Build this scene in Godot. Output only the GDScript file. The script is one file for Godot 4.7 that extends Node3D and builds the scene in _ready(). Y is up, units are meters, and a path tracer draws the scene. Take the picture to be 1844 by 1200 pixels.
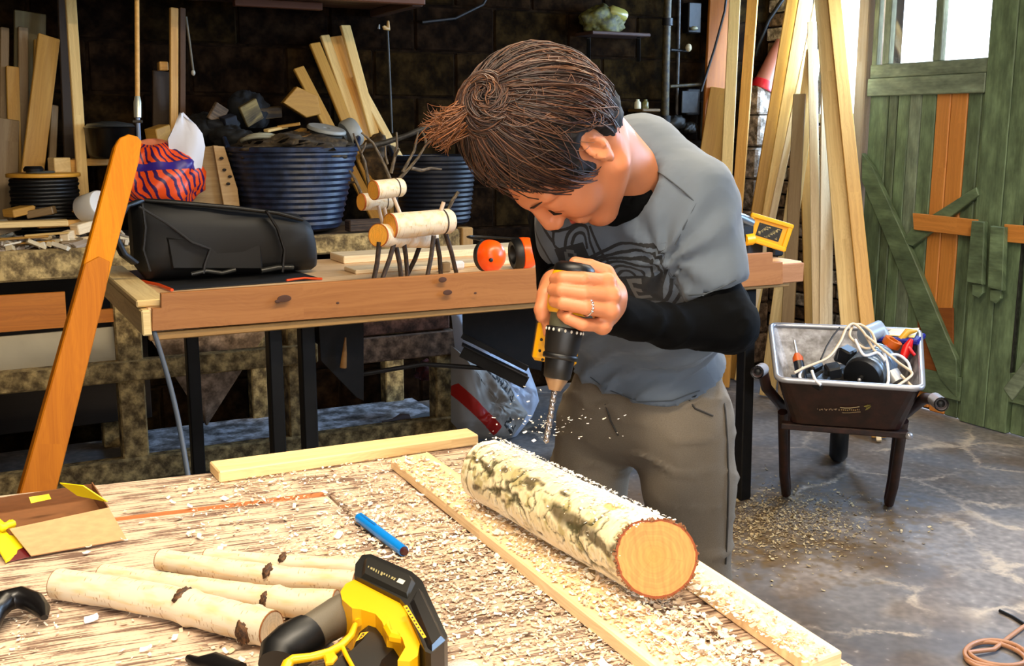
extends Node3D

const FOC := 1950.0          # focal length in pixels of the 1844 x 1200 frame
const EYE := Vector3(0, 1.42, 0)
var cam_basis := Basis.from_euler(Vector3(deg_to_rad(-10.7), deg_to_rad(-27.5), 0))
var rng := RandomNumberGenerator.new()
var mats := {}
var tex := {}
var root_nodes := []

# ---------------------------------------------------------------- mesh builder
class Mb:
	var v := PackedVector3Array()
	var n := PackedVector3Array()
	var uv := PackedVector2Array()
	var c := PackedColorArray()
	var ix := PackedInt32Array()
	var col := Color.WHITE
	var tint := false

	func vert(p: Vector3, nn: Vector3, u := Vector2.ZERO) -> int:
		v.append(p); n.append(nn); uv.append(u); c.append(col)
		return v.size() - 1

	func tri(i: int, j: int, k: int) -> void:
		var g := (v[j] - v[i]).cross(v[k] - v[i])
		if g.dot(n[i] + n[j] + n[k]) > 0.0:
			ix.append(i); ix.append(k); ix.append(j)
		else:
			ix.append(i); ix.append(j); ix.append(k)

	func quad(a: Vector3, b: Vector3, cc: Vector3, d: Vector3, out: Vector3, ua := Vector2.ZERO, ub := Vector2.ZERO, uc := Vector2.ZERO, ud := Vector2.ZERO) -> void:
		var nn := (cc - a).cross(d - b).normalized()
		if nn.dot(out) < 0.0: nn = -nn
		var i := vert(a, nn, ua)
		vert(b, nn, ub); vert(cc, nn, uc); vert(d, nn, ud)
		tri(i, i + 1, i + 2); tri(i, i + 2, i + 3)

	# P: eight corners, index x + 2y + 4z; x is the length (grain)
	func hexa(P: Array, b: float, uvo := Vector2.ZERO, us := 1.0) -> void:
		var L := [P[0].distance_to(P[1]), P[0].distance_to(P[2]), P[0].distance_to(P[4])]
		var mid := Vector3.ZERO
		for p in P: mid += p / 8.0
		var q := []
		for k in 8:
			var row := []
			for a in 3:
				var a1: int = (a + 1) % 3
				var a2: int = (a + 2) % 3
				var b1: float = minf(b, L[a1] * 0.3)
				var b2: float = minf(b, L[a2] * 0.3)
				row.append(P[k] + (P[k ^ (1 << a1)] - P[k]).normalized() * b1 + (P[k ^ (1 << a2)] - P[k]).normalized() * b2)
			q.append(row)
		var uvf := func(k: int, a: int) -> Vector2:
			var x: float = L[0] * (k & 1)
			var y: float = L[1] * ((k >> 1) & 1)
			var z: float = L[2] * ((k >> 2) & 1)
			return (uvo + (Vector2(z * 0.35, y) if a == 0 else Vector2(x, z) if a == 1 else Vector2(x, y + L[2]))) * us
		for a in 3:
			var a1: int = 1 << ((a + 1) % 3)
			var a2: int = 1 << ((a + 2) % 3)
			for s in 2:
				var k0: int = s << a
				var f := [k0, k0 | a1, k0 | a1 | a2, k0 | a2]
				quad(q[f[0]][a], q[f[1]][a], q[f[2]][a], q[f[3]][a], q[f[0]][a] + q[f[2]][a] - 2.0 * mid, uvf.call(f[0], a), uvf.call(f[1], a), uvf.call(f[2], a), uvf.call(f[3], a))
		if b <= 0.0: return
		for a in 3: # edges along a
			var b1: int = (a + 1) % 3
			var b2: int = (a + 2) % 3
			for s in 4:
				var k0: int = ((s & 1) << b1) | ((s >> 1) << b2)
				var k1: int = k0 | (1 << a)
				quad(q[k0][b1], q[k1][b1], q[k1][b2], q[k0][b2], P[k0] + P[k1] - 2.0 * mid, uvf.call(k0, b1), uvf.call(k1, b1), uvf.call(k1, b2), uvf.call(k0, b2))
		for k in 8:
			var nn: Vector3 = (P[k] - mid).normalized()
			var i := vert(q[k][0], nn, uvf.call(k, 1))
			vert(q[k][1], nn, uvf.call(k, 1)); vert(q[k][2], nn, uvf.call(k, 1))
			tri(i, i + 1, i + 2)

	func box(xf: Transform3D, s: Vector3, b := 0.002, uvo := Vector2.ZERO, us := 1.0) -> void:
		var P := []
		for k in 8:
			P.append(xf * Vector3((-0.5 if k & 1 == 0 else 0.5) * s.x, (-0.5 if k & 2 == 0 else 0.5) * s.y, (-0.5 if k & 4 == 0 else 0.5) * s.z))
		hexa(P, b, uvo, us)

	func beam(a: Vector3, e: Vector3, w: float, t: float, up := Vector3.UP, b := 0.002, uvo := Vector2.ZERO, us := 1.0) -> void:
		var x := (e - a).normalized()
		var z := x.cross(up).normalized()
		var y := z.cross(x)
		box(Transform3D(Basis(x, y, z), (a + e) * 0.5), Vector3(a.distance_to(e), t, w), b, uvo, us)

	func tube(p: Array, r, sides := 8, cap := true, vs := 1.0, squash := 1.0) -> void:
		var m := p.size()
		var nrm := Vector3.ZERO
		var t0: Vector3 = (p[1] - p[0]).normalized()
		nrm = t0.cross(Vector3.UP if absf(t0.y) < 0.9 else Vector3.RIGHT).normalized()
		var first := v.size()
		var along := 0.0
		for i in m:
			var t: Vector3 = (p[mini(i + 1, m - 1)] - p[maxi(i - 1, 0)]).normalized()
			nrm = (nrm - t * nrm.dot(t)).normalized()
			var bn := t.cross(nrm)
			var rr: float = r[i] if r is Array or r is PackedFloat32Array else r
			if i > 0: along += p[i].distance_to(p[i - 1])
			for s in sides + 1:
				var an := TAU * s / sides
				var d := nrm * cos(an) + bn * sin(an) * squash
				vert(p[i] + d * rr, d.normalized(), Vector2(float(s) / sides, along * vs))
		for i in m - 1:
			for s in sides:
				var k := first + i * (sides + 1) + s
				tri(k, k + 1, k + sides + 2); tri(k, k + sides + 2, k + sides + 1)
		if cap:
			for e in 2:
				var at: int = 0 if e == 0 else m - 1
				var nn: Vector3 = (p[0] - p[1]).normalized() if e == 0 else (p[m - 1] - p[m - 2]).normalized()
				var ce := vert(p[at], nn, Vector2(0.5, 0.5))
				var ring := first + at * (sides + 1)
				for s in sides + 1:
					vert(v[ring + s], nn, Vector2(0.5 + 0.5 * cos(TAU * s / sides), 0.5 + 0.5 * sin(TAU * s / sides)))
				for s in sides: tri(ce, ce + 1 + s, ce + 2 + s)

	func lathe(xf: Transform3D, pr: Array, segs := 32) -> void:
		var m := pr.size()
		var sn := []
		for i in m - 1:
			var d: Vector2 = (pr[i + 1] - pr[i]).normalized()
			sn.append(Vector2(d.y, -d.x))
		var along := 0.0
		for i in m - 1:
			var na: Vector2 = sn[i]
			var nb: Vector2 = sn[i]
			if i > 0 and sn[i - 1].dot(sn[i]) > 0.7: na = (sn[i - 1] + sn[i]).normalized()
			if i < m - 2 and sn[i + 1].dot(sn[i]) > 0.7: nb = (sn[i + 1] + sn[i]).normalized()
			var ln: float = pr[i].distance_to(pr[i + 1])
			var f := v.size()
			for s in segs + 1:
				var an := TAU * s / segs
				var cs := cos(an)
				var si := sin(an)
				vert(xf * Vector3(pr[i].x * cs, pr[i].y, pr[i].x * si), (xf.basis * Vector3(na.x * cs, na.y, na.x * si)).normalized(), Vector2(float(s) / segs, along))
				vert(xf * Vector3(pr[i + 1].x * cs, pr[i + 1].y, pr[i + 1].x * si), (xf.basis * Vector3(nb.x * cs, nb.y, nb.x * si)).normalized(), Vector2(float(s) / segs, along + ln))
			along += ln
			for s in segs:
				var k := f + s * 2
				tri(k, k + 1, k + 3); tri(k, k + 3, k + 2)

	func extrude(poly: PackedVector2Array, xf: Transform3D, depth: float, b := 0.002, uvs := 1.0) -> void:
		var m := poly.size()
		if Geometry2D.is_polygon_clockwise(poly): poly.reverse()
		var inner := PackedVector2Array()
		for i in m:
			var e0 := (poly[i] - poly[(i + m - 1) % m]).normalized()
			var e1 := (poly[(i + 1) % m] - poly[i]).normalized()
			var bi := (Vector2(e0.y, -e0.x) + Vector2(e1.y, -e1.x)).normalized()
			if bi == Vector2.ZERO or not bi.is_finite(): bi = Vector2(e0.y, -e0.x)
			# outward sign is settled by testing
			inner.append(poly[i] - bi * b)
		if b > 0.0 and _area(inner) > _area(poly):
			for i in m: inner[i] = 2.0 * poly[i] - inner[i]
		var ti := Geometry2D.triangulate_polygon(inner)
		if ti.is_empty():
			inner = poly.duplicate()
			ti = Geometry2D.triangulate_polygon(poly)
		for s in [-1.0, 1.0]:
			var nn: Vector3 = (xf.basis * Vector3(0, 0, s)).normalized()
			var f := v.size()
			for q in inner: vert(xf * Vector3(q.x, q.y, s * depth * 0.5), nn, q * uvs)
			for t in range(0, ti.size(), 3): tri(f + ti[t], f + ti[t + 1], f + ti[t + 2])
		var ctr := Vector2.ZERO
		for q in poly: ctr += q / m
		var zz := [-depth * 0.5, -depth * 0.5 + b, depth * 0.5 - b, depth * 0.5]
		var rings := [inner, poly, poly, inner]
		for r in 3:
			if b <= 0.0 and r != 1: continue
			for i in m:
				var j := (i + 1) % m
				var e: Vector2 = (poly[j] - poly[i]).normalized()
				var o := Vector2(e.y, -e.x)
				if Geometry2D.is_point_in_polygon((poly[i] + poly[j]) * 0.5 + o * 0.0005, poly): o = -o
				quad(xf * Vector3(rings[r][i].x, rings[r][i].y, zz[r]), xf * Vector3(rings[r][j].x, rings[r][j].y, zz[r]), xf * Vector3(rings[r + 1][j].x, rings[r + 1][j].y, zz[r + 1]), xf * Vector3(rings[r + 1][i].x, rings[r + 1][i].y, zz[r + 1]), xf.basis * Vector3(o.x, o.y, (-1.0 if r == 0 else 1.0 if r == 2 else 0.0)), poly[i] * uvs, poly[j] * uvs, poly[j] * uvs + Vector2(0, depth), poly[i] * uvs + Vector2(0, depth))

	static func _area(p: PackedVector2Array) -> float:
		var a := 0.0
		for i in p.size():
			var q := p[(i + 1) % p.size()]
			a += p[i].x * q.y - q.x * p[i].y
		return absf(a)

	func ell(xf: Transform3D, seg := 16, rings := 10) -> void:
		var f := v.size()
		var nb := xf.basis.inverse().transposed()
		for i in rings + 1:
			var th := PI * i / rings
			for s in seg + 1:
				var an := TAU * s / seg
				var d := Vector3(sin(th) * cos(an), cos(th), sin(th) * sin(an))
				vert(xf * d, (nb * d).normalized(), Vector2(float(s) / seg, float(i) / rings))
		for i in rings:
			for s in seg:
				var k := f + i * (seg + 1) + s
				if i > 0: tri(k, k + 1, k + seg + 2)
				if i < rings - 1: tri(k, k + seg + 2, k + seg + 1)

	# closed loft through equal-length rings of points
	func loft(rings: Array, closed := true, caps := true) -> void:
		var m: int = rings[0].size()
		var f := v.size()
		for i in rings.size():
			for s in m + (1 if closed else 0):
				var a: Vector3 = rings[i][(s + 1) % m] - rings[i][(s + m - 1) % m] if closed else rings[i][mini(s + 1, m - 1)] - rings[i][maxi(s - 1, 0)]
				var b: Vector3 = rings[mini(i + 1, rings.size() - 1)][s % m] - rings[maxi(i - 1, 0)][s % m]
				vert(rings[i][s % m], a.cross(b).normalized(), Vector2(float(s) / m, float(i) / rings.size()))
		var w := m + (1 if closed else 0)
		for i in rings.size() - 1:
			for s in w - 1:
				var k := f + i * w + s
				tri(k, k + 1, k + w + 1); tri(k, k + w + 1, k + w)
		if caps and closed:
			for e in [0, rings.size() - 1]:
				var ctr := Vector3.ZERO
				for q in rings[e]: ctr += q / m
				var inn := Vector3.ZERO
				for q in rings[1 if e == 0 else e - 1]: inn += q / m
				var nn := (ctr - inn).normalized()
				var ce := vert(ctr, nn, Vector2(0.5, 0.5))
				for s in m + 1: vert(rings[e][s % m], nn, Vector2(0.5 + 0.5 * cos(TAU * s / m), 0.5 + 0.5 * sin(TAU * s / m)))
				for s in m: tri(ce, ce + 1 + s, ce + 2 + s)

	# thin sheet with thickness from a grid of points [row][col]
	func sheet(g: Array, th: float) -> void:
		var R := g.size()
		var K: int = g[0].size()
		var nr := []
		for i in R:
			var row := []
			for j in K:
				var a: Vector3 = g[i][mini(j + 1, K - 1)] - g[i][maxi(j - 1, 0)]
				var b: Vector3 = g[mini(i + 1, R - 1)][j] - g[maxi(i - 1, 0)][j]
				row.append(a.cross(b).normalized())
			nr.append(row)
		for s in [1.0, -1.0]:
			var f := v.size()
			for i in R:
				for j in K: vert(g[i][j] + nr[i][j] * (s * th * 0.5), nr[i][j] * s, Vector2(float(j) / (K - 1), float(i) / (R - 1)))
			for i in R - 1:
				for j in K - 1:
					var k := f + i * K + j
					tri(k, k + 1, k + K + 1); tri(k, k + K + 1, k + K)
		var rim := []
		for j in K: rim.append([0, j])
		for i in range(1, R): rim.append([i, K - 1])
		for j in range(K - 2, -1, -1): rim.append([R - 1, j])
		for i in range(R - 2, 0, -1): rim.append([i, 0])
		var ctr: Vector3 = g[R / 2][K / 2]
		for i in rim.size():
			var p: Array = rim[i]
			var q: Array = rim[(i + 1) % rim.size()]
			var A: Vector3 = g[p[0]][p[1]]
			var B: Vector3 = g[q[0]][q[1]]
			var na: Vector3 = nr[p[0]][p[1]] * th * 0.5
			var nb2: Vector3 = nr[q[0]][q[1]] * th * 0.5
			quad(A + na, B + nb2, B - nb2, A - na, (A + B) * 0.5 - ctr)

	func mesh() -> ArrayMesh:
		var a := []
		a.resize(Mesh.ARRAY_MAX)
		a[Mesh.ARRAY_VERTEX] = v; a[Mesh.ARRAY_NORMAL] = n; a[Mesh.ARRAY_TEX_UV] = uv
		if tint: a[Mesh.ARRAY_COLOR] = c
		a[Mesh.ARRAY_INDEX] = ix
		var m := ArrayMesh.new()
		m.add_surface_from_arrays(Mesh.PRIMITIVE_TRIANGLES, a)
		return m

# ---------------------------------------------------------------- places
func C(px: float, py: float, z: float) -> Vector3:      # a point of the photographed place, z metres out along the lens axis
	return EYE + cam_basis * Vector3((px - 922.0) / FOC * z, (600.0 - py) / FOC * z, -z)
func ray(px: float, py: float) -> Vector3:
	return cam_basis * Vector3((px - 922.0) / FOC, (600.0 - py) / FOC, -1.0)
func HH(px: float, py: float, h: float) -> Vector3:      # on a level plane
	var d := ray(px, py)
	return EYE + d * ((h - EYE.y) / d.y)
func ZZ(px: float, py: float, z: float) -> Vector3:      # on a plane parallel to the back wall
	var d := ray(px, py)
	return EYE + d * ((z - EYE.z) / d.z)
func XX(px: float, py: float, x: float) -> Vector3:      # on a plane parallel to the right-hand wall
	var d := ray(px, py)
	return EYE + d * ((x - EYE.x) / d.x)

# ---------------------------------------------------------------- nodes
func base(called: String, label: String, category: String, group := "") -> Node3D:
	var o := Node3D.new()
	o.name = numbered(called)
	tag(o, label, category, group)
	add_child(o, true)
	root_nodes.append(o)
	return o

var used := {}
func numbered(b: String) -> String:
	var k: int = used.get(b, -1) + 1
	used[b] = k
	return b if k == 0 else "%s_%03d" % [b, k]

func tag(o: Node, label: String, category: String, group := "") -> void:
	o.set_meta("label", label)
	o.set_meta("category", category)
	if group: o.set_meta("group", group)

func part(called: String, mb: Mb, m: Material, parent: Node3D = self, label := "") -> MeshInstance3D:
	var lo := mb.v[0]
	var hi := lo
	for p in mb.v:
		lo = lo.min(p); hi = hi.max(p)
	var o3 := Vector3((lo.x + hi.x) * 0.5, lo.y, (lo.z + hi.z) * 0.5)
	for i in mb.v.size(): mb.v[i] -= o3
	var o := MeshInstance3D.new()
	o.mesh = mb.mesh()
	o.material_override = m
	o.name = numbered(called) if parent == self else called
	parent.add_child(o, true)
	var at := Vector3.ZERO
	var q: Node3D = parent
	while q != self:
		at += q.position
		q = q.get_parent()
	o.position = o3 - at
	if label: o.set_meta("label", label)
	return o

func one(called: String, mb: Mb, m: Material, label: String, category: String, group := "") -> MeshInstance3D:
	var o := part(called, mb, m)
	tag(o, label, category, group)
	return o

func struct(called: String, mb: Mb, m: Material, parent: Node3D = self) -> MeshInstance3D:
	var o := part(called, mb, m, parent)
	if parent == self: o.set_meta("kind", "structure")
	return o

func settle() -> void:      # put each thing's own origin at its base
	for o in root_nodes:
		var lo := Vector3(1e9, 1e9, 1e9)
		var hi := -lo
		for ch in o.get_children():
			if not ch is MeshInstance3D: continue
			var bb: AABB = ch.mesh.get_aabb()
			lo = lo.min(ch.position + bb.position); hi = hi.max(ch.position + bb.end)
		if lo.x > 1e8: continue
		var b := Vector3((lo.x + hi.x) * 0.5, lo.y, (lo.z + hi.z) * 0.5)
		o.position += b
		for ch in o.get_children(): ch.position -= b

# ---------------------------------------------------------------- materials
func mat(called: String, color: Color, rough := 0.7, opts := {}) -> StandardMaterial3D:
	if mats.has(called): return mats[called]
	var m := StandardMaterial3D.new()
	m.resource_name = called
	m.albedo_color = color
	m.roughness = rough
	for k in opts: m.set(k, opts[k])
	if opts.has("heightmap_texture"): m.heightmap_enabled = true
	mats[called] = m
	return m

func noise_img(w: int, h: int, sd: int, freq: float, oct := 4, type := FastNoiseLite.TYPE_SIMPLEX_SMOOTH) -> Image:
	var f := FastNoiseLite.new()
	f.noise_type = type
	f.seed = sd; f.frequency = freq; f.fractal_octaves = oct
	return f.get_seamless_image(w, h)

func fnl(sd: int, freq: float, oct := 3) -> FastNoiseLite:
	var f := FastNoiseLite.new()
	f.noise_type = FastNoiseLite.TYPE_SIMPLEX_SMOOTH
	f.seed = sd; f.frequency = freq; f.fractal_octaves = oct
	return f

func paint(w: int, h: int, fn: Callable) -> ImageTexture:
	var d := PackedByteArray()
	d.resize(w * h * 3)
	var i := 0
	for y in h:
		for x in w:
			var c: Color = fn.call(x, y)
			d[i] = clampi(int(c.r * 255.0), 0, 255); d[i + 1] = clampi(int(c.g * 255.0), 0, 255); d[i + 2] = clampi(int(c.b * 255.0), 0, 255)
			i += 3
	return ImageTexture.create_from_image(Image.create_from_data(w, h, false, Image.FORMAT_RGB8, d))

func make_textures() -> void:
	# straight-grained timber, the grain along u
	var a := noise_img(512, 512, 3, 0.012, 4)
	var b := noise_img(512, 512, 9, 0.006, 2)
	var fine := fnl(5, 1.0, 2)
	tex.wood = paint(512, 512, func(x: int, y: int):
		var wob: float = (b.get_pixel(x, y).r - 0.5) * 90.0
		var r: float = a.get_pixel((x / 8 + 64) % 512, (y * 2 + int(wob) + 1024) % 512).r
		var f: float = a.get_pixel((x / 3) % 512, (y * 11 + int(wob)) & 511).r
		var k := clampf(0.66 + 0.5 * (r - 0.5) * 1.4 + 0.35 * (f - 0.5), 0.0, 1.0)
		var ring := 0.5 + 0.5 * sin(y * 0.18 + wob * 0.55 + r * 5.0)
		k = clampf(k - 0.13 * ring + 0.2, 0.0, 1.0)
		return Color(0.82 + 0.18 * k, 0.76 + 0.24 * k, 0.68 + 0.32 * k))
	tex.wood_old = paint(512, 512, func(x: int, y: int):
		var wob: float = (b.get_pixel(x, y).r - 0.5) * 60.0
		var r: float = a.get_pixel((x / 6 + 14) % 512, (y * 3 + int(wob) + 1024) % 512).r
		var f: float = a.get_pixel((x / 2) % 512, (y * 13 + int(wob)) & 511).r
		var g: float = a.get_pixel((x * 2) % 512, (y * 2) % 512).r
		var k := clampf(0.55 + 1.1 * (r - 0.5) + 0.7 * (f - 0.5) + 0.5 * (g - 0.5), 0.0, 1.0)
		return Color(0.36 + 0.64 * k, 0.34 + 0.66 * k, 0.30 + 0.68 * k))
	var g0 := noise_img(512, 512, 21, 0.01, 5)
	var g1 := noise_img(512, 512, 27, 0.045, 3)
	tex.grime = paint(512, 512, func(x: int, y: int):
		var k: float = clampf(0.5 + 1.5 * (g0.get_pixel(x, y).r - 0.5) + 0.5 * (g1.get_pixel(x, y).r - 0.5), 0.0, 1.0)
		return Color(0.45 + 0.55 * k, 0.43 + 0.57 * k, 0.40 + 0.6 * k))
	tex.paint = paint(256, 256, func(x: int, y: int):
		var k: float = 0.80 + 0.35 * (g0.get_pixel(x * 2, y * 2).r - 0.5) + 0.14 * (a.get_pixel((x / 3) % 512, (y * 9) % 512).r - 0.5) + 0.12 * (g1.get_pixel(x * 2, y * 2).r - 0.5)
		return Color(k * 1.02, k, k * 0.97))
	tex.cloth = paint(256, 256, func(x: int, y: int):
		var k: float = 0.85 + 0.15 * sin(x * PI / 2.0) * sin(y * PI / 2.0)
		k *= 0.9 + 0.2 * (g1.get_pixel(x * 2, y * 2).r)
		return Color(k, k, k))
	tex.paper = paint(256, 256, func(x: int, y: int):
		var k: float = 0.9 + 0.1 * g0.get_pixel(x * 2, y * 2).r
		return Color(k, k, k * 0.98))

func wood(called: String, color: Color, rough := 0.62, old := false) -> StandardMaterial3D:
	return mat(called, color, rough, {"albedo_texture": tex.wood_old if old else tex.wood, "uv1_scale": Vector3(1.1, 4.0, 1), "heightmap_texture": tex.wood_old if old else tex.wood, "heightmap_scale": 0.12 if old else 0.04})

func grimy(called: String, color: Color, rough := 0.7, scale := 2.0, opts := {}) -> StandardMaterial3D:
	var o := {"albedo_texture": tex.grime, "uv1_triplanar": true, "uv1_world_triplanar": true, "uv1_scale": Vector3.ONE * scale}
	o.merge(opts, true)
	return mat(called, color, rough, o)

func rv(s := 1.0) -> Vector3:
	return Vector3(rng.randf_range(-s, s), rng.randf_range(-s, s), rng.randf_range(-s, s))
func ruv() -> Vector2:
	return Vector2(rng.randf() * 5.0, rng.randf() * 5.0)
func lin(h: String) -> Color:
	return Color(h).srgb_to_linear()

# ---------------------------------------------------------------- shapes traced on a plane of the room
func slab(pts: Array, axis: String, at: float, th: float, b := 0.002, mb: Mb = null) -> Mb:
	if mb == null: mb = Mb.new()
	var poly := PackedVector2Array()
	for p in pts:
		if axis == "z":
			var w := ZZ(p.x, p.y, at)
			poly.append(Vector2(w.x, w.y))
		elif axis == "x":
			var w := XX(p.x, p.y, at)
			poly.append(Vector2(-w.z, w.y))
		else:
			var w := HH(p.x, p.y, at)
			poly.append(Vector2(w.x, -w.z))
	var xf := Transform3D(Basis(), Vector3(0, 0, at - th * 0.5))
	if axis == "x": xf = Transform3D(Basis(Vector3(0, 0, -1), Vector3(0, 1, 0), Vector3(1, 0, 0)), Vector3(at + th * 0.5, 0, 0))
	elif axis == "y": xf = Transform3D(Basis(Vector3(1, 0, 0), Vector3(0, 0, -1), Vector3(0, 1, 0)), Vector3(0, at - th * 0.5, 0))
	mb.extrude(poly, xf, th, b)
	return mb

func bx(lo: Vector3, hi: Vector3, b := 0.003, mb: Mb = null) -> Mb:      # an upright box by two corners, grain along its longest level side
	if mb == null: mb = Mb.new()
	var s := hi - lo
	var c := (lo + hi) * 0.5
	if s.x >= s.z and s.x >= s.y: mb.box(Transform3D(Basis(), c), s, b, ruv())
	elif s.z >= s.y: mb.box(Transform3D(Basis(Vector3(0, 0, 1), Vector3(0, 1, 0), Vector3(-1, 0, 0)), c), Vector3(s.z, s.y, s.x), b, ruv())
	else: mb.box(Transform3D(Basis(Vector3(0, 1, 0), Vector3(-1, 0, 0), Vector3(0, 0, 1)), c), Vector3(s.y, s.x, s.z), b, ruv())
	return mb

func topquad(c: Array, h: float, th: float, b := 0.002) -> Mb:      # a board lying level: pixel corners (near-left, far-left, far-right, near-right order round), top at h
	var mb := Mb.new()
	var q := []
	for p in c: q.append(HH(p.x, p.y, h))
	var d := Vector3(0, -th, 0)
	# x runs from c[0] to c[1]
	mb.hexa([q[0] + d, q[1] + d, q[0], q[1], q[3] + d, q[2] + d, q[3], q[2]], b, ruv())
	return mb

func build_structure() -> void:
	var blockm := []
	for k in 4: blockm.append(grimy("block_%d" % k, [Color(0.16, 0.105, 0.05), Color(0.18, 0.125, 0.055), Color(0.14, 0.092, 0.048), Color(0.17, 0.12, 0.045)][k], 0.95, 1.7, {"metallic_specular": 0.15, "heightmap_texture": tex.grime, "heightmap_scale": 0.3}))
	var mortar := grimy("mortar", Color(0.14, 0.095, 0.05), 0.95, 2.3, {"metallic_specular": 0.15})
	var plaster := grimy("plaster", Color(0.30, 0.26, 0.21), 0.9, 0.9)
	# floor
	var cr := fnl(77, 0.012, 3)
	var cr2 := fnl(78, 0.05, 3)
	var fg := noise_img(512, 512, 31, 0.006, 4)
	var fg2 := noise_img(512, 512, 33, 0.12, 2)
	var cells := FastNoiseLite.new()
	cells.noise_type = FastNoiseLite.TYPE_CELLULAR
	cells.cellular_return_type = FastNoiseLite.RETURN_DISTANCE2_SUB
	cells.fractal_type = FastNoiseLite.FRACTAL_NONE
	cells.frequency = 0.011
	cells.seed = 5
	cells.domain_warp_enabled = true
	cells.domain_warp_amplitude = 34.0
	cells.domain_warp_frequency = 0.02
	tex.floor = paint(1024, 1024, func(x: int, y: int):      # 5 m square; u = X/5, v = -Z/5
		var g: float = fg.get_pixel(x / 2, y / 2).r
		var f: float = fg2.get_pixel(x & 511, y & 511).r
		var k := 0.44 + 0.30 * (g - 0.5) + 0.16 * (f - 0.5)
		var col := Color(k * 1.05, k * 0.98, k * 0.93)
		var warm := clampf((cr.get_noise_2d(x * 0.7, y * 0.7) - 0.0) * 2.0, 0.0, 1.0)
		col = col.lerp(Color(0.30, 0.22, 0.15), warm * 0.45)
		var cool := clampf(cr2.get_noise_2d(x * 0.2 + 300, y * 0.2) * 3.0, 0.0, 1.0)
		col = col.lerp(Color(0.36, 0.38, 0.42), cool * 0.4)
		var e: float = cells.get_noise_2d(x, y) + 1.0
		var mask := clampf(0.6 + 1.5 * cr.get_noise_2d(x * 0.8 + 900, y * 0.8), 0.0, 1.0)
		if e < 0.085: col = col.lerp(Color(0.80, 0.72, 0.62), (1.0 - e / 0.085) * mask * 0.8)
		# sawdust swept up beside the table
		var dx := (x - 512) / 1024.0 * 5.0 + 2.5
		var dz := y / 1024.0 * 5.0
		var s := clampf(1.15 - Vector2(dx - 2.60, (dz - 2.90) * 1.3).length() / 0.55 + 0.9 * cr2.get_noise_2d(x * 1.2, y * 1.2), 0.0, 1.0)
		col = col.lerp(Color(0.50, 0.38, 0.20).lerp(Color(0.22, 0.15, 0.07), f), s * 0.8)
		if f > 0.86: col = col.lerp(Color(0.7, 0.66, 0.6), 0.5)
		return col)
	var fm := mat("concrete", Color(1, 1, 1), 0.55, {"albedo_texture": tex.floor, "uv1_scale": Vector3(0.2, 0.2, 1), "heightmap_texture": tex.grime, "heightmap_scale": 0.25})
	var mb := Mb.new()
	mb.quad(Vector3(-2.7, 0, 1.7), Vector3(4.42, 0, 1.7), Vector3(4.42, 0, -5.3), Vector3(-2.7, 0, -5.3), Vector3.UP, Vector2(-2.7, -1.7), Vector2(4.42, -1.7), Vector2(4.42, 5.3), Vector2(-2.7, 5.3))
	mb.box(Transform3D(Basis(), Vector3(0.86, -0.1, -1.8)), Vector3(7.12, 0.19, 7.0), 0.0)
	struct("floor", mb, fm)
	# back wall of concrete blocks
	mb = bx(Vector3(-2.7, 0, -5.35), Vector3(4.5, 2.95, -5.165), 0.0)
	var wb := struct("wall_back", mb, mortar)
	for r in 13:
		var y0 := 0.0 + r * 0.225
		var x0 := -2.7 - (0.22 if r % 2 else 0.0)
		while x0 < 4.4:
			var lo := maxf(x0 + 0.004, -2.7)
			var hi := minf(x0 + 0.436, 4.4)
			if hi - lo > 0.05:
				var z := -5.157 + rng.randf_range(-0.004, 0.004)
				part("block", bx(Vector3(lo, y0 + 0.004, -5.2), Vector3(hi, minf(y0 + 0.221, 2.95), z), 0.008), blockm[rng.randi() % 4], wb)
			x0 += 0.44
	# right-hand wall: below and round the window, up to the doorway
	mb = Mb.new()
	bx(Vector3(4.40, 0, -5.3), Vector3(4.60, 1.45, -4.33), 0.0, mb)
	bx(Vector3(4.40, 1.45, -5.3), Vector3(4.60, 2.95, -4.92), 0.0, mb)
	bx(Vector3(4.40, 2.45, -4.92), Vector3(4.60, 2.95, -2.3), 0.0, mb)
	bx(Vector3(4.40, 1.45, -4.40), Vector3(4.60, 2.45, -4.33), 0.0, mb)
	bx(Vector3(4.40, 0, -2.4), Vector3(4.60, 2.95, -1.9), 0.0, mb)
	bx(Vector3(4.40, 0, -1.9), Vector3(4.60, 1.3, -0.7), 0.0, mb)
	bx(Vector3(4.40, 2.35, -1.9), Vector3(4.60, 2.95, -0.7), 0.0, mb)
	bx(Vector3(4.40, 0, -0.7), Vector3(4.60, 2.95, 1.7), 0.0, mb)
	var wr := struct("wall_right", mb, mortar)
	var stone := []
	for k in 3: stone.append(grimy("stone_%d" % k, [Color(0.86, 0.80, 0.74), Color(0.60, 0.48, 0.37), Color(0.46, 0.35, 0.26)][k], 0.9, 3.0, {"heightmap_texture": tex.grime, "heightmap_scale": 0.8}))
	for r in 18:
		var y0 := r * 0.08
		var z := -5.14 + (0.11 if r % 2 else 0.0)
		while z < -4.36:
			var z1 := minf(z + 0.212, -4.345)
			var hi := XX(1400, 200, 4.36)
			part("brick", bx(Vector3(4.365 + rng.randf_range(-0.006, 0.006), y0 + 0.005, z + 0.005), Vector3(4.42, y0 + 0.075, z1 - 0.005), 0.006), stone[rng.randi() % 3], wr)
			z += 0.222
	var pier := struct("trim_2", bx(Vector3(4.22, 0, -5.15), Vector3(4.40, 0.02, -5.02), 0.002), mortar)
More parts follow.
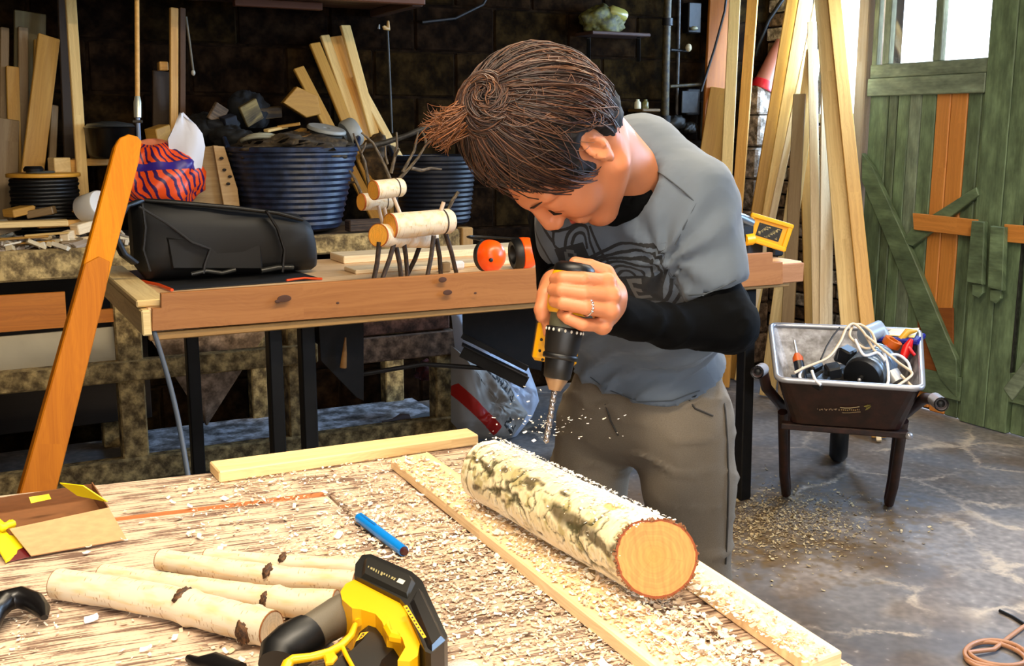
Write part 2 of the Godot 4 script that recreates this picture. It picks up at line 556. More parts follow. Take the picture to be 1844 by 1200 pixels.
	for r in 9:
		part("stone", bx(Vector3(4.215 + rng.randf_range(-0.006, 0.006), r * 0.185 + 0.021, -5.148), Vector3(4.36, r * 0.185 + 0.20, -5.01 + rng.randf_range(-0.006, 0.006)), 0.012), stone[0] if r > 3 else stone[1], pier)
	for r in range(18, 30):
		part("brick", bx(Vector3(4.365 + rng.randf_range(-0.006, 0.006), r * 0.08 + 0.005, -5.14), Vector3(4.42, r * 0.08 + 0.075, -4.93), 0.006), stone[rng.randi() % 3], wr)
	# the other two walls and the ceiling, behind and above the camera
	struct("wall_left", bx(Vector3(-2.9, 0, -5.3), Vector3(-2.7, 2.95, 1.7), 0.0), plaster)
	mb = Mb.new()
	for q in [[-2.9, -1.6, 0.0, 2.95], [1.2, 4.6, 0.0, 2.95], [-1.6, 1.2, 0.0, 0.95], [-1.6, 1.2, 2.2, 2.95]]:
		bx(Vector3(q[0], q[2], 1.7), Vector3(q[1], q[3], 1.9), 0.0, mb)
	struct("wall_front", mb, plaster)
	struct("ceiling", bx(Vector3(-2.9, 2.95, -5.35), Vector3(4.6, 3.1, 1.9), 0.0), wood("ceiling_boards", Color(0.36, 0.28, 0.2), 0.85, true))
	# window beside the door
	var fr := wood("window_paint", Color(0.66, 0.68, 0.66), 0.5)
	mb = Mb.new()
	bx(Vector3(4.41, 1.45, -4.92), Vector3(4.47, 1.50, -4.40), 0.003, mb)
	bx(Vector3(4.41, 2.40, -4.92), Vector3(4.47, 2.45, -4.40), 0.003, mb)
	bx(Vector3(4.41, 1.5, -4.92), Vector3(4.47, 2.40, -4.88), 0.003, mb)
	bx(Vector3(4.41, 1.5, -4.44), Vector3(4.47, 2.40, -4.40), 0.003, mb)
	var wi := struct("window_1", mb, fr)
	var glass := mat("glass", Color(0.95, 0.98, 1.0, 0.06), 0.02, {"transparency": BaseMaterial3D.TRANSPARENCY_ALPHA})
	part("pane", bx(Vector3(4.438, 1.5, -4.88), Vector3(4.442, 2.40, -4.44), 0.0), glass, wi)
	mb = Mb.new()
	for q in [[1.3, 1.36, -1.9, -0.7], [2.29, 2.35, -1.9, -0.7], [1.36, 2.29, -1.9, -1.85], [1.36, 2.29, -0.75, -0.7], [1.36, 2.29, -1.32, -1.28]]:
		bx(Vector3(4.41, q[0], q[2]), Vector3(4.47, q[1], q[3]), 0.003, mb)
	wi = struct("added_window_2", mb, fr)  # unseen window added to bring cool light from the right
	part("pane", bx(Vector3(4.438, 1.36, -1.85), Vector3(4.442, 2.29, -0.75), 0.0), glass, wi)
	mb = Mb.new()
	for q in [[-1.6, 1.2, 0.95, 1.01], [-1.6, 1.2, 2.14, 2.2], [-1.6, -1.54, 1.01, 2.14], [1.14, 1.2, 1.01, 2.14], [-0.23, -0.17, 1.01, 2.14]]:
		bx(Vector3(q[0], q[2], 1.74), Vector3(q[1], q[3], 1.80), 0.003, mb)
	wi = struct("added_window_3", mb, fr)  # unseen window added behind the camera for frontal fill
	part("pane", bx(Vector3(-1.54, 1.01, 1.768), Vector3(1.14, 2.14, 1.772), 0.0), glass, wi)
	build_door(glass)

func build_door(glass: Material) -> void:
	var greens := []
	for k in 4:
		greens.append(mat("green_paint_%d" % k, [Color(0.50, 0.60, 0.46), Color(0.46, 0.55, 0.42), Color(0.58, 0.65, 0.56), Color(0.43, 0.50, 0.38)][k], 0.5, {"albedo_texture": tex.paint, "uv1_scale": Vector3(0.9, 2.2, 1), "heightmap_texture": tex.wood_old, "heightmap_scale": 0.08}))
	var bare := wood("bare_pine", Color(0.86, 0.56, 0.25), 0.55)
	var bare2 := wood("bare_pine_dark", Color(0.58, 0.33, 0.13), 0.6)
	var iron := grimy("gap_shade", Color(0.18, 0.19, 0.16), 0.6, 6.0)  # dark tone standing for the shade in a gap
	var X0 := 4.36
	var zl := -4.30            # hinge side
	var zs := -3.42            # where the leaves meet
	var zr := -2.40
	var zc := func(px: float) -> float: return XX(px, 300, X0).z
	# frame round the doorway
	var mb := Mb.new()
	bx(Vector3(4.33, 0, -4.385), Vector3(4.5, 2.42, -4.31), 0.006, mb)
	bx(Vector3(4.33, 2.36, -4.385), Vector3(4.5, 2.45, -2.3), 0.006, mb)
	bx(Vector3(4.33, 0, -2.40), Vector3(4.5, 2.42, -2.3), 0.006, mb)
	struct("trim_1", mb, wood("door_frame", Color(0.62, 0.56, 0.50), 0.7))
	# left leaf
	mb = Mb.new()
	mb = bx(Vector3(X0 - 0.022, 0.004, zs - 0.145), Vector3(X0 + 0.03, 2.35, zs - 0.001), 0.004)
	var d := struct("door_1", mb, greens[0])
	part("stile", bx(Vector3(X0 - 0.004, 1.66, zl), Vector3(X0 + 0.03, 2.35, zl + 0.035), 0.003), greens[2], d)
	part("rail", bx(Vector3(X0 - 0.024, 1.585, zl), Vector3(X0 + 0.03, 1.675, zs - 0.147), 0.004), greens[2], d)
	part("rail", bx(Vector3(X0 - 0.010, 1.676, zl), Vector3(X0 + 0.03, 1.745, zs - 0.147), 0.004), greens[2], d)
	part("rail", bx(Vector3(X0 - 0.024, 2.27, zl), Vector3(X0 + 0.03, 2.35, zs - 0.147), 0.004), greens[2], d)
	part("rail", bx(Vector3(X0 - 0.024, 0.10, zl), Vector3(X0 + 0.0, 0.22, zs - 0.147), 0.004), greens[1], d)
	for zz in [[zc.call(1578) , zc.call(1590)], [zc.call(1667), zc.call(1681)]]:
		part("glazing_bar", bx(Vector3(X0 - 0.008, 1.745, zz[0]), Vector3(X0 + 0.03, 2.27, zz[1]), 0.004), greens[2], d)
	part("pane", bx(Vector3(X0 + 0.012, 1.745, zl + 0.03), Vector3(X0 + 0.016, 2.27, zs - 0.146), 0.0), glass, d)
	var cuts := [zl]
	for px in [1592, 1608, 1629, 1651, 1677, 1703, 1733, 1758]: cuts.append(zc.call(px))
	cuts.append(zs - 0.146)
	for k in cuts.size() - 1:
		var gm: Material = bare if k in [5, 6] else greens[[1, 3, 0, 2, 0, 0, 0, 1, 0][k]]
		var lo := 0.004 if k != 5 else 0.016
		part("plank", bx(Vector3(X0 + 0.002 + rng.randf_range(-0.002, 0.002), lo, cuts[k] + 0.0018), Vector3(X0 + 0.026, 1.59, cuts[k + 1] - 0.0018), 0.005), gm, d)
	part("added_backing", bx(Vector3(X0 + 0.024, 0.004, zl), Vector3(X0 + 0.03, 1.6, zs - 0.1), 0.0), wood("groove_shade", Color(0.10, 0.09, 0.06), 0.8), d)  # added dark sheet: stops daylight leaks, puts shade into the grooves
	# a bare patch low on the leaf, diagonal braces
	part("patch_board", slab([Vector2(1652, 555), Vector2(1716, 555), Vector2(1716, 690), Vector2(1652, 672)], "x", X0 - 0.012, 0.010), bare2, d, "bare brown board let into the green door")
	part("brace", slab([Vector2(1552, 276), Vector2(1570, 300), Vector2(1642, 458), Vector2(1722, 648), Vector2(1722, 716), Vector2(1692, 684), Vector2(1612, 472), Vector2(1551, 326)], "x", X0 - 0.034, 0.03, 0.004), greens[1], d)
	part("brace", slab([Vector2(1624, 436), Vector2(1641, 411), Vector2(1757, 337), Vector2(1762, 352), Vector2(1643, 444)], "x", X0 - 0.032, 0.028, 0.004), greens[0], d)
	part("latch_bar", slab([Vector2(1643, 384), Vector2(1757, 396), Vector2(1757, 427), Vector2(1645, 414)], "x", X0 - 0.056, 0.022, 0.003), bare, d, "bare orange wooden bar across the green door")
	part("keeper", slab([Vector2(1749, 398), Vector2(1772, 400), Vector2(1768, 513), Vector2(1740, 508)], "x", X0 - 0.09, 0.03, 0.004), greens[1], d)
	part("keeper", slab([Vector2(1783, 407), Vector2(1808, 410), Vector2(1804, 524), Vector2(1778, 518)], "x", X0 - 0.09, 0.03, 0.004), greens[0], d)
	for q in [[1758, 512], [1790, 522]]:
		part("hook", slab([Vector2(q[0] - 8, q[1]), Vector2(q[0] + 12, q[1]), Vector2(q[0] + 12, q[1] + 16), Vector2(q[0] + 3, q[1] + 25), Vector2(q[0] - 8, q[1] + 20)], "x", X0 - 0.07, 0.02, 0.004), greens[0], d)
	# right leaf
	mb = bx(Vector3(X0 - 0.020, 0.004, zs + 0.001), Vector3(X0 + 0.03, 2.35, zs + 0.12), 0.004)
	var e := struct("door_2", mb, greens[0])
	var z := zs + 0.123
	var k2 := 0
	while z < zr - 0.01:
		part("plank", bx(Vector3(X0 + 0.002, 0.005, z + 0.0018), Vector3(X0 + 0.026, 2.35, minf(z + 0.118, zr) - 0.0018), 0.005), greens[k2 % 4], e)
		z += 0.118
		k2 += 1
	part("added_backing", bx(Vector3(X0 + 0.024, 0.004, zs + 0.1), Vector3(X0 + 0.03, 2.35, zr), 0.0), mats["groove_shade"], e)  # added dark sheet again, shading the grooves of the right leaf
	part("rail", bx(Vector3(X0 - 0.024, 0.16, zs + 0.121), Vector3(X0 + 0.0, 0.30, zr), 0.004), greens[1], e)
	part("brace", slab([Vector2(1806, 700), Vector2(1850, 642), Vector2(1880, 600), Vector2(1880, 650), Vector2(1822, 722)], "x", X0 - 0.032, 0.026, 0.004), greens[2], e)
	part("latch_bar", slab([Vector2(1808, 404), Vector2(1900, 412), Vector2(1900, 444), Vector2(1808, 436)], "x", X0 - 0.054, 0.022, 0.003), bare, e, "bare orange wooden bar across the green door")
	part("gap_shade_strip", bx(Vector3(X0 - 0.023, 0.3, zs + 0.119), Vector3(X0 - 0.0, 2.3, zs + 0.126), 0.001), iron, e)  # solid dark strip in place of a shaded gap

func build_lights() -> void:
	pass

func lamp(at: Vector3, size: Vector2, energy: float, color: Color, label: String) -> void:
	var o := base("ceiling_lamp", label, "lamp", "ceiling battens")
	part("housing", bx(at + Vector3(-size.x * 0.52, 0.012, -size.y * 0.6), at + Vector3(size.x * 0.52, 0.07, size.y * 0.6), 0.006), mat("lamp_housing", Color(0.85, 0.85, 0.82), 0.5), o)
	for s in [-1, 1]:
		var mb := Mb.new()
		mb.tube([at + Vector3(0.4 * s, 0.07, 0), Vector3(at.x + 0.4 * s, 2.95, at.z)], 0.006, 6)
		part("hanger", mb, mat("lamp_housing", Color.WHITE), o)
	part("diffuser", bx(at + Vector3(-size.x * 0.5, 0.0, -size.y * 0.5), at + Vector3(size.x * 0.5, 0.011, size.y * 0.5), 0.002), mat("lamp_glow", Color(1, 1, 1), 0.5, {"emission_enabled": true, "emission": color, "emission_energy_multiplier": 1.2}), o)
	var l := AreaLight3D.new()
	l.name = "lamp_light"
	l.area_size = size
	l.light_energy = energy
	l.light_color = color
	l.shadow_enabled = true
	l.area_range = 12.0
	l.transform = Transform3D(Basis(Vector3.RIGHT, -PI / 2), at - Vector3(0, 0.006, 0))
	o.add_child(l)

func daylight(called: String, at: Vector3, size: Vector2, energy: float) -> AreaLight3D:
	var l := AreaLight3D.new()
	l.name = called
	l.area_size = size
	l.light_energy = energy
	l.light_color = Color(0.68, 0.83, 1.0)
	l.shadow_enabled = true
	l.area_range = 12.0
	l.transform = Transform3D(Basis(Vector3.UP, PI / 2), at)
	add_child(l)
	return l

# ---------------------------------------------------------------- the rear bench and what it is built of
func build_rear_bench() -> void:
	var grey := grimy("bench_grey_timber", Color(0.82, 0.70, 0.46), 0.85, 3.0, {"heightmap_texture": tex.grime, "heightmap_scale": 0.3})
	var brown := wood("bench_old_top", Color(0.50, 0.40, 0.28), 0.8, true)
	var o := base("rear_bench", "long old timber workbench with a speckled frame along the dark block wall", "workbench")
	var z := -4.38
	for k in 3:
		part("top_board", bx(Vector3(-1.2, 0.935, z - 0.02 - 0.25 * (k + 1) + 0.003), Vector3(2.085, 0.97, z - 0.02 - 0.25 * k), 0.004), brown, o)
	part("front_beam", bx(Vector3(-1.2, 0.86, z - 0.05), Vector3(1.02, 0.975, z), 0.008), grey, o)
	part("front_beam", bx(Vector3(1.025, 0.90, z - 0.05), Vector3(2.02, 0.98, z), 0.008), grey, o)
	part("end_block", bx(Vector3(2.03, 0.90, z - 0.06), Vector3(2.085, 0.985, z + 0.0), 0.005), wood("pine_end", Color(0.72, 0.56, 0.33)), o)
	for px in [[-70, -30], [214, 262], [520, 552], [786, 822]]:
		var a := ZZ(px[0], 700, z)
		var b := ZZ(px[1], 700, z)
		part("leg", bx(Vector3(a.x, 0.0, z - 0.09), Vector3(b.x, 0.86 if px[0] < 700 else 0.50, z - 0.002), 0.006), grey, o)
		part("leg", bx(Vector3(a.x, 0.0, -5.1), Vector3(b.x, 0.93, -5.02), 0.006), grey, o)
	part("middle_rail", bx(Vector3(-1.2, 0.44, z - 0.04), Vector3(1.35, 0.525, z + 0.004), 0.006), grey, o)
	var dark := grimy("red_brown_timber", Color(0.56, 0.40, 0.33), 0.75, 3.0)
	part("upper_rail", bx(Vector3(1.45, 0.535, z - 0.05), Vector3(1.965, 0.63, z + 0.0), 0.006), dark, o)
	part("middle_rail", bx(Vector3(1.40, 0.415, z - 0.045), Vector3(1.99, 0.528, z + 0.006), 0.006), grimy("grey_brown_timber", Color(0.66, 0.54, 0.44), 0.75, 3.0), o)
	part("bottom_rail", bx(Vector3(-1.2, 0.03, z - 0.05), Vector3(2.0, 0.128, z + 0.010), 0.008), grey, o)
	var drawer := wood("drawer_orange", Color(0.80, 0.48, 0.14), 0.55)
	part("drawer_front", slab([Vector2(-60, 536), Vector2(117, 526), Vector2(121, 590), Vector2(-60, 604)], "z", z - 0.01, 0.02), drawer, o, "orange pine drawer front")
	part("drawer_front", slab([Vector2(172, 559), Vector2(208, 556), Vector2(208, 580), Vector2(172, 583)], "z", z - 0.01, 0.02), drawer, o, "orange pine drawer front")
	part("white_panel", slab([Vector2(-60, 612), Vector2(213, 588), Vector2(214, 655), Vector2(-60, 684)], "z", z - 0.035, 0.012), mat("white_board", Color(0.80, 0.75, 0.64), 0.6, {"albedo_texture": tex.paper}), o, "off-white board closing the bench front")
	part("shade_panel", bx(Vector3(-1.2, 0.13, -5.0), Vector3(0.75, 0.85, -4.98), 0.002), wood("shade_panel_dark", Color(0.16, 0.12, 0.08), 0.8), o)  # dark sheet standing for the shaded opening under the bench
	# pale sheet lying on the floor behind the bottom rail
	one("pale_sheet", bx(Vector3(0.62, 0.001, -5.05), Vector3(2.05, 0.055, -4.48), 0.004), grimy("pale_sheet", Color(0.92, 0.92, 0.95), 0.6, 2.0), "pale grey board lying flat under the rear workbench", "board")
	var mb := Mb.new()
	# a stiff folded sheet hanging point down from the middle rail
	var g := []
	for i in 9:
		var row := []
		for j in 9:
			var u := j / 8.0
			var t := i / 8.0
			var top := Vector2(262, 596).lerp(Vector2(486, 588), u)
			var p := top.lerp(Vector2(372, 766), t)
			row.append(ZZ(p.x, p.y, -4.46 + 0.03 * cos((u - 0.45) * 5.0) * (1.0 - t * 0.6)))
		g.append(row)
	mb.sheet(g, 0.006)
	one("hanging_hide", mb, grimy("hide", Color(0.80, 0.68, 0.57), 0.75, 3.0), "stiff grey-brown triangular sheet hanging point down below the bench rail", "sheet")

func build_back_table() -> void:
	var top := wood("ply_top", Color(0.90, 0.76, 0.58), 0.5)
	var apron := wood("apron_pine", Color(0.64, 0.42, 0.22), 0.5)
	var ply := wood("ply_edge", Color(0.62, 0.47, 0.26), 0.6)
	var pale := wood("pale_batten", Color(0.93, 0.82, 0.58), 0.5)
	var black := grimy("black_steel", Color(0.022, 0.021, 0.020), 0.5, 4.0, {"metallic": 0.3})
	var rust := grimy("brown_steel", Color(0.055, 0.036, 0.027), 0.5, 4.0, {"metallic": 0.3})
	var o := base("work_table", "long table with a brown plank front edge and black steel legs behind the woman", "table")
	var z := -3.09
	part("table_top", bx(Vector3(0.47, 0.895, -3.98), Vector3(2.84, 0.93, z), 0.004), top, o)
	part("front_plank", slab([Vector2(290, 529), Vector2(1392, 455), Vector2(1392, 472), Vector2(1410, 472), Vector2(1410, 512), Vector2(274, 597), Vector2(274, 556), Vector2(290, 555)], "z", z + 0.014, 0.022, 0.002), apron, o, "reddish brown plank with knots along the table front")
	for q in [[512, 538, 12, 6], [500, 543, 5, 3], [797, 504, 8, 5], [806, 527, 9, 5], [608, 546, 3, 2], [856, 528, 3, 2]]:
		var kp := ZZ(q[0], q[1], z + 0.0255)
		var km := Mb.new()
		km.ell(Transform3D(Basis().scaled(Vector3(q[2], q[3], 0.5) * 0.00175 * Vector3(1, 1, 0.8)), kp), 14, 8)
		part("knot", km, wood("knot_brown", Color(0.30, 0.17, 0.09), 0.7), o)
	part("end_plank", bx(Vector3(2.62, 0.853, z - 0.01), Vector3(2.84, 0.925, z + 0.012), 0.003), wood("apron_pale", Color(0.66, 0.46, 0.30), 0.5), o)
	part("ply_edge", bx(Vector3(0.47, 0.838, z - 0.02), Vector3(2.78, 0.86, z + 0.004), 0.003), ply, o)
	part("end_rail", bx(Vector3(0.452, 0.855, -3.98), Vector3(0.478, 0.927, z + 0.012), 0.004), pale, o)
	part("end_batten", bx(Vector3(0.445, 0.931, -3.96), Vector3(0.53, 0.951, z - 0.02), 0.004), pale, o, "pale batten along the table end")
	var legs := [[488, 512, -3.16], [546, 571, -3.20]]
	for l in legs:
		var a := ZZ(l[0], 700, l[2])
		var b := ZZ(l[1], 700, l[2])
		part("leg", bx(Vector3(a.x, 0.0, l[2] - 0.05), Vector3(b.x, 0.838, l[2]), 0.004), black, o)
	var mb := Mb.new()
	mb.beam(HH(1336, 898, 0.0), ZZ(1346, 520, -3.15), 0.05, 0.05, Vector3.BACK, 0.004)
	part("leg", mb, rust, o)
	part("leg", bx(Vector3(2.7, 0, -3.95), Vector3(2.745, 0.895, -3.905), 0.004), rust, o)
	part("leg", bx(Vector3(0.72, 0, -3.95), Vector3(0.765, 0.895, -3.905), 0.004), black, o)
	part("cross_bar", bx(Vector3(0.76, 0.86, -3.93), Vector3(2.7, 0.895, -3.90), 0.004), black, o)
	# steel guards below the table
	part("steel_plate", slab([Vector2(574, 583), Vector2(655, 576), Vector2(655, 722), Vector2(642, 716), Vector2(578, 650)], "z", -3.30, 0.004, 0.001), rust, o, "dark steel plate hanging with a pointed corner")
	part("steel_plate", slab([Vector2(833, 556), Vector2(985, 548), Vector2(975, 668), Vector2(948, 662), Vector2(834, 612)], "z", -3.34, 0.004, 0.001), rust, o, "dark steel plate hanging below the table")
	mb = Mb.new()
	mb.beam(ZZ(832, 620, -3.30), ZZ(950, 678, -3.20), 0.045, 0.006, Vector3.UP, 0.001)
	mb.beam(ZZ(832, 604, -3.32), ZZ(950, 664, -3.22), 0.008, 0.02, Vector3.UP, 0.001)
	mb.beam(ZZ(832, 632, -3.30), ZZ(948, 690, -3.19), 0.006, 0.045, Vector3.UP, 0.001)
	part("angle_iron", mb, rust, o, "sloping dark angle iron")
	mb = Mb.new()
	mb.tube([ZZ(640, 676, -3.36), ZZ(762, 656, -3.34), ZZ(880, 664, -3.28)], 0.008, 8)
	part("rod", mb, rust, o)
	mb = Mb.new()
	mb.tube([ZZ(618, 662, -3.28), ZZ(620, 640, -3.275), ZZ(622, 608, -3.28)], [0.012, 0.009, 0.003], 8)
	part("rag", mb, wood("ochre_rag", Color(0.55, 0.38, 0.16)), o)
	# grey cable hanging from the table corner
	mb = Mb.new()
	var pts := []
	for k in 14:
		var t := k / 13.0
		var q := Vector2(277, 596).lerp(Vector2(336, 842), t)
		pts.append(C(q.x + 6.0 * sin(t * PI), q.y, 3.02 - 0.25 * t))
	pts.append(down_to(pts[12], pts[13], 0.012))
	pts.append(pts[14] + Vector3(0.12, -0.003, 0.10))
	mb.tube(pts, 0.007, 8)
	one("hanging_cable", mb, mat("blue_grey_pvc", Color(0.30, 0.34, 0.40), 0.5), "blue-grey cable hanging from the left corner of the work table", "cable")

func build_front_table() -> void:
	# worn, bleached top
	var n1 := noise_img(512, 512, 41, 0.02, 4)
	var n2 := noise_img(512, 512, 45, 0.008, 3)
	tex.worn = paint(1024, 1024, func(x: int, y: int):
		var st: float = n1.get_pixel((x / 7) % 512, (y * 2) % 512).r
		var st2: float = n1.get_pixel((x / 3 + 200) % 512, (y * 5) % 512).r
		var bl: float = n2.get_pixel(x / 2, y / 2).r
		var sp: float = n1.get_pixel((x * 3) % 512, (y * 3 + 77) % 512).r
		var k := clampf(0.70 + 1.2 * (st - 0.5) + 0.8 * (st2 - 0.5) + 0.9 * (bl - 0.5) + 0.3 * (sp - 0.5), 0.0, 1.0)
		var dark := Color(0.47, 0.37, 0.31)
		var pale := Color(0.90, 0.81, 0.71)
		return dark.lerp(pale, smoothstep(0.16, 0.82, k)))
	var m := mat("worn_bench_top", Color(0.92, 0.90, 0.88), 0.75, {"albedo_texture": tex.worn, "uv1_scale": Vector3(2.4, 2.8, 1), "heightmap_texture": tex.worn, "heightmap_scale": 0.2})
	var o := base("front_bench", "broad worn bench top strewn with sawdust in the foreground", "workbench")
	var t := 0.045
	var brd := func(x0: float, x1: float, za: float, zb: float, h := 0.9) -> Mb:      # far edge a little out of square
		var s := -0.115
		var mb := Mb.new()
		var P := []
		for k in 8:
			var x: float = x1 if k & 1 else x0
			var y: float = h if k & 2 else h - t
			var z: float = (zb if k & 4 else za) - s * (x - 0.04) * -0.0
			var sk := (0.755 - x) * (0.115 if (not (k & 4)) else 0.10)
			P.append(Vector3(x, y, z - sk))
		mb.hexa(P, 0.004, ruv())
		return mb
	part("board", brd.call(-1.0, 0.762, -1.582, -1.432), m, o)
	part("board", brd.call(-1.0, 0.455, -1.412, -1.19), m, o)
	part("board", brd.call(0.460, 0.762, -1.428, -1.19, 0.8985), m, o)
	part("board", brd.call(-1.0, 0.762, -1.187, -0.90), m, o)
	part("board", brd.call(-1.0, 0.757, -0.897, -0.62), m, o)
	part("board", brd.call(-1.0, 0.757, -0.617, -0.36), m, o)
	part("groove_strip", brd.call(-1.0, 0.455, -1.434, -1.410, 0.8990), wood("groove_orange", Color(0.72, 0.44, 0.24), 0.7), o, "orange bare wood showing in the groove between boards")
	var grey := grimy("bench_under", Color(0.35, 0.27, 0.18), 0.8, 3.0)
	part("front_rail", bx(Vector3(-0.9, 0.76, -1.50), Vector3(0.70, 0.854, -1.46), 0.004), grey, o)
	part("front_rail", bx(Vector3(-0.9, 0.76, -0.46), Vector3(0.70, 0.854, -0.42), 0.004), grey, o)
	for x in [-0.85, 0.62]:
		for z in [-1.46, -0.5]:
			part("leg", bx(Vector3(x, 0, z), Vector3(x + 0.08, 0.854, z + 0.08), 0.004), grey, o)

# leaning plank pair of a trestle standing between the two tables
func build_trestle() -> void:
	var m := wood("trestle_orange", Color(0.78, 0.47, 0.02), 0.6)
	var m2 := wood("trestle_brown", Color(0.66, 0.38, 0.05), 0.6)
	m.metallic_specular = 0.25; m2.metallic_specular = 0.25
	var o := base("trestle_leg", "orange varnished trestle plank with a rounded top leaning beside the black bag", "trestle")
	var dpt := 2.35
	var mb := Mb.new()
	var f := func(pts: Array, dz: float, th: float) -> Mb:
		var A := C(90, 800, dpt + dz)
		var xax := (C(230, 800, dpt + dz + 0.12) - A).normalized()
		var yax := (C(250, 260, dpt + 0.25 + dz) - C(250, 860, dpt + dz)).normalized()
		yax = (yax - xax * yax.dot(xax)).normalized()
		var nz := xax.cross(yax)
		var poly := PackedVector2Array()
		for p in pts:
			var d := ray(p.x, p.y)
			var w := EYE + d * ((A - EYE).dot(nz) / d.dot(nz))
			poly.append(Vector2((w - A).dot(xax), (w - A).dot(yax)))
		var q := Mb.new()
		q.extrude(poly, Transform3D(Basis(xax, yax, nz), A - nz * th * 0.5), th, 0.003, 1.0)
		return q
	var upper: Mb = f.call([Vector2(208, 262), Vector2(216, 248), Vector2(232, 241), Vector2(248, 245), Vector2(256, 254), Vector2(251, 290), Vector2(196, 500), Vector2(120, 810), Vector2(60, 810), Vector2(150, 480)], 0.03, 0.024)
	var lower: Mb = f.call([Vector2(153, 474), Vector2(178, 461), Vector2(199, 471), Vector2(192, 520), Vector2(168, 620), Vector2(97, 905), Vector2(80, 980), Vector2(14, 980), Vector2(36, 890)], -0.03, 0.026)
	part("upper_plank", rot_uv(upper), m, o)
	part("lower_plank", rot_uv(lower), m2, o)
	# the rest of it, down to the floor behind the front bench
	var a := C(47, 965, dpt + 0.0)
	mb.beam(a, HH(-46, 1330, 0.0), 0.07, 0.024, -cam_basis.z, 0.003)
	part("foot", mb, m2, o)

func rot_uv(mb: Mb) -> Mb:
	for i in mb.uv.size(): mb.uv[i] = Vector2(mb.uv[i].y, mb.uv[i].x)
	return mb

# ---------------------------------------------------------------- boards that lean
func plank(a: Vector3, b: Vector3, w: float, t: float, face: Vector3) -> Mb:
	var mb := Mb.new()
	mb.beam(a, b, w, t, face, 0.003, ruv())
	return mb

func down_to(a: Vector3, b: Vector3, h: float) -> Vector3:
	return a + (b - a) * ((h - a.y) / (b.y - a.y))

func pine(k: int) -> Material:
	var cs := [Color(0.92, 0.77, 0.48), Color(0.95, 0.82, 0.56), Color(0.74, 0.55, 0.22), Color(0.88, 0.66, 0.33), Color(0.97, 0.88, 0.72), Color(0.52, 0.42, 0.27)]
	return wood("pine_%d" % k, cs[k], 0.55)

func build_lumber() -> void:
	# [top x, top y, bottom x, bottom y, width px, x-plane of top, pine, label]; their feet stand on the floor
	var L := [
		[1326, -60, 1290, 700, 20, 4.05, 0, "narrow pine batten leftmost of the tall lumber, nearest the dark wall"],
		[1302, 160, 1222, 660, 46, 3.95, 2, "broad pine plank whose top ends low, just behind the shoulder of the woman"],
		[1360, -60, 1302, 720, 19, 4.15, 3, "amber pine batten left of the red lamp shade"],
		[1438, -60, 1296, 780, 22, 4.28, 2, "long slanting pine plank just right of the red lamp shade"],
		[1460, -60, 1318, 775, 24, 4.30, 0, "second slanting pine plank right of the red lamp shade"],
		[1486, -60, 1318, 735, 13, 4.31, 4, "thin batten crossing over the slanting lumber, window light put into its pale colour"],  # palest pine stands for the window light on its edge
		[1466, 90, 1372, 782, 27, 4.20, 1, "pine board behind the yellow power tool, its foot beside the wheelbarrow leg"],
		[1440, 170, 1408, 790, 22, 4.10, 5, "greyish board half hidden behind the table end"],
		[1462, 40, 1474, 690, 15, 4.22, 4, "pale square post upright behind the table corner"],  # pale tone stands for light falling on the post
		[1446, 120, 1462, 700, 18, 4.28, 2, "darker board upright behind the pale post"],
		[1491, -60, 1486, 700, 22, 4.24, 4, "wide board before the bright window, its light put into the pale colour"],  # white look of the lit board put into its colour
		[1478, -60, 1540, 700, 30, 4.20, 1, "tall smooth plank leaning right towards the green door, second from right"],
		[1496, -60, 1573, 690, 23, 4.22, 3, "golden plank rightmost of the tall lumber, beside the green door"],
		[1512, 70, 1560, 560, 8, 4.30, 4, "thin white lath in front of the door post"],
	]
	for r in L:
		var a := XX(r[0], r[1], r[5])
		var b0 := XX(r[2], r[3], r[5] - 0.42)
		var b := down_to(a, b0, 0.008)
		var dist := (a - EYE).dot(-cam_basis.z)
		var face := (EYE - a) * Vector3(1, 0, 1)
		one("lumber_board", plank(a, b, r[4] * dist / FOC, 0.022 if r[4] > 16 else 0.03, face.normalized().rotated(Vector3.UP, rng.randf_range(-0.25, 0.25))), pine(r[6]), r[7], "board", "tall lumber leaning by the window")

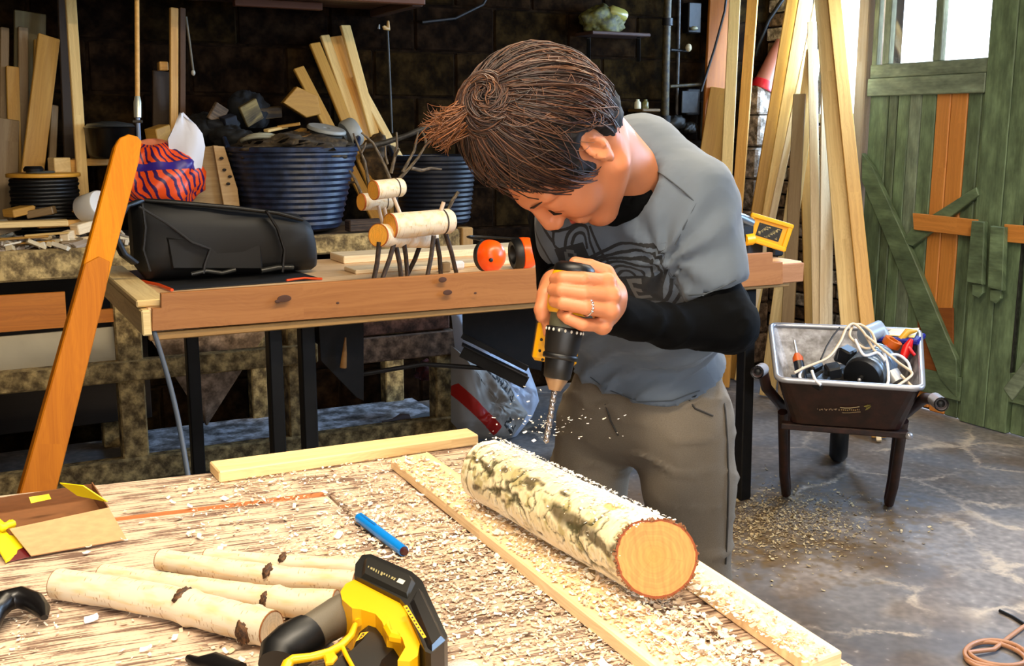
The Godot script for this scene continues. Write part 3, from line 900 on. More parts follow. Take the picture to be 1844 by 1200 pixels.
func build_rear_left() -> void:
	var h := 0.972
	var L := [
		[8, 50, 6, 340, 15, -5.10, -4.98, 5, "narrow grey-gold batten at the left edge of the boards on the rear bench"],
		[54, 22, 52, 330, 54, -5.13, -5.09, -1, "wide olive board standing behind the others at far left"],
		[41, 49, 43, 340, 17, -5.09, -5.00, 5, "greyish batten in front of the wide olive board"],
		[68, 72, 62, 335, 13, -5.08, -4.97, 2, "thin batten beside the leaning amber board at far left"],
		[88, 66, 57, 320, 38, -5.04, -4.86, 2, "broad amber board leaning left behind the cable reel"],
		[22, 120, 28, 340, 22, -5.05, -4.95, 2, "short brown-gold board behind the cable reel flange"],
		[98, 190, 92, 330, 13, -5.06, -4.97, 5, "short narrow board right of the broad amber one"],
		[15, 215, 12, 370, 36, -4.98, -4.88, 5, "low wide board at the left frame edge behind the reel"],
		[113, -60, 128, 300, 24, -5.12, -5.02, -2, "tall dark brown plank behind the pale tall one"],
		[123, -60, 147, 306, 19, -5.06, -4.82, 0, "tall pale knotty plank rising out of view right of the cable reel"],
		[313, 14, 313, 290, 15, -4.98, -4.97, 3, "upright orange post under the upper shelf"],
		[328, 14, 328, 290, 11, -5.02, -5.01, -3, "dark brown post just behind the orange one"],
		[290, 128, 290, 290, 32, -5.08, -5.04, -2, "dark brown board standing left of the orange post"],
		[537, 122, 592, 228, 21, -5.02, -4.92, 2, "short yellow batten leftmost of the offcuts leaning behind the blue tub"],
		[566, 78, 634, 245, 21, -5.08, -4.92, 2, "yellow board second from left of the leaning offcuts behind the blue tub"],
		[584, 64, 648, 245, 18, -5.10, -4.94, 0, "pale yellow board in the middle of the leaning offcuts behind the tubs"],
		[604, 66, 668, 250, 28, -5.12, -4.96, 3, "amber wide board of the leaning offcuts behind the tubs"],
		[621, 46, 676, 250, 20, -5.10, -4.90, 0, "tallest board of the leaning offcuts, its top squared"],
		[640, 140, 700, 250, 15, -5.04, -4.88, 1, "thin pale batten lowest and rightmost of the leaning offcuts"],
	]
	var cs := {-1: Color(0.42, 0.37, 0.22), -2: Color(0.24, 0.17, 0.08), -3: Color(0.34, 0.22, 0.09)}
	for r in L:
		var a := ZZ(r[0], r[1], r[5])
		var b := down_to(a, ZZ(r[2], r[3], r[6]), h)
		var dist := (a - EYE).dot(-cam_basis.z)
		one("offcut_board", plank(a, b, r[4] * dist / FOC, 0.018, Vector3(0.2, 0, 1)), pine(r[7]) if r[7] >= 0 else wood("dark_board%d" % r[7], cs[r[7]], 0.7), r[8], "board", "boards standing on the rear bench")
	# broom with a long wooden handle
	var o := base("long_handle_tool", "long upright wooden broom handle with a metal socket, behind the orange trestle plank", "tool")
	var mb := Mb.new()
	mb.tube([C(246, -80, 4.35), C(247.5, 178, 4.35)], 0.0095, 12)
	part("handle", mb, wood("handle_wood", Color(0.93, 0.70, 0.36), 0.5), o)
	var xf := func(p: Vector3, q: Vector3) -> Transform3D:
		var y := (p - q).normalized()
		var x := y.cross(Vector3.BACK).normalized()
		return Transform3D(Basis(x, y, x.cross(y)), q)
	mb = Mb.new()
	mb.lathe(xf.call(C(247.5, 174, 4.35), C(248, 212, 4.35)), [Vector2(0, 0), Vector2(0.015, 0), Vector2(0.0155, 0.06), Vector2(0.011, 0.085), Vector2(0, 0.085)], 16)
	part("ferrule", mb, mat("ferrule", Color(0.82, 0.82, 0.74), 0.3, {"metallic": 0.6}), o, "shiny pale metal socket")
	mb = Mb.new()
	mb.tube([C(248, 210, 4.35), C(250, 250, 4.36), C(250, 380, 4.38), C(251, 470, 4.40)], 0.009, 10)
	part("lower_shaft", mb, mat("shaft_grey", Color(0.50, 0.54, 0.62), 0.4, {"metallic": 0.4}), o)
	mb = Mb.new()
	mb.tube([C(240, 219, 4.345), C(256, 219, 4.345)], 0.006, 8)
	part("bolt", mb, mat("bolt_steel", Color(0.5, 0.47, 0.42), 0.4, {"metallic": 0.7}), o)

	# cable reel
	o = base("cable_reel", "black cable reel with a yellow plywood flange at the far left of the rear bench", "cable reel")
	var rc := ZZ(78, 312, -4.68)
	var R := 0.137
	var bt := 0.975
	mb = Mb.new()
	mb.lathe(Transform3D(Basis(), Vector3(rc.x, rc.y - 0.014, rc.z)), [Vector2(0, 0), Vector2(R - 0.002, 0), Vector2(R, 0.002), Vector2(R, 0.012), Vector2(R - 0.002, 0.014), Vector2(0, 0.014)], 40)
	part("flange", mb, wood("reel_ply", Color(0.88, 0.64, 0.22), 0.5), o)
	mb = Mb.new()
	mb.lathe(Transform3D(Basis(), Vector3(rc.x, bt, rc.z)), [Vector2(0, 0), Vector2(R, 0), Vector2(R, 0.014), Vector2(0, 0.014)], 40)
	part("flange", mb, wood("reel_ply", Color.WHITE), o)
	mb = Mb.new()
	var hh := rc.y - 0.016 - bt - 0.014
	var nring := 16
	for k in nring:
		var ring := []
		for s in 37: ring.append(Vector3(rc.x + cos(TAU * s / 36) * (R - 0.018 + 0.003 * sin(k * 2.3)), bt + 0.02 + (k + 0.5) * (hh - 0.01) / nring, rc.z + sin(TAU * s / 36) * (R - 0.018 + 0.003 * sin(k * 2.3))))
		mb.tube(ring, hh / nring * 0.62, 6, false)
	part("cable_winding", mb, mat("black_rubber", Color(0.028, 0.028, 0.03), 0.45), o)
	mb = Mb.new()
	mb.lathe(Transform3D(Basis(), Vector3(rc.x - 0.01, rc.y, rc.z)), [Vector2(0.018, 0.002), Vector2(0.05, 0.0), Vector2(0.055, 0.004), Vector2(0.05, 0.008), Vector2(0.018, 0.008)], 28)
	part("hub_disc", mb, mat("hub_grey", Color(0.36, 0.38, 0.36), 0.5), o)
	mb = Mb.new()
	mb.lathe(Transform3D(Basis(), Vector3(rc.x - 0.035, rc.y + 0.008, rc.z + 0.01)), [Vector2(0, 0), Vector2(0.036, 0), Vector2(0.038, 0.01), Vector2(0.03, 0.02), Vector2(0, 0.02)], 24)
	one("rubber_ring", mb, mat("black_rubber", Color.BLACK), "black rubber cap lying on the yellow reel flange", "cap")
	# offcuts and scraps on the bench
	var S := [
		[45, 398, -4.50, 0.30, 0.075, 0.022, -0.30, 0.0, 1, "wide pale offcut lying at the front left of the scrap pile"],
		[20, 428, -4.46, 0.26, 0.03, 0.008, -0.35, 0.06, 2, "thin yellow sliver below the wide pale offcut"],
		[52, 436, -4.43, 0.22, 0.02, 0.006, -0.25, 0.05, 2, "yellow-green sliver at the front edge of the rear bench"],
		[10, 440, -4.43, 0.2, 0.025, 0.01, 0.2, 0.0, 5, "grey sliver at the far left front of the rear bench"],
		[85, 420, -4.45, 0.16, 0.03, 0.008, -0.5, 0.1, 0, "short pale lath over the scrap pile"],
		[35, 373, -4.56, 0.11, 0.06, 0.03, 0.4, 0.2, 2, "small yellow wedge of wood below the cable reel"],
		[75, 375, -4.56, 0.10, 0.07, 0.03, -0.6, 0.3, 5, "grey-brown chunk of bark below the cable reel"],
		[112, 378, -4.6, 0.16, 0.03, 0.02, -0.1, 0.1, 2, "olive stick right of the bark chunk"],
		[110, 397, -4.53, 0.18, 0.03, 0.025, 0.0, 0.0, 3, "ochre stick behind the wide pale offcut"],
		[122, 416, -4.46, 0.07, 0.035, 0.05, 0.8, 0.1, 4, "small light grey chunk by the end of the wide offcut"],
		[150, 400, -4.50, 0.09, 0.05, 0.04, 0.3, 0.3, 4, "whitish crumpled scrap beside the paper roll"],
		[140, 432, -4.44, 0.15, 0.04, 0.012, 0.1, 0.0, 5, "flat grey chip at the bench edge left of the trestle plank"],
		[166, 425, -4.46, 0.10, 0.03, 0.02, -0.4, 0.2, 4, "pale chip at the bench edge beside the trestle plank"],
		[190, 420, -4.44, 0.08, 0.04, 0.02, 0.7, 0.1, 5, "brownish chip behind the trestle plank"],
		[8, 405, -4.55, 0.12, 0.05, 0.03, 0.5, 0.2, 5, "grey block at the left frame edge on the scrap pile"],
		[106, 284, -4.82, 0.07, 0.06, 0.085, 0.1, 0.0, 1, "small pale block standing behind the reel"],
		[127, 288, -4.86, 0.05, 0.05, 0.08, 0.1, 0.0, 3, "small ochre block standing right of the pale one"],
		[285, 228, -4.85, 0.10, 0.06, 0.085, 0.5, 0.35, 2, "tilted wooden block beside the broom handle"],
		[268, 262, -4.80, 0.12, 0.06, 0.04, 0.1, 0.0, 3, "ochre block under the tilted wooden block"],
		[180, 285, -4.9, 0.22, 0.06, 0.03, 0.0, 0.0, 3, "brown batten lying below the black pot"],
	]
	for r in S:
		var p := ZZ(r[0], r[1], r[2])
		p.y = maxf(p.y - r[5] * 0.5, h + r[5] * 0.5)
		mb = Mb.new()
		mb.box(Transform3D(Basis.from_euler(Vector3(0, r[6] + 0.25, r[7] * 0.6)), p), Vector3(r[3], r[5], r[4]), 0.003, ruv())
		one("wood_scrap", mb, pine(r[8]), r[9], "wood scrap", "scraps on the rear bench")
	# the bed of chips that all this lies in
	mb = Mb.new()
	for k in 420:
		var p := Vector3(rng.randf_range(-0.1, 0.62), h + rng.randf() * 0.03, rng.randf_range(-4.95, -4.40))
		p.y += 0.07 * smoothstep(-4.45, -4.75, p.z) * rng.randf()
		mb.col = [Color(0.62, 0.50, 0.30), Color(0.42, 0.34, 0.26), Color(0.75, 0.66, 0.50), Color(0.25, 0.20, 0.14)][rng.randi() % 4]
		mb.box(Transform3D(Basis.from_euler(rv(0.5) + Vector3(0, rng.randf() * TAU, 0)), p), Vector3(rng.randf_range(0.02, 0.07), rng.randf_range(0.004, 0.02), rng.randf_range(0.01, 0.03)), 0.001)
	mb.tint = true
	var st := part("wood_chips", mb, mat("chip_mix", Color.WHITE, 0.8, {"vertex_color_use_as_albedo": true}))
	tag(st, "bed of small wood chips and splinters under the scraps on the rear bench", "wood chips")
	st.set_meta("kind", "stuff")
	# paper roll
	o = base("paper_roll", "white paper roll half hidden behind the orange trestle plank", "roll")
	var c0 := ZZ(166, 372, -4.50)
	mb = Mb.new()
	var ax := Basis.from_euler(Vector3(deg_to_rad(75), deg_to_rad(35), 0))
	mb.lathe(Transform3D(ax, c0), [Vector2(0.015, -0.05), Vector2(0.05, -0.05), Vector2(0.053, -0.046), Vector2(0.053, 0.046), Vector2(0.05, 0.05), Vector2(0.015, 0.05), Vector2(0.015, -0.05)], 28)
	part("paper", mb, mat("white_paper", Color(0.88, 0.86, 0.82), 0.7), o)
	mb = Mb.new()
	mb.lathe(Transform3D(ax, c0), [Vector2(0.012, -0.051), Vector2(0.0148, -0.051), Vector2(0.0148, 0.051), Vector2(0.012, 0.051), Vector2(0.012, -0.051)], 20)
	part("core", mb, mat("card_core", Color(0.45, 0.30, 0.18), 0.8), o)
	# black pot
	o = base("black_pot", "black lidded pot in the dark behind the orange trestle plank", "pot")
	c0 = ZZ(202, 285, -4.85)
	mb = Mb.new()
	mb.lathe(Transform3D(Basis(), Vector3(c0.x, maxf(c0.y, h + 0.03), c0.z)), [Vector2(0, 0), Vector2(0.085, 0), Vector2(0.098, 0.015), Vector2(0.102, 0.12), Vector2(0.106, 0.125), Vector2(0.10, 0.13), Vector2(0, 0.13)], 32)
	part("body", mb, mat("black_enamel", Color(0.025, 0.025, 0.028), 0.3), o)
	mb = Mb.new()
	mb.lathe(Transform3D(Basis(), Vector3(c0.x, maxf(c0.y, h + 0.03) + 0.13, c0.z)), [Vector2(0.1, 0.0), Vector2(0.09, 0.012), Vector2(0.03, 0.022), Vector2(0, 0.022)], 32)
	part("lid", mb, mat("lid_highlight", Color(0.30, 0.30, 0.29), 0.35, {"metallic": 0.5}), o)  # highlight on the dark lid put into its grey colour
	build_rear_stuff(h)

# a crumpled lump: an ellipsoid pushed about by noise
func lump(c: Vector3, r: Vector3, sd: int, amp: float, freq: float, turn := 0.0, seg := 40) -> Mb:
	var mb := Mb.new()
	var f := fnl(sd, freq, 3)
	var rings := seg / 2
	var pts := []
	var bs := Basis.from_euler(Vector3(0, turn, 0))
	for i in rings + 1:
		var th := PI * i / rings
		for s in seg + 1:
			var an := TAU * (s % seg) / seg
			var d := Vector3(sin(th) * cos(an), cos(th), sin(th) * sin(an))
			var nz := f.get_noise_3d(d.x * 10.0, d.y * 10.0, d.z * 10.0)
			var ridge := 1.0 - absf(f.get_noise_3d(d.x * 10.0 + 50.0, d.y * 10.0, d.z * 10.0)) * 2.0
			var p := d * (1.0 + amp * nz + amp * 0.6 * ridge)
			if p.y < -0.75: p.y = -0.75
			pts.append(c + bs * (p * r))
	for i in rings + 1:
		for s in seg + 1:
			var k := i * (seg + 1) + s
			var a: Vector3 = pts[i * (seg + 1) + (s + 1) % seg] - pts[i * (seg + 1) + (s + seg - 1) % seg]
			var b: Vector3 = pts[mini(i + 1, rings) * (seg + 1) + s] - pts[maxi(i - 1, 0) * (seg + 1) + s]
			var nn := a.cross(b).normalized()
			if nn.dot(pts[k] - c) < 0.0: nn = -nn
			if nn.length() < 0.5: nn = Vector3.UP if i == 0 else Vector3.DOWN
			mb.vert(pts[k], nn, Vector2(float(s) / seg, float(i) / rings))
	for i in rings:
		for s in seg:
			var k := i * (seg + 1) + s
			mb.tri(k, k + 1, k + seg + 2); mb.tri(k, k + seg + 2, k + seg + 1)
	return mb

func build_rear_stuff(h: float) -> void:
	# orange and purple carrier bag, white bag beside it
	var nn := fnl(8, 0.03, 2)
	tex.carrier = paint(256, 256, func(x: int, y: int):
		var s := sin((x * 0.35 + y * 0.16 + 3.0 * nn.get_noise_2d(x * 0.6, y * 0.6)) )
		var c := Color(0.97, 0.33, 0.10)
		if s > 0.45: c = Color(0.20, 0.08, 0.34)
		if y < 105 and y > 84 and (x > 30 and x < 190): c = Color(0.22, 0.14, 0.50)
		if y < 30: c = Color(0.95, 0.55, 0.38)
		return c)
	var c0 := ZZ(285, 318, -4.36)
	c0.y = h + 0.10
	c0.z = -4.62
	one("carrier_bag", lump(ZZ(283, 322, -4.55), Vector3(0.165, 0.135, 0.11), 91, 0.22, 0.09, -0.1), mat("carrier", Color(1, 1, 1), 0.35, {"albedo_texture": tex.carrier, "uv1_scale": Vector3(2, 1, 1)}), "crumpled orange and purple striped plastic bag behind the black bag", "plastic bag")
	var mb := Mb.new()
	var g := []
	for i in 9:
		var row := []
		for j in 7:
			var u := j / 6.0
			var t := i / 8.0
			var l := Vector2(326, 204).lerp(Vector2(296, 262), minf(t * 1.6, 1.0)).lerp(Vector2(352, 326), maxf(0.0, t * 1.6 - 0.9) / 0.7)
			var r := Vector2(328, 204).lerp(Vector2(371, 242), minf(t * 2.2, 1.0)).lerp(Vector2(358, 328), maxf(0.0, t * 1.5 - 0.5))
			var p := l.lerp(r, u)
			row.append(ZZ(p.x, p.y, -4.50 + 0.014 * sin(u * PI) * sin(t * PI) + 0.008 * sin(u * 7.0 + t * 5.0)))
		g.append(row)
	mb.sheet(g, 0.012)
	one("white_bag", mb, mat("white_plastic", Color(0.88, 0.86, 0.86), 0.45), "white plastic bag standing up out of the orange bag", "plastic bag")
	# beige panels behind
	one("beige_panel", slab([Vector2(338, 268), Vector2(392, 262), Vector2(402, 372), Vector2(345, 378)], "z", -4.66, 0.012), wood("beige_panel", Color(0.66, 0.54, 0.36), 0.7), "beige panel leaning between the white bag and the blue tub", "panel")
	mb = slab([Vector2(384, 262), Vector2(404, 264), Vector2(428, 340), Vector2(432, 372), Vector2(404, 376)], "z", -4.63, 0.02)
	var o := base("marked_board", "beige offcut with dark knots leaning against the blue tub", "board")
	part("board", mb, wood("beige_board", Color(0.76, 0.62, 0.42), 0.6), o)
	for q in [[404, 306], [414, 318], [411, 331], [399, 285]]:
		mb = Mb.new()
		mb.ell(Transform3D(Basis().scaled(Vector3(0.009, 0.006, 0.002)), ZZ(q[0], q[1], -4.619)), 10, 6)
		part("knot", mb, mat("knot_dark", Color(0.12, 0.08, 0.05), 0.8), o)
	# dark jumble between post and tubs
	var J := [
		[446, 205, -4.98, Vector3(0.085, 0.085, 0.07), Color(0.035, 0.035, 0.045), "dark navy rag heaped above the blue tub", "rag"],
		[398, 230, -4.92, Vector3(0.09, 0.06, 0.07), Color(0.06, 0.05, 0.045), "black-brown rag left of the navy rag", "rag"],
		[362, 236, -4.95, Vector3(0.10, 0.07, 0.08), Color(0.045, 0.04, 0.035), "low dark rag behind the white bag", "rag"],
		[418, 250, -4.80, Vector3(0.09, 0.05, 0.07), Color(0.10, 0.095, 0.08), "dusty grey rag at the rim of the blue tub", "rag"],
		[680, 300, -4.90, Vector3(0.09, 0.13, 0.08), Color(0.40, 0.30, 0.15), "brown paper sack between the two tubs", "sack"],
	]
	var k := 0
	for r in J:
		one("rag" if r[6] == "rag" else "paper_sack", lump(ZZ(r[0], r[1], r[2]), r[3], 100 + k, 0.3, 0.11, k * 0.7, 32), grimy("rag_%d" % k, r[4], 0.8, 5.0), r[5], r[6])
		k += 1
	for r in [[452, 203, -4.88, 0.09, 0.10, 0.02, 0.5, Color(0.55, 0.47, 0.27), "olive cardboard scrap stuck in the dark rags"], [392, 205, -4.86, 0.07, 0.08, 0.02, -0.5, Color(0.45, 0.36, 0.26), "brown cardboard scrap left in the dark rags"], [412, 219, -4.84, 0.06, 0.05, 0.05, 0.3, Color(0.09, 0.11, 0.2), "small dark blue box among the dark rags"], [478, 204, -4.95, 0.16, 0.05, 0.03, 0.1, Color(0.36, 0.27, 0.10), "brown batten lying behind the blue tub"]]:
		mb = Mb.new()
		mb.box(Transform3D(Basis.from_euler(Vector3(0.2, 0.3, r[6])), ZZ(r[0], r[1], r[2])), Vector3(r[3], r[4], r[5]), 0.003, ruv())
		one("scrap_piece", mb, mat("scrapc_%d" % k, r[7], 0.7, {"albedo_texture": tex.wood_old}), r[8], "scrap")
		k += 1
	mb = slab([Vector2(510, 185), Vector2(535, 156), Vector2(572, 172), Vector2(578, 206), Vector2(552, 212)], "z", -4.90, 0.05, 0.004)
	one("wood_wedge", mb, pine(2), "chunky yellow wedge of wood lying behind the blue tub", "wood scrap")
	one("brown_offcut", bx(ZZ(626, 412, -4.44) * Vector3(1, 0, 1) + Vector3(0, 0.985, -0.04), ZZ(688, 412, -4.44) * Vector3(1, 0, 1) + Vector3(0, 1.035, 0.03), 0.004), wood("brown_offcut", Color(0.36, 0.27, 0.19), 0.7, true), "dark brown offcut lying on the rear bench between the tubs", "wood scrap")
	one("ochre_block", bx(ZZ(283, 128, -5.06), ZZ(303, 111, -5.0), 0.004), pine(3), "small ochre block on top of the dark board left of the orange post", "block")
	# tubs
	tub(ZZ(528, 300, -4.68), 0.275, 0.195, 0.36, 0.985, "large dusty blue ribbed tub full of cable and offcuts", Color(0.17, 0.23, 0.36))
	tub(ZZ(780, 300, -4.66), 0.195, 0.165, 0.315, 0.985, "smaller dark blue tub behind the antlers of the log reindeer", Color(0.085, 0.11, 0.17))
	# in the big tub
	var tp := 0.985 + 0.36
	var tc := ZZ(528, 300, -4.68)
	o = base("grey_spool", "grey plastic spool with a centre hole lying on top of the big tub", "spool")
	var sc := ZZ(586, 232, -4.66)
	sc.y = tp + 0.045
	var tilt := Transform3D(Basis.from_euler(Vector3(0.22, 0, -0.12)), sc)
	mb = Mb.new()
	mb.lathe(tilt, [Vector2(0.016, 0.034), Vector2(0.08, 0.036), Vector2(0.086, 0.03), Vector2(0.086, 0.022), Vector2(0.06, 0.016), Vector2(0.06, -0.02), Vector2(0.084, -0.026), Vector2(0.084, -0.036), Vector2(0.016, -0.036), Vector2(0.016, 0.034)], 32)
	part("spool", mb, mat("spool_grey", Color(0.58, 0.58, 0.55), 0.45), o)
	mb = Mb.new()
	mb.lathe(tilt.translated_local(Vector3(0, -0.002, 0)), [Vector2(0.0605, -0.018), Vector2(0.072, -0.016), Vector2(0.073, 0.014), Vector2(0.0605, 0.016)], 28)
	part("winding", mb, mat("winding_dark", Color(0.20, 0.20, 0.17), 0.6), o)
	mb = Mb.new()
	mb.lathe(Transform3D(Basis.from_euler(Vector3(0.5, 0.3, -1.1)), ZZ(632, 240, -4.72)), [Vector2(0.02, -0.03), Vector2(0.06, -0.03), Vector2(0.066, -0.02), Vector2(0.066, 0.02), Vector2(0.06, 0.03), Vector2(0.02, 0.03), Vector2(0.02, -0.03)], 28)
	one("grey_ring", mb, mat("spool_grey", Color.WHITE), "second grey ring standing on edge at the right rim of the big tub", "spool")
	for q in [[470, 246, 0.075, 0.0, Color(0.58, 0.56, 0.46), "loop of pale grey cable at the left rim of the big tub"], [520, 240, 0.10, 0.2, Color(0.50, 0.36, 0.20), "loop of brown cable lying in the big tub"], [500, 252, 0.085, -0.2, Color(0.34, 0.34, 0.24), "loop of olive cable in front inside the big tub"]]:
		mb = Mb.new()
		var pts := []
		var cc := ZZ(q[0], q[1], -4.66)
		cc.y = tp + 0.02
		for s in 45:
			var a := TAU * s / 22.0
			pts.append(cc + Vector3(cos(a) * q[2] * (1.0 + 0.1 * sin(a * 0.5)), 0.02 * sin(a + q[3] * 9.0) + 0.008 * s / 22.0, sin(a) * q[2] * 0.7))
		mb.tube(pts, 0.009, 7)
		one("cable_loop", mb, mat("cable_%d" % q[0], q[4], 0.5), q[5], "cable")
	one("tub_debris", lump(Vector3(tc.x, tp - 0.015, tc.z), Vector3(0.235, 0.055, 0.22), 130, 0.4, 0.2, 0.0, 40), grimy("debris", Color(0.38, 0.31, 0.2), 0.9, 8.0), "brown dusty debris filling the big blue tub", "debris")
	for q in [[497, 232, 0.12, 0.5], [520, 226, 0.1, -0.3], [540, 236, 0.09, 0.9]]:
		mb = Mb.new()
		mb.box(Transform3D(Basis.from_euler(Vector3(0.1, q[3], 0.15)), ZZ(q[0], q[1], -4.72)), Vector3(q[2], 0.012, 0.03), 0.002, ruv())
		one("tub_offcut", mb, pine(0 if q[0] < 510 else 2), ["yellowish sliver lying leftmost on the debris in the big tub", "ochre sliver in the middle of the big tub's debris", "short sliver on the debris beside the grey spool"][0 if q[0] == 497 else 1 if q[0] == 520 else 2], "wood scrap")
	# dark stuff and a long grey pipe over the small tub
	o = base("tool_pipe", "long grey curved handle pointing right over the small tub, towards the hair of the woman", "handle")
	mb = Mb.new()
	mb.tube([ZZ(640, 268, -4.78), ZZ(690, 258, -4.74), ZZ(730, 245, -4.70), ZZ(775, 226, -4.66), ZZ(810, 217, -4.64), ZZ(822, 216, -4.63)], [0.012, 0.013, 0.013, 0.013, 0.013, 0.013], 10)
	part("tube", mb, grimy("pipe_grey", Color(0.36, 0.34, 0.31), 0.5, 4.0), o)
	mb = Mb.new()
	mb.tube([ZZ(816, 216, -4.63), ZZ(845, 215, -4.62), ZZ(880, 216, -4.61)], 0.017, 12)
	part("grip", mb, mat("grip_blue", Color(0.52, 0.56, 0.64), 0.5), o)
	# hooks and cords on the wall
	o = base("hanging_rod", "thin rod with a small yellow hook hanging on the dark wall", "rod")
	mb = Mb.new()
	mb.tube([ZZ(698, 56, -5.12), ZZ(701, 120, -5.12), ZZ(706, 240, -5.12)], 0.006, 8)
	part("rod", mb, mat("rod_dark", Color(0.22, 0.21, 0.19), 0.5), o)
	mb = Mb.new()
	mb.tube([ZZ(699, 38, -5.11), ZZ(699, 52, -5.10), ZZ(692, 50, -5.10), ZZ(690, 47, -5.10)], [0.006, 0.012, 0.012, 0.006], 8)
	part("hook", mb, mat("hook_yellow", Color(0.80, 0.62, 0.36), 0.5), o)
	mb = Mb.new()
	mb.tube([ZZ(683, 44, -5.10), ZZ(682, 52, -5.10)], [0.003, 0.007], 8)
	part("tip", mb, mat("tip_grey", Color(0.6, 0.6, 0.58), 0.4), o)
	o = base("thin_string", "thin grey cord with a small end hanging beside the orange post", "cord")
	mb = Mb.new()
	mb.tube([ZZ(335, 30, -4.95), ZZ(342, 80, -4.95), ZZ(348, 128, -4.95)], 0.005, 6)
	part("cord", mb, mat("cord_grey", Color(0.45, 0.42, 0.36), 0.7), o)
	mb = Mb.new()
	mb.ell(Transform3D(Basis().scaled(Vector3(0.009, 0.013, 0.009)), ZZ(348, 131, -4.95)), 10, 8)
	part("toggle", mb, mat("toggle", Color(0.7, 0.68, 0.62), 0.5), o)
	mb = Mb.new()
	mb.tube([ZZ(760, 40, -5.13), ZZ(820, 33, -5.13), ZZ(870, 8, -5.13), ZZ(885, -20, -5.13)], 0.007, 7)
	one("wall_cable", mb, mat("cable_dark", Color(0.10, 0.09, 0.085), 0.6), "dark cable sagging along the upper block wall", "cable")
	# upper shelf
	o = base("upper_shelf", "dark wooden shelf of boards high along the back wall at the top left", "shelf")
	for q in 3:
		part("shelf_board", bx(Vector3(-2.6, 1.985, -5.14 + q * 0.185), Vector3(1.96, 2.015, -4.96 + q * 0.185), 0.003), wood("shelf_dark", Color(0.25, 0.15, 0.10), 0.7), o)
	part("front_beam", bx(Vector3(-2.6, 1.955, -4.62), Vector3(1.95, 2.05, -4.57), 0.004), wood("shelf_edge", Color(0.38, 0.22, 0.12), 0.6), o)
	part("batten", bx(Vector3(1.2, 1.95, -4.98), Vector3(1.6, 1.984, -4.94), 0.003), wood("shelf_edge", Color.WHITE), o)
	for x in [-2.2, 1.9]:
		part("bracket", bx(Vector3(x, 1.95, -5.14), Vector3(x + 0.05, 1.984, -4.6), 0.003), wood("shelf_dark", Color.WHITE), o)

func tub(c: Vector3, rt: float, rb: float, hgt: float, y0: float, label: String, col: Color) -> void:
	var o := base("plastic_tub", label, "tub", "tubs on the rear bench")
	var pr := [Vector2(0, 0), Vector2(rb * 0.9, 0.0), Vector2(rb, 0.012)]
	var n := 26
	for k in n:
		var t := (k + 0.5) / n
		pr.append(Vector2(lerpf(rb, rt, t) + (0.006 if k % 2 else -0.001), 0.012 + t * (hgt - 0.04)))
	pr.append_array([Vector2(rt + 0.002, hgt - 0.026), Vector2(rt + 0.014, hgt - 0.02), Vector2(rt + 0.016, hgt - 0.004), Vector2(rt + 0.008, hgt), Vector2(rt - 0.006, hgt - 0.004), Vector2(rb - 0.006, 0.02), Vector2(0, 0.02)])
	var mb := Mb.new()
	mb.lathe(Transform3D(Basis(), Vector3(c.x, y0, c.z)), pr, 56)
	part("body", mb, grimy("tub_%d" % int(rt * 1000), col, 0.45, 3.5), o)
	for s in [-1.0, 1.0]:
		var pts := []
		for k in 11:
			var a := -0.32 + 0.64 * k / 10.0 + (0.25 if s > 0 else PI + 0.25)
			pts.append(Vector3(c.x + cos(a) * (rt + 0.01), y0 + hgt + 0.035 * sin(PI * k / 10.0), c.z + sin(a) * (rt + 0.01)))
		mb = Mb.new()
		mb.tube(pts, 0.011, 8)
		part("handle", mb, mats["tub_%d" % int(rt * 1000)], o)

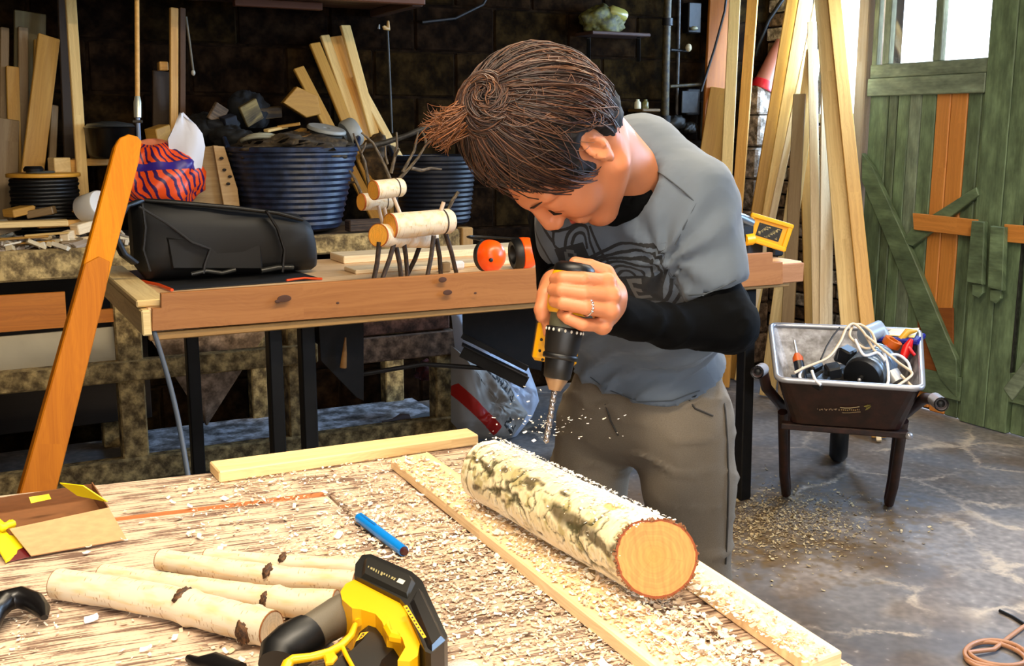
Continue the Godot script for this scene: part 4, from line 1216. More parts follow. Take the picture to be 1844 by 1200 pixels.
func build_rear_right() -> void:
	var oliv := grimy("pipe_olive", Color(0.33, 0.28, 0.14), 0.6, 5.0)
	var dark := grimy("dark_metal", Color(0.09, 0.08, 0.075), 0.5, 5.0, {"metallic": 0.3})
	var mb := Mb.new()
	var o := base("wall_pipe", "olive upright pipes with cross pieces on the wall above the woman's shoulder", "pipe")
	mb.tube([ZZ(1204, -60, -5.08), ZZ(1199, 120, -5.08), ZZ(1196, 330, -5.08)], 0.022, 12)
	part("pipe", mb, oliv, o)
	mb = Mb.new()
	mb.tube([ZZ(1224, -60, -5.1), ZZ(1222, 60, -5.1), ZZ(1218, 230, -5.1)], 0.010, 10)
	part("pipe", mb, grimy("pipe_grey2", Color(0.25, 0.23, 0.21), 0.5, 5.0), o)
	mb = Mb.new()
	mb.tube([ZZ(1206, 156, -5.09), ZZ(1262, 152, -5.09)], 0.010, 10)
	part("cross_pipe", mb, oliv, o)
	mb = Mb.new()
	mb.tube([ZZ(1208, 90, -5.09), ZZ(1240, 92, -5.09)], 0.008, 10)
	part("cross_pipe", mb, dark, o)
	for y in [40, 215]:
		mb = Mb.new()
		mb.lathe(Transform3D(Basis(), ZZ(1202 if y < 100 else 1198, y, -5.08) - Vector3(0, 0.02, 0)), [Vector2(0.02, 0), Vector2(0.03, 0.002), Vector2(0.03, 0.04), Vector2(0.02, 0.042)], 16)
		part("collar", mb, dark, o)
	o = base("wall_box", "dark electrical box on the wall left of the brown upright panel", "box")
	part("case", bx(ZZ(1222, 208, -5.14), ZZ(1262, 160, -5.06), 0.006), dark, o)
	part("cover", bx(ZZ(1226, 204, -5.06), ZZ(1258, 164, -5.052), 0.003), grimy("dark_cover", Color(0.13, 0.12, 0.11), 0.5, 5.0), o)
	o = base("dark_bracket", "dark metal bracket with a pale knob high on the wall", "bracket")
	part("plate", bx(ZZ(1228, 60, -5.14), ZZ(1264, 5, -5.08), 0.005), dark, o)
	mb = Mb.new()
	mb.ell(Transform3D(Basis().scaled(Vector3(0.018, 0.022, 0.018)), ZZ(1240, 86, -5.06)), 14, 10)
	part("knob", mb, mat("pale_knob", Color(0.72, 0.66, 0.52), 0.4), o)
	mb = Mb.new()
	mb.ell(Transform3D(Basis().scaled(Vector3(0.024, 0.012, 0.018)), ZZ(1250, 51, -5.065)), 14, 10)
	part("cap", mb, mat("pale_cap", Color(0.5, 0.48, 0.36), 0.5), o)
	# small shelf with a green bundle and jars
	o = base("wall_shelf", "small dark shelf on the block wall above the head of the woman", "shelf")
	part("board", bx(ZZ(1035, 66, -5.15), ZZ(1172, 60, -4.97), 0.004), wood("shelf_dark", Color.WHITE), o)
	for x in [1060, 1150]:
		mb = Mb.new()
		mb.beam(ZZ(x, 110, -5.13), ZZ(x, 68, -4.99), 0.02, 0.012, Vector3.UP, 0.002)
		part("bracket", mb, dark, o)
	one("green_bundle", lump(ZZ(1085, 38, -5.06), Vector3(0.12, 0.075, 0.07), 151, 0.3, 0.1, 0.1, 36), grimy("olive_cloth", Color(0.42, 0.40, 0.13), 0.7, 6.0), "olive green bundled cloth on the small wall shelf", "cloth")
	mb = Mb.new()
	mb.lathe(Transform3D(Basis.from_euler(Vector3(0.3, 0, 1.35)), ZZ(1112, 25, -5.03)), [Vector2(0, -0.05), Vector2(0.028, -0.05), Vector2(0.034, -0.03), Vector2(0.034, 0.045), Vector2(0.02, 0.06), Vector2(0, 0.06)], 20)
	one("olive_bottle", mb, mat("olive_bottle", Color(0.58, 0.55, 0.28), 0.25), "glossy olive bottle lying on the green bundle", "bottle")
	o = base("lower_shelf", "lower wall shelf with small jars just above the woman's collar", "shelf")
	part("board", bx(ZZ(1130, 202, -5.15), ZZ(1190, 196, -5.0), 0.004), wood("shelf_edge2", Color(0.40, 0.30, 0.14), 0.6), o)
	for q in [[1148, 181, "tiny white-capped jar on the lower wall shelf"], [1162, 186, "tiny olive jar on the lower wall shelf"]]:
		mb = Mb.new()
		var p := ZZ(q[0], 196, -5.06)
		mb.lathe(Transform3D(Basis(), p), [Vector2(0, 0), Vector2(0.018, 0), Vector2(0.02, 0.01), Vector2(0.018, 0.035), Vector2(0.01, 0.042), Vector2(0.01, 0.05), Vector2(0, 0.05)], 14)
		one("jar", mb, mat("jar_%d" % q[0], Color(0.8, 0.76, 0.62) if q[0] == 1148 else Color(0.4, 0.36, 0.18), 0.3), q[2], "jar")
	for q in [[1218, 222, 0.06, "dark hand tool hanging under the electrical box"], [1240, 232, 0.05, "grey clamp hanging below the electrical box"]]:
		mb = lump(ZZ(q[0], q[1], -5.09), Vector3(q[2], q[2] * 0.7, 0.035), 160 + int(q[0]), 0.35, 0.12, 0.2, 24)
		one("hanging_tool", mb, grimy("tool_%d" % q[0], Color(0.16, 0.15, 0.12), 0.5, 6.0, {"metallic": 0.3}), q[3], "tool")
	# brown upright sheet in the corner
	one("corner_sheet", plank(ZZ(1302, -60, -5.10), down_to(ZZ(1302, -60, -5.10), ZZ(1276, 460, -5.0), 0.005), 0.17, 0.02, Vector3(0, 0, 1)), wood("panel_brown", Color(0.66, 0.38, 0.06), 0.7), "orange-brown upright panel in the corner behind the lumber", "panel")
	# red enamel shade on a black flex
	o = base("lamp_cover", "red-rimmed hanging lamp shade among the leaning lumber", "lamp shade")
	var p := XX(1372, 163, 4.27)
	mb = Mb.new()
	mb.lathe(Transform3D(Basis.from_euler(Vector3(0.12, 0, -0.38)), p), [Vector2(0.055, 0.0), Vector2(0.072, 0.002), Vector2(0.075, 0.012), Vector2(0.066, 0.055), Vector2(0.060, 0.058), Vector2(0.066, 0.015), Vector2(0.055, 0.0)], 28)
	part("rim", mb, mat("red_enamel", Color(0.62, 0.06, 0.10), 0.3), o)
	mb = Mb.new()
	mb.lathe(Transform3D(Basis.from_euler(Vector3(0.12, 0, -0.38)), p), [Vector2(0.064, 0.056), Vector2(0.06, 0.10), Vector2(0.05, 0.22), Vector2(0.04, 0.30), Vector2(0, 0.30)], 28)
	part("cone", mb, mat("pink_brown", Color(0.52, 0.30, 0.22), 0.4), o)
	mb = Mb.new()
	mb.tube([XX(1352, 130, 4.30), XX(1366, 80, 4.31), XX(1385, 35, 4.31), XX(1405, 5, 4.31), XX(1430, -30, 4.31)], 0.012, 10)
	one("black_hose", mb, mat("black_rubber", Color.BLACK), "black hose arching above the red lamp shade", "hose")
	mb = Mb.new()
	mb.tube([ZZ(1312, -40, -5.02), ZZ(1305, 20, -5.02), ZZ(1286, 90, -5.02), ZZ(1262, 165, -5.02)], 0.007, 8)
	one("black_cable", mb, mat("black_rubber", Color.BLACK), "thin black cable running down the brown corner panel", "cable")

# ---------------------------------------------------------------- lettering stamped into a print
const GLYPH := {"A": "01110100011000111111100011000110001", "B": "11110100011000111110100011000111110", "C": "01111100001000010000100001000001111", "D": "11110100011000110001100011000111110", "E": "11111100001000011110100001000011111", "F": "11111100001000011110100001000010000", "G": "01111100001000010011100011000101111", "H": "10001100011000111111100011000110001", "I": "11111001000010000100001000010011111", "K": "10001100101010011000101001001010001", "L": "10000100001000010000100001000011111", "N": "10001110011010110101101011001110001", "O": "01110100011000110001100011000101110", "P": "11110100011000111110100001000010000", "R": "11110100011000111110101001001010001", "S": "01111100001000001110000010000111110", "T": "11111001000010000100001000010000100", "U": "10001100011000110001100011000101110", "V": "10001100011000110001100010101000100", "W": "10001100011000110101101011010101010", "X": "10001100010101000100010101000110001", "2": "01110100010000100110010001000011111", "1": "00100011000010000100001000010001110", "8": "01110100011000101110100011000101110", "0": "01110100011001110101110011000101110"}
func stamp(im: Image, s: String, at: Vector2, dir: Vector2, px: float, c: Color, bold := 1.35) -> void:
	var dn := Vector2(-dir.y, dir.x)
	for k in s.length():
		if not GLYPH.has(s[k]): continue
		for b in 35:
			if GLYPH[s[k]][b] == "0": continue
			var o := at + dir * ((k * 6 + b % 5) * px) + dn * ((b / 5) * px)
			for i in ceili(px * bold):
				for j in ceili(px * bold):
					var q := o + dir * i + dn * j
					if q.x >= 0 and q.y >= 0 and q.x < im.get_width() and q.y < im.get_height(): im.set_pixel(int(q.x), int(q.y), c)

# a filled outline on a plane z = at that bulges towards the room; UVs run over its bounding box
func pillow(pts: Array, z: float, depth: float, amp: float, sd: int) -> Mb:
	var mb := Mb.new()
	var f := fnl(sd, 0.9, 3)
	var w := []
	var n := pts.size()
	for i in n:
		for k in 5:
			var q: Vector2 = pts[i].lerp(pts[(i + 1) % n], k / 5.0)
			w.append(ZZ(q.x, q.y, z))
	var c := Vector3.ZERO
	for p in w: c += p / w.size()
	var lo: Vector3 = w[0]
	var hi: Vector3 = w[0]
	for p in w:
		lo = lo.min(p); hi = hi.max(p)
	var R := 12
	var pos := []
	for i in R + 1:
		var t := i / float(R)
		for p in w:
			var q: Vector3 = c.lerp(p, t)
			q.z += depth * sqrt(maxf(0.0, 1.0 - t * t)) + amp * (1.0 - t * t * t) * (f.get_noise_2d(q.x * 9.0, q.y * 9.0) + 0.5 * absf(f.get_noise_2d(q.x * 22.0 + 7.0, q.y * 22.0)))
			pos.append(q)
	var m := w.size()
	for i in R + 1:
		for s in m:
			var a: Vector3 = pos[i * m + (s + 1) % m] - pos[i * m + (s + m - 1) % m]
			var b: Vector3 = pos[mini(i + 1, R) * m + s] - pos[maxi(i - 1, 0) * m + s]
			var nn := a.cross(b).normalized()
			if i == 0: nn = Vector3.BACK
			if nn.z < 0.0: nn = -nn
			var q: Vector3 = pos[i * m + s]
			mb.vert(q, nn, Vector2((q.x - lo.x) / (hi.x - lo.x), (hi.y - q.y) / (hi.y - lo.y)))
	for i in R:
		for s in m:
			var k := i * m + s
			var k2 := i * m + (s + 1) % m
			mb.tri(k, k2, k2 + m); mb.tri(k, k2 + m, k + m)
	# a flatter back
	var f0 := mb.v.size()
	mb.vert(c - Vector3(0, 0, depth * 0.4), Vector3.FORWARD)
	for s in m: mb.vert(w[s], Vector3.FORWARD)
	for s in m: mb.tri(f0, f0 + 1 + s, f0 + 1 + (s + 1) % m)
	return mb

func rad(px: float, p: Vector3) -> float:
	return px * (p - EYE).dot(-cam_basis.z) / FOC

# ---------------------------------------------------------------- on the table behind the woman
func birch_mat() -> Material:
	if mats.has("birch"): return mats["birch"]
	var n := noise_img(512, 512, 61, 0.03, 3)
	tex.birch = paint(512, 512, func(x: int, y: int):      # u round the stem, v along it
		var st: float = n.get_pixel((x / 4) % 512, (y * 5) % 512).r
		var pa: float = n.get_pixel((x / 2 + 99) % 512, (y / 2) % 512).r
		var c := Color(0.93, 0.88, 0.80).lerp(Color(0.92, 0.80, 0.62), clampf((pa - 0.45) * 2.0, 0.0, 1.0))
		if st > 0.76: c = c.lerp(Color(0.62, 0.46, 0.30), clampf((st - 0.76) * 8.0, 0.0, 0.6))
		return c)
	return mat("birch", Color(0.93, 0.91, 0.86), 0.55, {"albedo_texture": tex.birch, "uv1_scale": Vector3(1, 3.5, 1), "heightmap_texture": tex.birch, "heightmap_scale": 0.03})

func ring_mat(called: String, c: Color) -> Material:
	if not tex.has("ring"):
		var n := noise_img(256, 256, 63, 0.02, 3)
		tex.ring = paint(256, 256, func(x: int, y: int):
			var p := Vector2(x - 122, y - 134) / 128.0
			var r := p.length() + 0.05 * (n.get_pixel(x, y).r - 0.5)
			var k := 0.93 + 0.018 * sin(r * 85.0) + 0.02 * sin(r * 37.0 + 1.0) + 0.14 * (n.get_pixel((x * 3) % 256, (y / 2) % 256).r - 0.5)
			var a := p.angle()
			if absf(sin(a * 1.5 + 0.4)) < 0.012 / maxf(r, 0.1) and r < 0.7: k *= 0.93
			var e := Vector2(x - 128, y - 128).length() / 128.0
			var c2 := Color(k, k, k)
			c2 = c2.lerp(Color(1.0, 0.93, 0.80), clampf(0.55 - r, 0.0, 0.5))
			if e > 0.94: c2 = Color(0.66, 0.46, 0.30)
			return c2)
	return mat(called, c, 0.6, {"albedo_texture": tex.ring})

func stub(o: Node3D, called: String, a: Vector3, b: Vector3, r: float, face: Material, lean := 0.0) -> void:      # a short birch log with a sawn face at a
	var ax := (b - a).normalized()
	var mb := Mb.new()
	mb.tube([a + ax * 0.004, a.lerp(b, 0.2), a.lerp(b, 0.6), b - ax * r * 0.25, b], [r, r * 1.01, r * 0.99, r, r * 0.85], 28)
	part(called, mb, birch_mat(), o)
	mb = Mb.new()
	mb.tube([a - ax * 0.001, a + ax * 0.005], r * 1.005, 28)
	part("sawn_face", mb, face, o, "orange-yellow sawn end")
	mb = Mb.new()
	mb.tube([b - ax * r * 0.95, b - ax * r * 0.8], r * 1.012, 28, false)
	part("dark_band", mb, mat("twig_bark", Color(0.26, 0.19, 0.14), 0.75, {"albedo_texture": tex.grime, "uv1_scale": Vector3(1, 8, 1)}), o)

func twig(o: Node3D, called: String, pts: Array, z: float, r0: float, r1: float, m: Material, zt := 0.0) -> void:
	var w := []
	var rr := []
	var n := pts.size()
	for i in n:
		var t := i / float(n - 1)
		w.append(ZZ(pts[i].x, pts[i].y, z + zt * t))
		rr.append(lerpf(r0, r1, t) * (1.0 if i == 0 or i == n - 1 else rng.randf_range(0.95, 1.12)))
	var mb := Mb.new()
	mb.tube(w, rr, 8)
	part(called, mb, m, o)

func build_table_things() -> void:
	var bark := mat("twig_bark", Color(0.26, 0.19, 0.14), 0.75, {"albedo_texture": tex.grime, "uv1_scale": Vector3(1, 8, 1)})
	var greyb := mat("antler_bark", Color(0.42, 0.36, 0.27), 0.75, {"albedo_texture": tex.grime, "uv1_scale": Vector3(1, 8, 1)})
	var pale := mat("twig_pale", Color(0.80, 0.70, 0.60), 0.6)
	var face := ring_mat("saw_face", Color(0.98, 0.70, 0.26))
	# light boards lying along the back of the table
	for r in [[1.28, 2.62, -3.96, -3.80, "pale board lying along the back edge of the work table"], [1.22, 2.2, -3.62, -3.50, "pale thin board lying in front of the other on the work table"]]:
		one("pale_board", bx(Vector3(r[0], 0.9302, r[2]), Vector3(r[1], 0.958 if r[2] < -3.7 else 0.945, r[3]), 0.003), pine(4), r[4], "board", "boards on the work table")
	# large reindeer
	var z := -3.27
	var o := base("log_reindeer", "larger birch log reindeer with twig antlers and a white body on the work table", "reindeer", "log reindeer on the work table")
	var p := ZZ(702, 408, z + 0.02)
	stub(o, "body", p, ZZ(812, 398, z - 0.02), rad(23.5, p), face)
	p = ZZ(672, 343, z + 0.01)
	stub(o, "head", p, ZZ(724, 337, z - 0.015), rad(17.5, p), face)
	for q in [[712, 430, 690, 497, 0.03], [726, 430, 733, 493, -0.04], [781, 425, 770, 493, 0.04], [802, 420, 821, 490, -0.03]]:
		var b := ZZ(q[2], q[3], z + q[4])
		var a := ZZ(q[0], q[1], z + q[4] * 0.4)
		b = down_to(a, b, 0.931)
		var mb := Mb.new()
		mb.tube([a, a.lerp(b, 0.45) + Vector3(0.003, 0, 0), b], [0.0085, 0.008, 0.0075], 8)
		part("leg", mb, bark, o)
	var mb := Mb.new()
	twig(o, "neck", [Vector2(707, 352), Vector2(722, 388)], z, 0.007, 0.006, pale)
	twig(o, "neck", [Vector2(712, 350), Vector2(714, 390)], z - 0.03, 0.008, 0.008, bark)
	twig(o, "tail", [Vector2(793, 382), Vector2(799, 364)], z, 0.007, 0.007, pale)
	twig(o, "tail", [Vector2(806, 380), Vector2(815, 361), Vector2(825, 346)], z - 0.02, 0.0065, 0.006, greyb)
	for q in [[[702, 322], [692, 297], [682, 277], [671, 257], [651, 239]], [[698, 296], [694, 280], [694, 263]], [[704, 312], [711, 282], [715, 262], [714, 238]], [[711, 282], [719, 268]], [[717, 324], [738, 302], [753, 284], [767, 261], [778, 251]], [[767, 258], [765, 246], [759, 236]], [[725, 310], [736, 290], [746, 271], [753, 238]], [[740, 303], [759, 307], [776, 303], [795, 305]]]:
		var v := []
		for e in q: v.append(Vector2(e[0], e[1]))
		twig(o, "antler", v, z - 0.01, 0.0065 if q.size() > 3 else 0.0045, 0.003, greyb, rng.randf_range(-0.06, 0.03))
	# small reindeer
	z = -3.40
	o = base("log_reindeer", "smaller birch log reindeer whose body is half hidden behind the larger one", "reindeer", "log reindeer on the work table")
	p = ZZ(681, 424, -3.235)
	stub(o, "body", p, ZZ(776, 428, -3.42), rad(21, p), face)
	p = ZZ(650, 364, z + 0.02)
	stub(o, "head", p, ZZ(703, 362, z), rad(15.5, p), face)
	for q in [[683, 436, 674, 494, -3.23], [712, 440, 721, 495, -3.29], [757, 440, 739, 482, -3.42], [786, 430, 793, 490, -3.36]]:
		var a := ZZ(q[0], q[1], q[4])
		var b := down_to(a, ZZ(q[2], q[3], q[4]), 0.931)
		mb = Mb.new()
		mb.tube([a, a.lerp(b, 0.5) + Vector3(0.004, 0, 0), b], [0.0085, 0.0085, 0.008], 8)
		part("leg", mb, bark, o)
	twig(o, "neck", [Vector2(691, 368), Vector2(698, 408)], z + 0.02, 0.007, 0.006, pale)
	twig(o, "neck", [Vector2(681, 370), Vector2(690, 408)], z + 0.04, 0.006, 0.006, pale)
	for q in [[[667, 350], [657, 292], [648, 271], [636, 240]], [[650, 276], [655, 268], [659, 257]], [[652, 352], [640, 325], [635, 316], [629, 307]], [[641, 327], [634, 329], [628, 328]]]:
		var v := []
		for e in q: v.append(Vector2(e[0], e[1]))
		twig(o, "antler", v, z, 0.006 if q.size() > 3 else 0.004, 0.003, greyb, rng.randf_range(-0.05, 0.02))
	# little blocks beside the reindeer
	one("small_block", bx(ZZ(797, 488, -3.40) * Vector3(1, 0, 1) + Vector3(0, 0.931, -0.03), ZZ(812, 488, -3.40) * Vector3(1, 0, 1) + Vector3(0, 0.965, 0), 0.003), pine(5), "small grey-brown wooden block by the hind legs of the reindeer", "block")
	one("plastic_piece", bx(ZZ(818, 488, -3.44) * Vector3(1, 0, 1) + Vector3(0, 0.931, -0.03), ZZ(838, 488, -3.44) * Vector3(1, 0, 1) + Vector3(0, 0.962, 0), 0.008), mat("white_plastic", Color.WHITE), "small white plastic piece beside the orange ear defenders", "cap")
	# ear defenders
	o = base("ear_defenders", "orange and black ear defenders lying on the work table", "ear defenders")
	var org := mat("orange_shell", Color(1.0, 0.34, 0.03), 0.32)
	var blk := mat("cushion_black", Color(0.03, 0.03, 0.035), 0.5)
	for s in 2:
		var c := ZZ(880, 461, -3.26) if s == 0 else ZZ(938, 457, -3.36)
		var ax: Vector3 = (Vector3(0.12, 0.10, 0.98) if s == 0 else Vector3(0.97, 0.08, 0.12)).normalized()
		var xx := ax.cross(Vector3.UP).normalized()
		var bs := Basis(xx * 0.92, ax, ax.cross(xx) * -1.08)
		if bs.determinant() < 0: bs.z = -bs.z
		var R := rad(27, c)
		mb = Mb.new()
		mb.lathe(Transform3D(bs, c), [Vector2(0, 0.062), Vector2(R * 0.45, 0.06), Vector2(R * 0.78, 0.05), Vector2(R * 0.94, 0.034), Vector2(R, 0.012), Vector2(R, 0.0), Vector2(R * 0.9, -0.004)], 32)
		part("shell", mb, org, o)
		mb = Mb.new()
		mb.lathe(Transform3D(bs, c), [Vector2(R * 0.9, 0.0), Vector2(R * 1.0, -0.004), Vector2(R * 0.98, -0.026), Vector2(R * 0.82, -0.034), Vector2(R * 0.6, -0.030), Vector2(R * 0.5, -0.012), Vector2(0, -0.012)], 32)
		part("cushion", mb, blk, o)
		mb = Mb.new()
		mb.lathe(Transform3D(bs, c + ax * 0.058 + xx * R * 0.55 - Vector3(0, 0.012, 0)), [Vector2(0, 0.004), Vector2(0.006, 0.003), Vector2(0.007, -0.012)], 12)
		part("pivot", mb, blk, o)
	mb = Mb.new()
	var arc := []
	for k in 17:
		var a := k / 16.0
		arc.append(ZZ(868, 436, -3.28).lerp(ZZ(940, 434, -3.36), a) + Vector3(0, 0.006, 0) + Vector3(-0.3, 0, -1).normalized() * sin(PI * a) * 0.16)
	mb.tube(arc, 0.008, 8, true, 1.0, 0.5)
	part("headband", mb, blk, o)
	# black tool bag on its dark mat
	mb = topquad([Vector2(309, 522), Vector2(214, 489), Vector2(470, 470), Vector2(580, 502)], 0.934, 0.0035, 0.001)
	o = base("tool_mat", "black mat with an orange edge under the tool bag", "mat")
	part("mat", mb, grimy("mat_black", Color(0.02, 0.02, 0.024), 0.7, 8.0), o)
	mb = Mb.new()
	mb.tube([HH(214, 490, 0.9365), HH(240, 499, 0.940), HH(252, 506, 0.9365), HH(286, 513, 0.938), HH(310, 522.5, 0.9365)], 0.005, 8)
	part("edging", mb, mat("orange_edge", Color(0.85, 0.28, 0.04), 0.5), o)
	mb = Mb.new()
	mb.tube([HH(516, 505, 0.937), HH(548, 501, 0.938), HH(580, 502.5, 0.9365)], 0.004, 8)
	part("edging", mb, mat("orange_edge", Color.WHITE), o)
	var cl := mat("bag_nylon", Color(0.014, 0.014, 0.0145), 0.62, {"albedo_texture": tex.cloth, "uv1_triplanar": true, "uv1_scale": Vector3.ONE * 14.0})
	o = base("tool_bag", "black nylon tool bag with straps at the left of the work table", "bag")
	var rings := []
	var fb := fnl(171, 1.2, 3)
	var prof := [[232, 372, 478, 0.04], [238, 364, 488, 0.07], [252, 360, 492, 0.095], [300, 361, 495, 0.11], [360, 366, 498, 0.115], [420, 372, 499, 0.115], [470, 377, 500, 0.11], [505, 384, 498, 0.10], [535, 388, 495, 0.095], [552, 402, 490, 0.08], [562, 430, 484, 0.05], [566, 446, 474, 0.025]]
	for q in prof:
		var top := ZZ(q[0], q[1], -3.66)
		var bot := ZZ(q[0], q[2], -3.60)
		bot.y = maxf(bot.y, 0.938)
		if q[0] > 240 and q[0] < 550: bot.y = 0.938
		var cy := (top.y + bot.y) * 0.5
		var hy := (top.y - bot.y) * 0.5
		var ring := []
		for s in 28:
			var a := TAU * s / 28.0
			var e := 0.62
			var py := signf(sin(a)) * pow(absf(sin(a)), e)
			var pz := signf(cos(a)) * pow(absf(cos(a)), e)
			if py < 0: pz *= 1.0
			var nz := 1.0 + 0.10 * fb.get_noise_3d(top.x * 9.0, py * 3.0 + 4.0, pz * 3.0)
			ring.append(Vector3(top.x, cy + hy * py * (nz if py > -0.5 else 1.0), -3.66 + q[3] * pz * nz))
		rings.append(ring)
	mb = Mb.new()
	mb.loft(rings)
	part("body", mb, cl, o)
	var strap := mat("strap_black", Color(0.012, 0.012, 0.013), 0.45)
	var strapg := mat("strap_grey", Color(0.045, 0.045, 0.048), 0.5)
	for q in [[[250, 372], [300, 402], [345, 436], [378, 448], [368, 478], [366, 492]], [[256, 366], [262, 410], [258, 450], [270, 488]], [[480, 380], [500, 412], [512, 450], [508, 490]]]:
		var v := []
		for e in q: v.append(ZZ(e[0], e[1], -3.535))
		mb = Mb.new()
		mb.tube(v, 0.016, 8, true, 1.0, 0.25)
		part("strap", mb, strapg if q.size() == 6 else strap, o)
	mb = Mb.new()
	mb.tube([ZZ(252, 362, -3.60), ZZ(226, 372, -3.55), ZZ(209, 398, -3.52), ZZ(208, 430, -3.52), ZZ(222, 458, -3.52), ZZ(243, 474, -3.54)], 0.018, 10, true, 1.0, 0.35)
	part("end_handle", mb, strap, o)
	mb = Mb.new()
	mb.tube([ZZ(262, 361, -3.60), ZZ(330, 366, -3.562), ZZ(420, 374, -3.55), ZZ(500, 384, -3.56), ZZ(545, 396, -3.58)], 0.007, 8)
	part("piping", mb, strapg, o)
	mb = Mb.new()
	mb.tube([ZZ(345, 494, -3.536), ZZ(372, 488, -3.528), ZZ(400, 492, -3.528), ZZ(424, 486, -3.530)], 0.007, 8)
	part("buckle", mb, mat("buckle", Color(0.16, 0.16, 0.15), 0.35), o)
	mb = Mb.new()
	mb.tube([ZZ(470, 488, -3.532), ZZ(500, 482, -3.536), ZZ(528, 482, -3.54)], 0.009, 8)
	part("buckle", mb, mat("buckle", Color.WHITE), o)
	part("front_pocket", slab([Vector2(300, 428), Vector2(470, 432), Vector2(474, 486), Vector2(310, 486)], "z", -3.547, 0.02, 0.008), cl, o)
	# yellow power tool at the right end of the table
	o = base("yellow_power_tool", "yellow and black power tool standing on the right end of the work table", "power tool")
	var yel := mat("tool_yellow", Color(0.95, 0.68, 0.02), 0.38)
	var tb := mat("tool_black", Color(0.03, 0.03, 0.033), 0.45)
	var c := ZZ(1384, 417, -3.24)
	var sc := (c - EYE).dot(-cam_basis.z) / FOC
	var bs := cam_basis * Basis.from_euler(Vector3(0.15, -0.25, -0.32))
	mb = Mb.new()
	mb.box(Transform3D(bs, c), Vector3(74, 48, 34) * sc, 0.012)
	part("case", mb, yel, o)
	for q in [[Vector3(0, 21, 17), Vector3(78, 8, 10)], [Vector3(0, -21, 17), Vector3(78, 9, 10)], [Vector3(-34, 0, 17), Vector3(9, 44, 8)], [Vector3(34, 0, 17), Vector3(9, 44, 8)]]:
		mb = Mb.new()
		mb.box(Transform3D(bs, c + bs * (q[0] * sc)), q[1] * sc, 0.004)
		part("guard", mb, yel, o)
	var im := Image.create(128, 96, false, Image.FORMAT_RGB8)
	im.fill(Color(0.09, 0.09, 0.07))
	for k in 46:
		im.fill_rect(Rect2i(8 + (k * 37) % 106, 8 + (k * 23) % 78, 5 + (k * 7) % 14, 3 + k % 4), Color(0.72, 0.66, 0.45) if k % 3 else Color(0.45, 0.42, 0.28))
	mb = Mb.new()
	var e2 := bs.z * 17.6 * sc
	mb.quad(c + e2 + bs * (Vector3(-20, -12, 0) * sc), c + e2 + bs * (Vector3(22, -12, 0) * sc), c + e2 + bs * (Vector3(22, 12, 0) * sc), c + e2 + bs * (Vector3(-20, 12, 0) * sc), bs.z, Vector2(0, 1), Vector2(1, 1), Vector2(1, 0), Vector2(0, 0))
	part("rating_plate", mb, mat("rating_plate", Color(1, 1, 1), 0.4, {"albedo_texture": ImageTexture.create_from_image(im)}), o, "dark rating plate with pale marks")
	mb = Mb.new()
	mb.tube([ZZ(1352, 402, -3.26), ZZ(1334, 393, -3.26), ZZ(1320, 388, -3.26)], [0.022, 0.02, 0.018], 14)
	part("nose", mb, mat("tool_steel", Color(0.45, 0.5, 0.55), 0.35, {"metallic": 0.6}), o)
	mb = Mb.new()
	mb.tube([ZZ(1340, 432, -3.25), ZZ(1354, 430, -3.25)], 0.024, 14)
	part("knob", mb, yel, o)
	part("foot", bx(ZZ(1336, 452, -3.28) * Vector3(1, 0, 1) + Vector3(0, 0.931, -0.04), ZZ(1366, 452, -3.28) * Vector3(1, 0, 1) + Vector3(0, 0.99, 0.03), 0.006), tb, o)
	part("foot", bx(ZZ(1388, 452, -3.26) * Vector3(1, 0, 1) + Vector3(0, 0.931, -0.03), ZZ(1406, 452, -3.26) * Vector3(1, 0, 1) + Vector3(0, 0.98, 0.02), 0.006), tb, o)
	part("grip", bx(ZZ(1330, 440, -3.26) * Vector3(1, 0, 1) + Vector3(0, 0.99, -0.02), ZZ(1352, 440, -3.26) * Vector3(1, 0, 1) + Vector3(0, 1.06, 0.02), 0.008), tb, o)
	build_sacks()
	# things on the pale sheet under the bench
	for q in [[712, 704, 0.16, 0.03, "old brown-handled tool lying under the rear workbench", Color(0.28, 0.20, 0.17)], [752, 722, 0.15, 0.02, "grey trowel-like tool lying under the rear workbench", Color(0.42, 0.42, 0.42)]]:
		o = base("floor_tool", q[4], "tool")
		var a := ZZ(q[0] - 26, q[1] + 4, -4.6)
		var b := ZZ(q[0] + 24, q[1] - 2, -4.6)
		a.y = 0.075; b.y = 0.078
		mb = Mb.new()
		mb.tube([a, a.lerp(b, 0.4), a.lerp(b, 0.7), b], [0.008, 0.012, q[3], q[3] * 0.7], 10)
		part("blade" if q[0] > 730 else "handle", mb, mat("ftool_%d" % q[0], q[5], 0.5), o)
		mb = Mb.new()
		mb.tube([a - (b - a) * 0.35, a], [0.003, 0.007], 8)
		part("tang", mb, mat("tool_steel", Color.WHITE), o)
	one("red_rag", lump(ZZ(772, 668, -4.7), Vector3(0.06, 0.05, 0.05), 181, 0.35, 0.12, 0.3, 28), grimy("red_rag", Color(0.45, 0.16, 0.13), 0.8, 6.0), "faded red rag beside the sack under the bench", "rag")

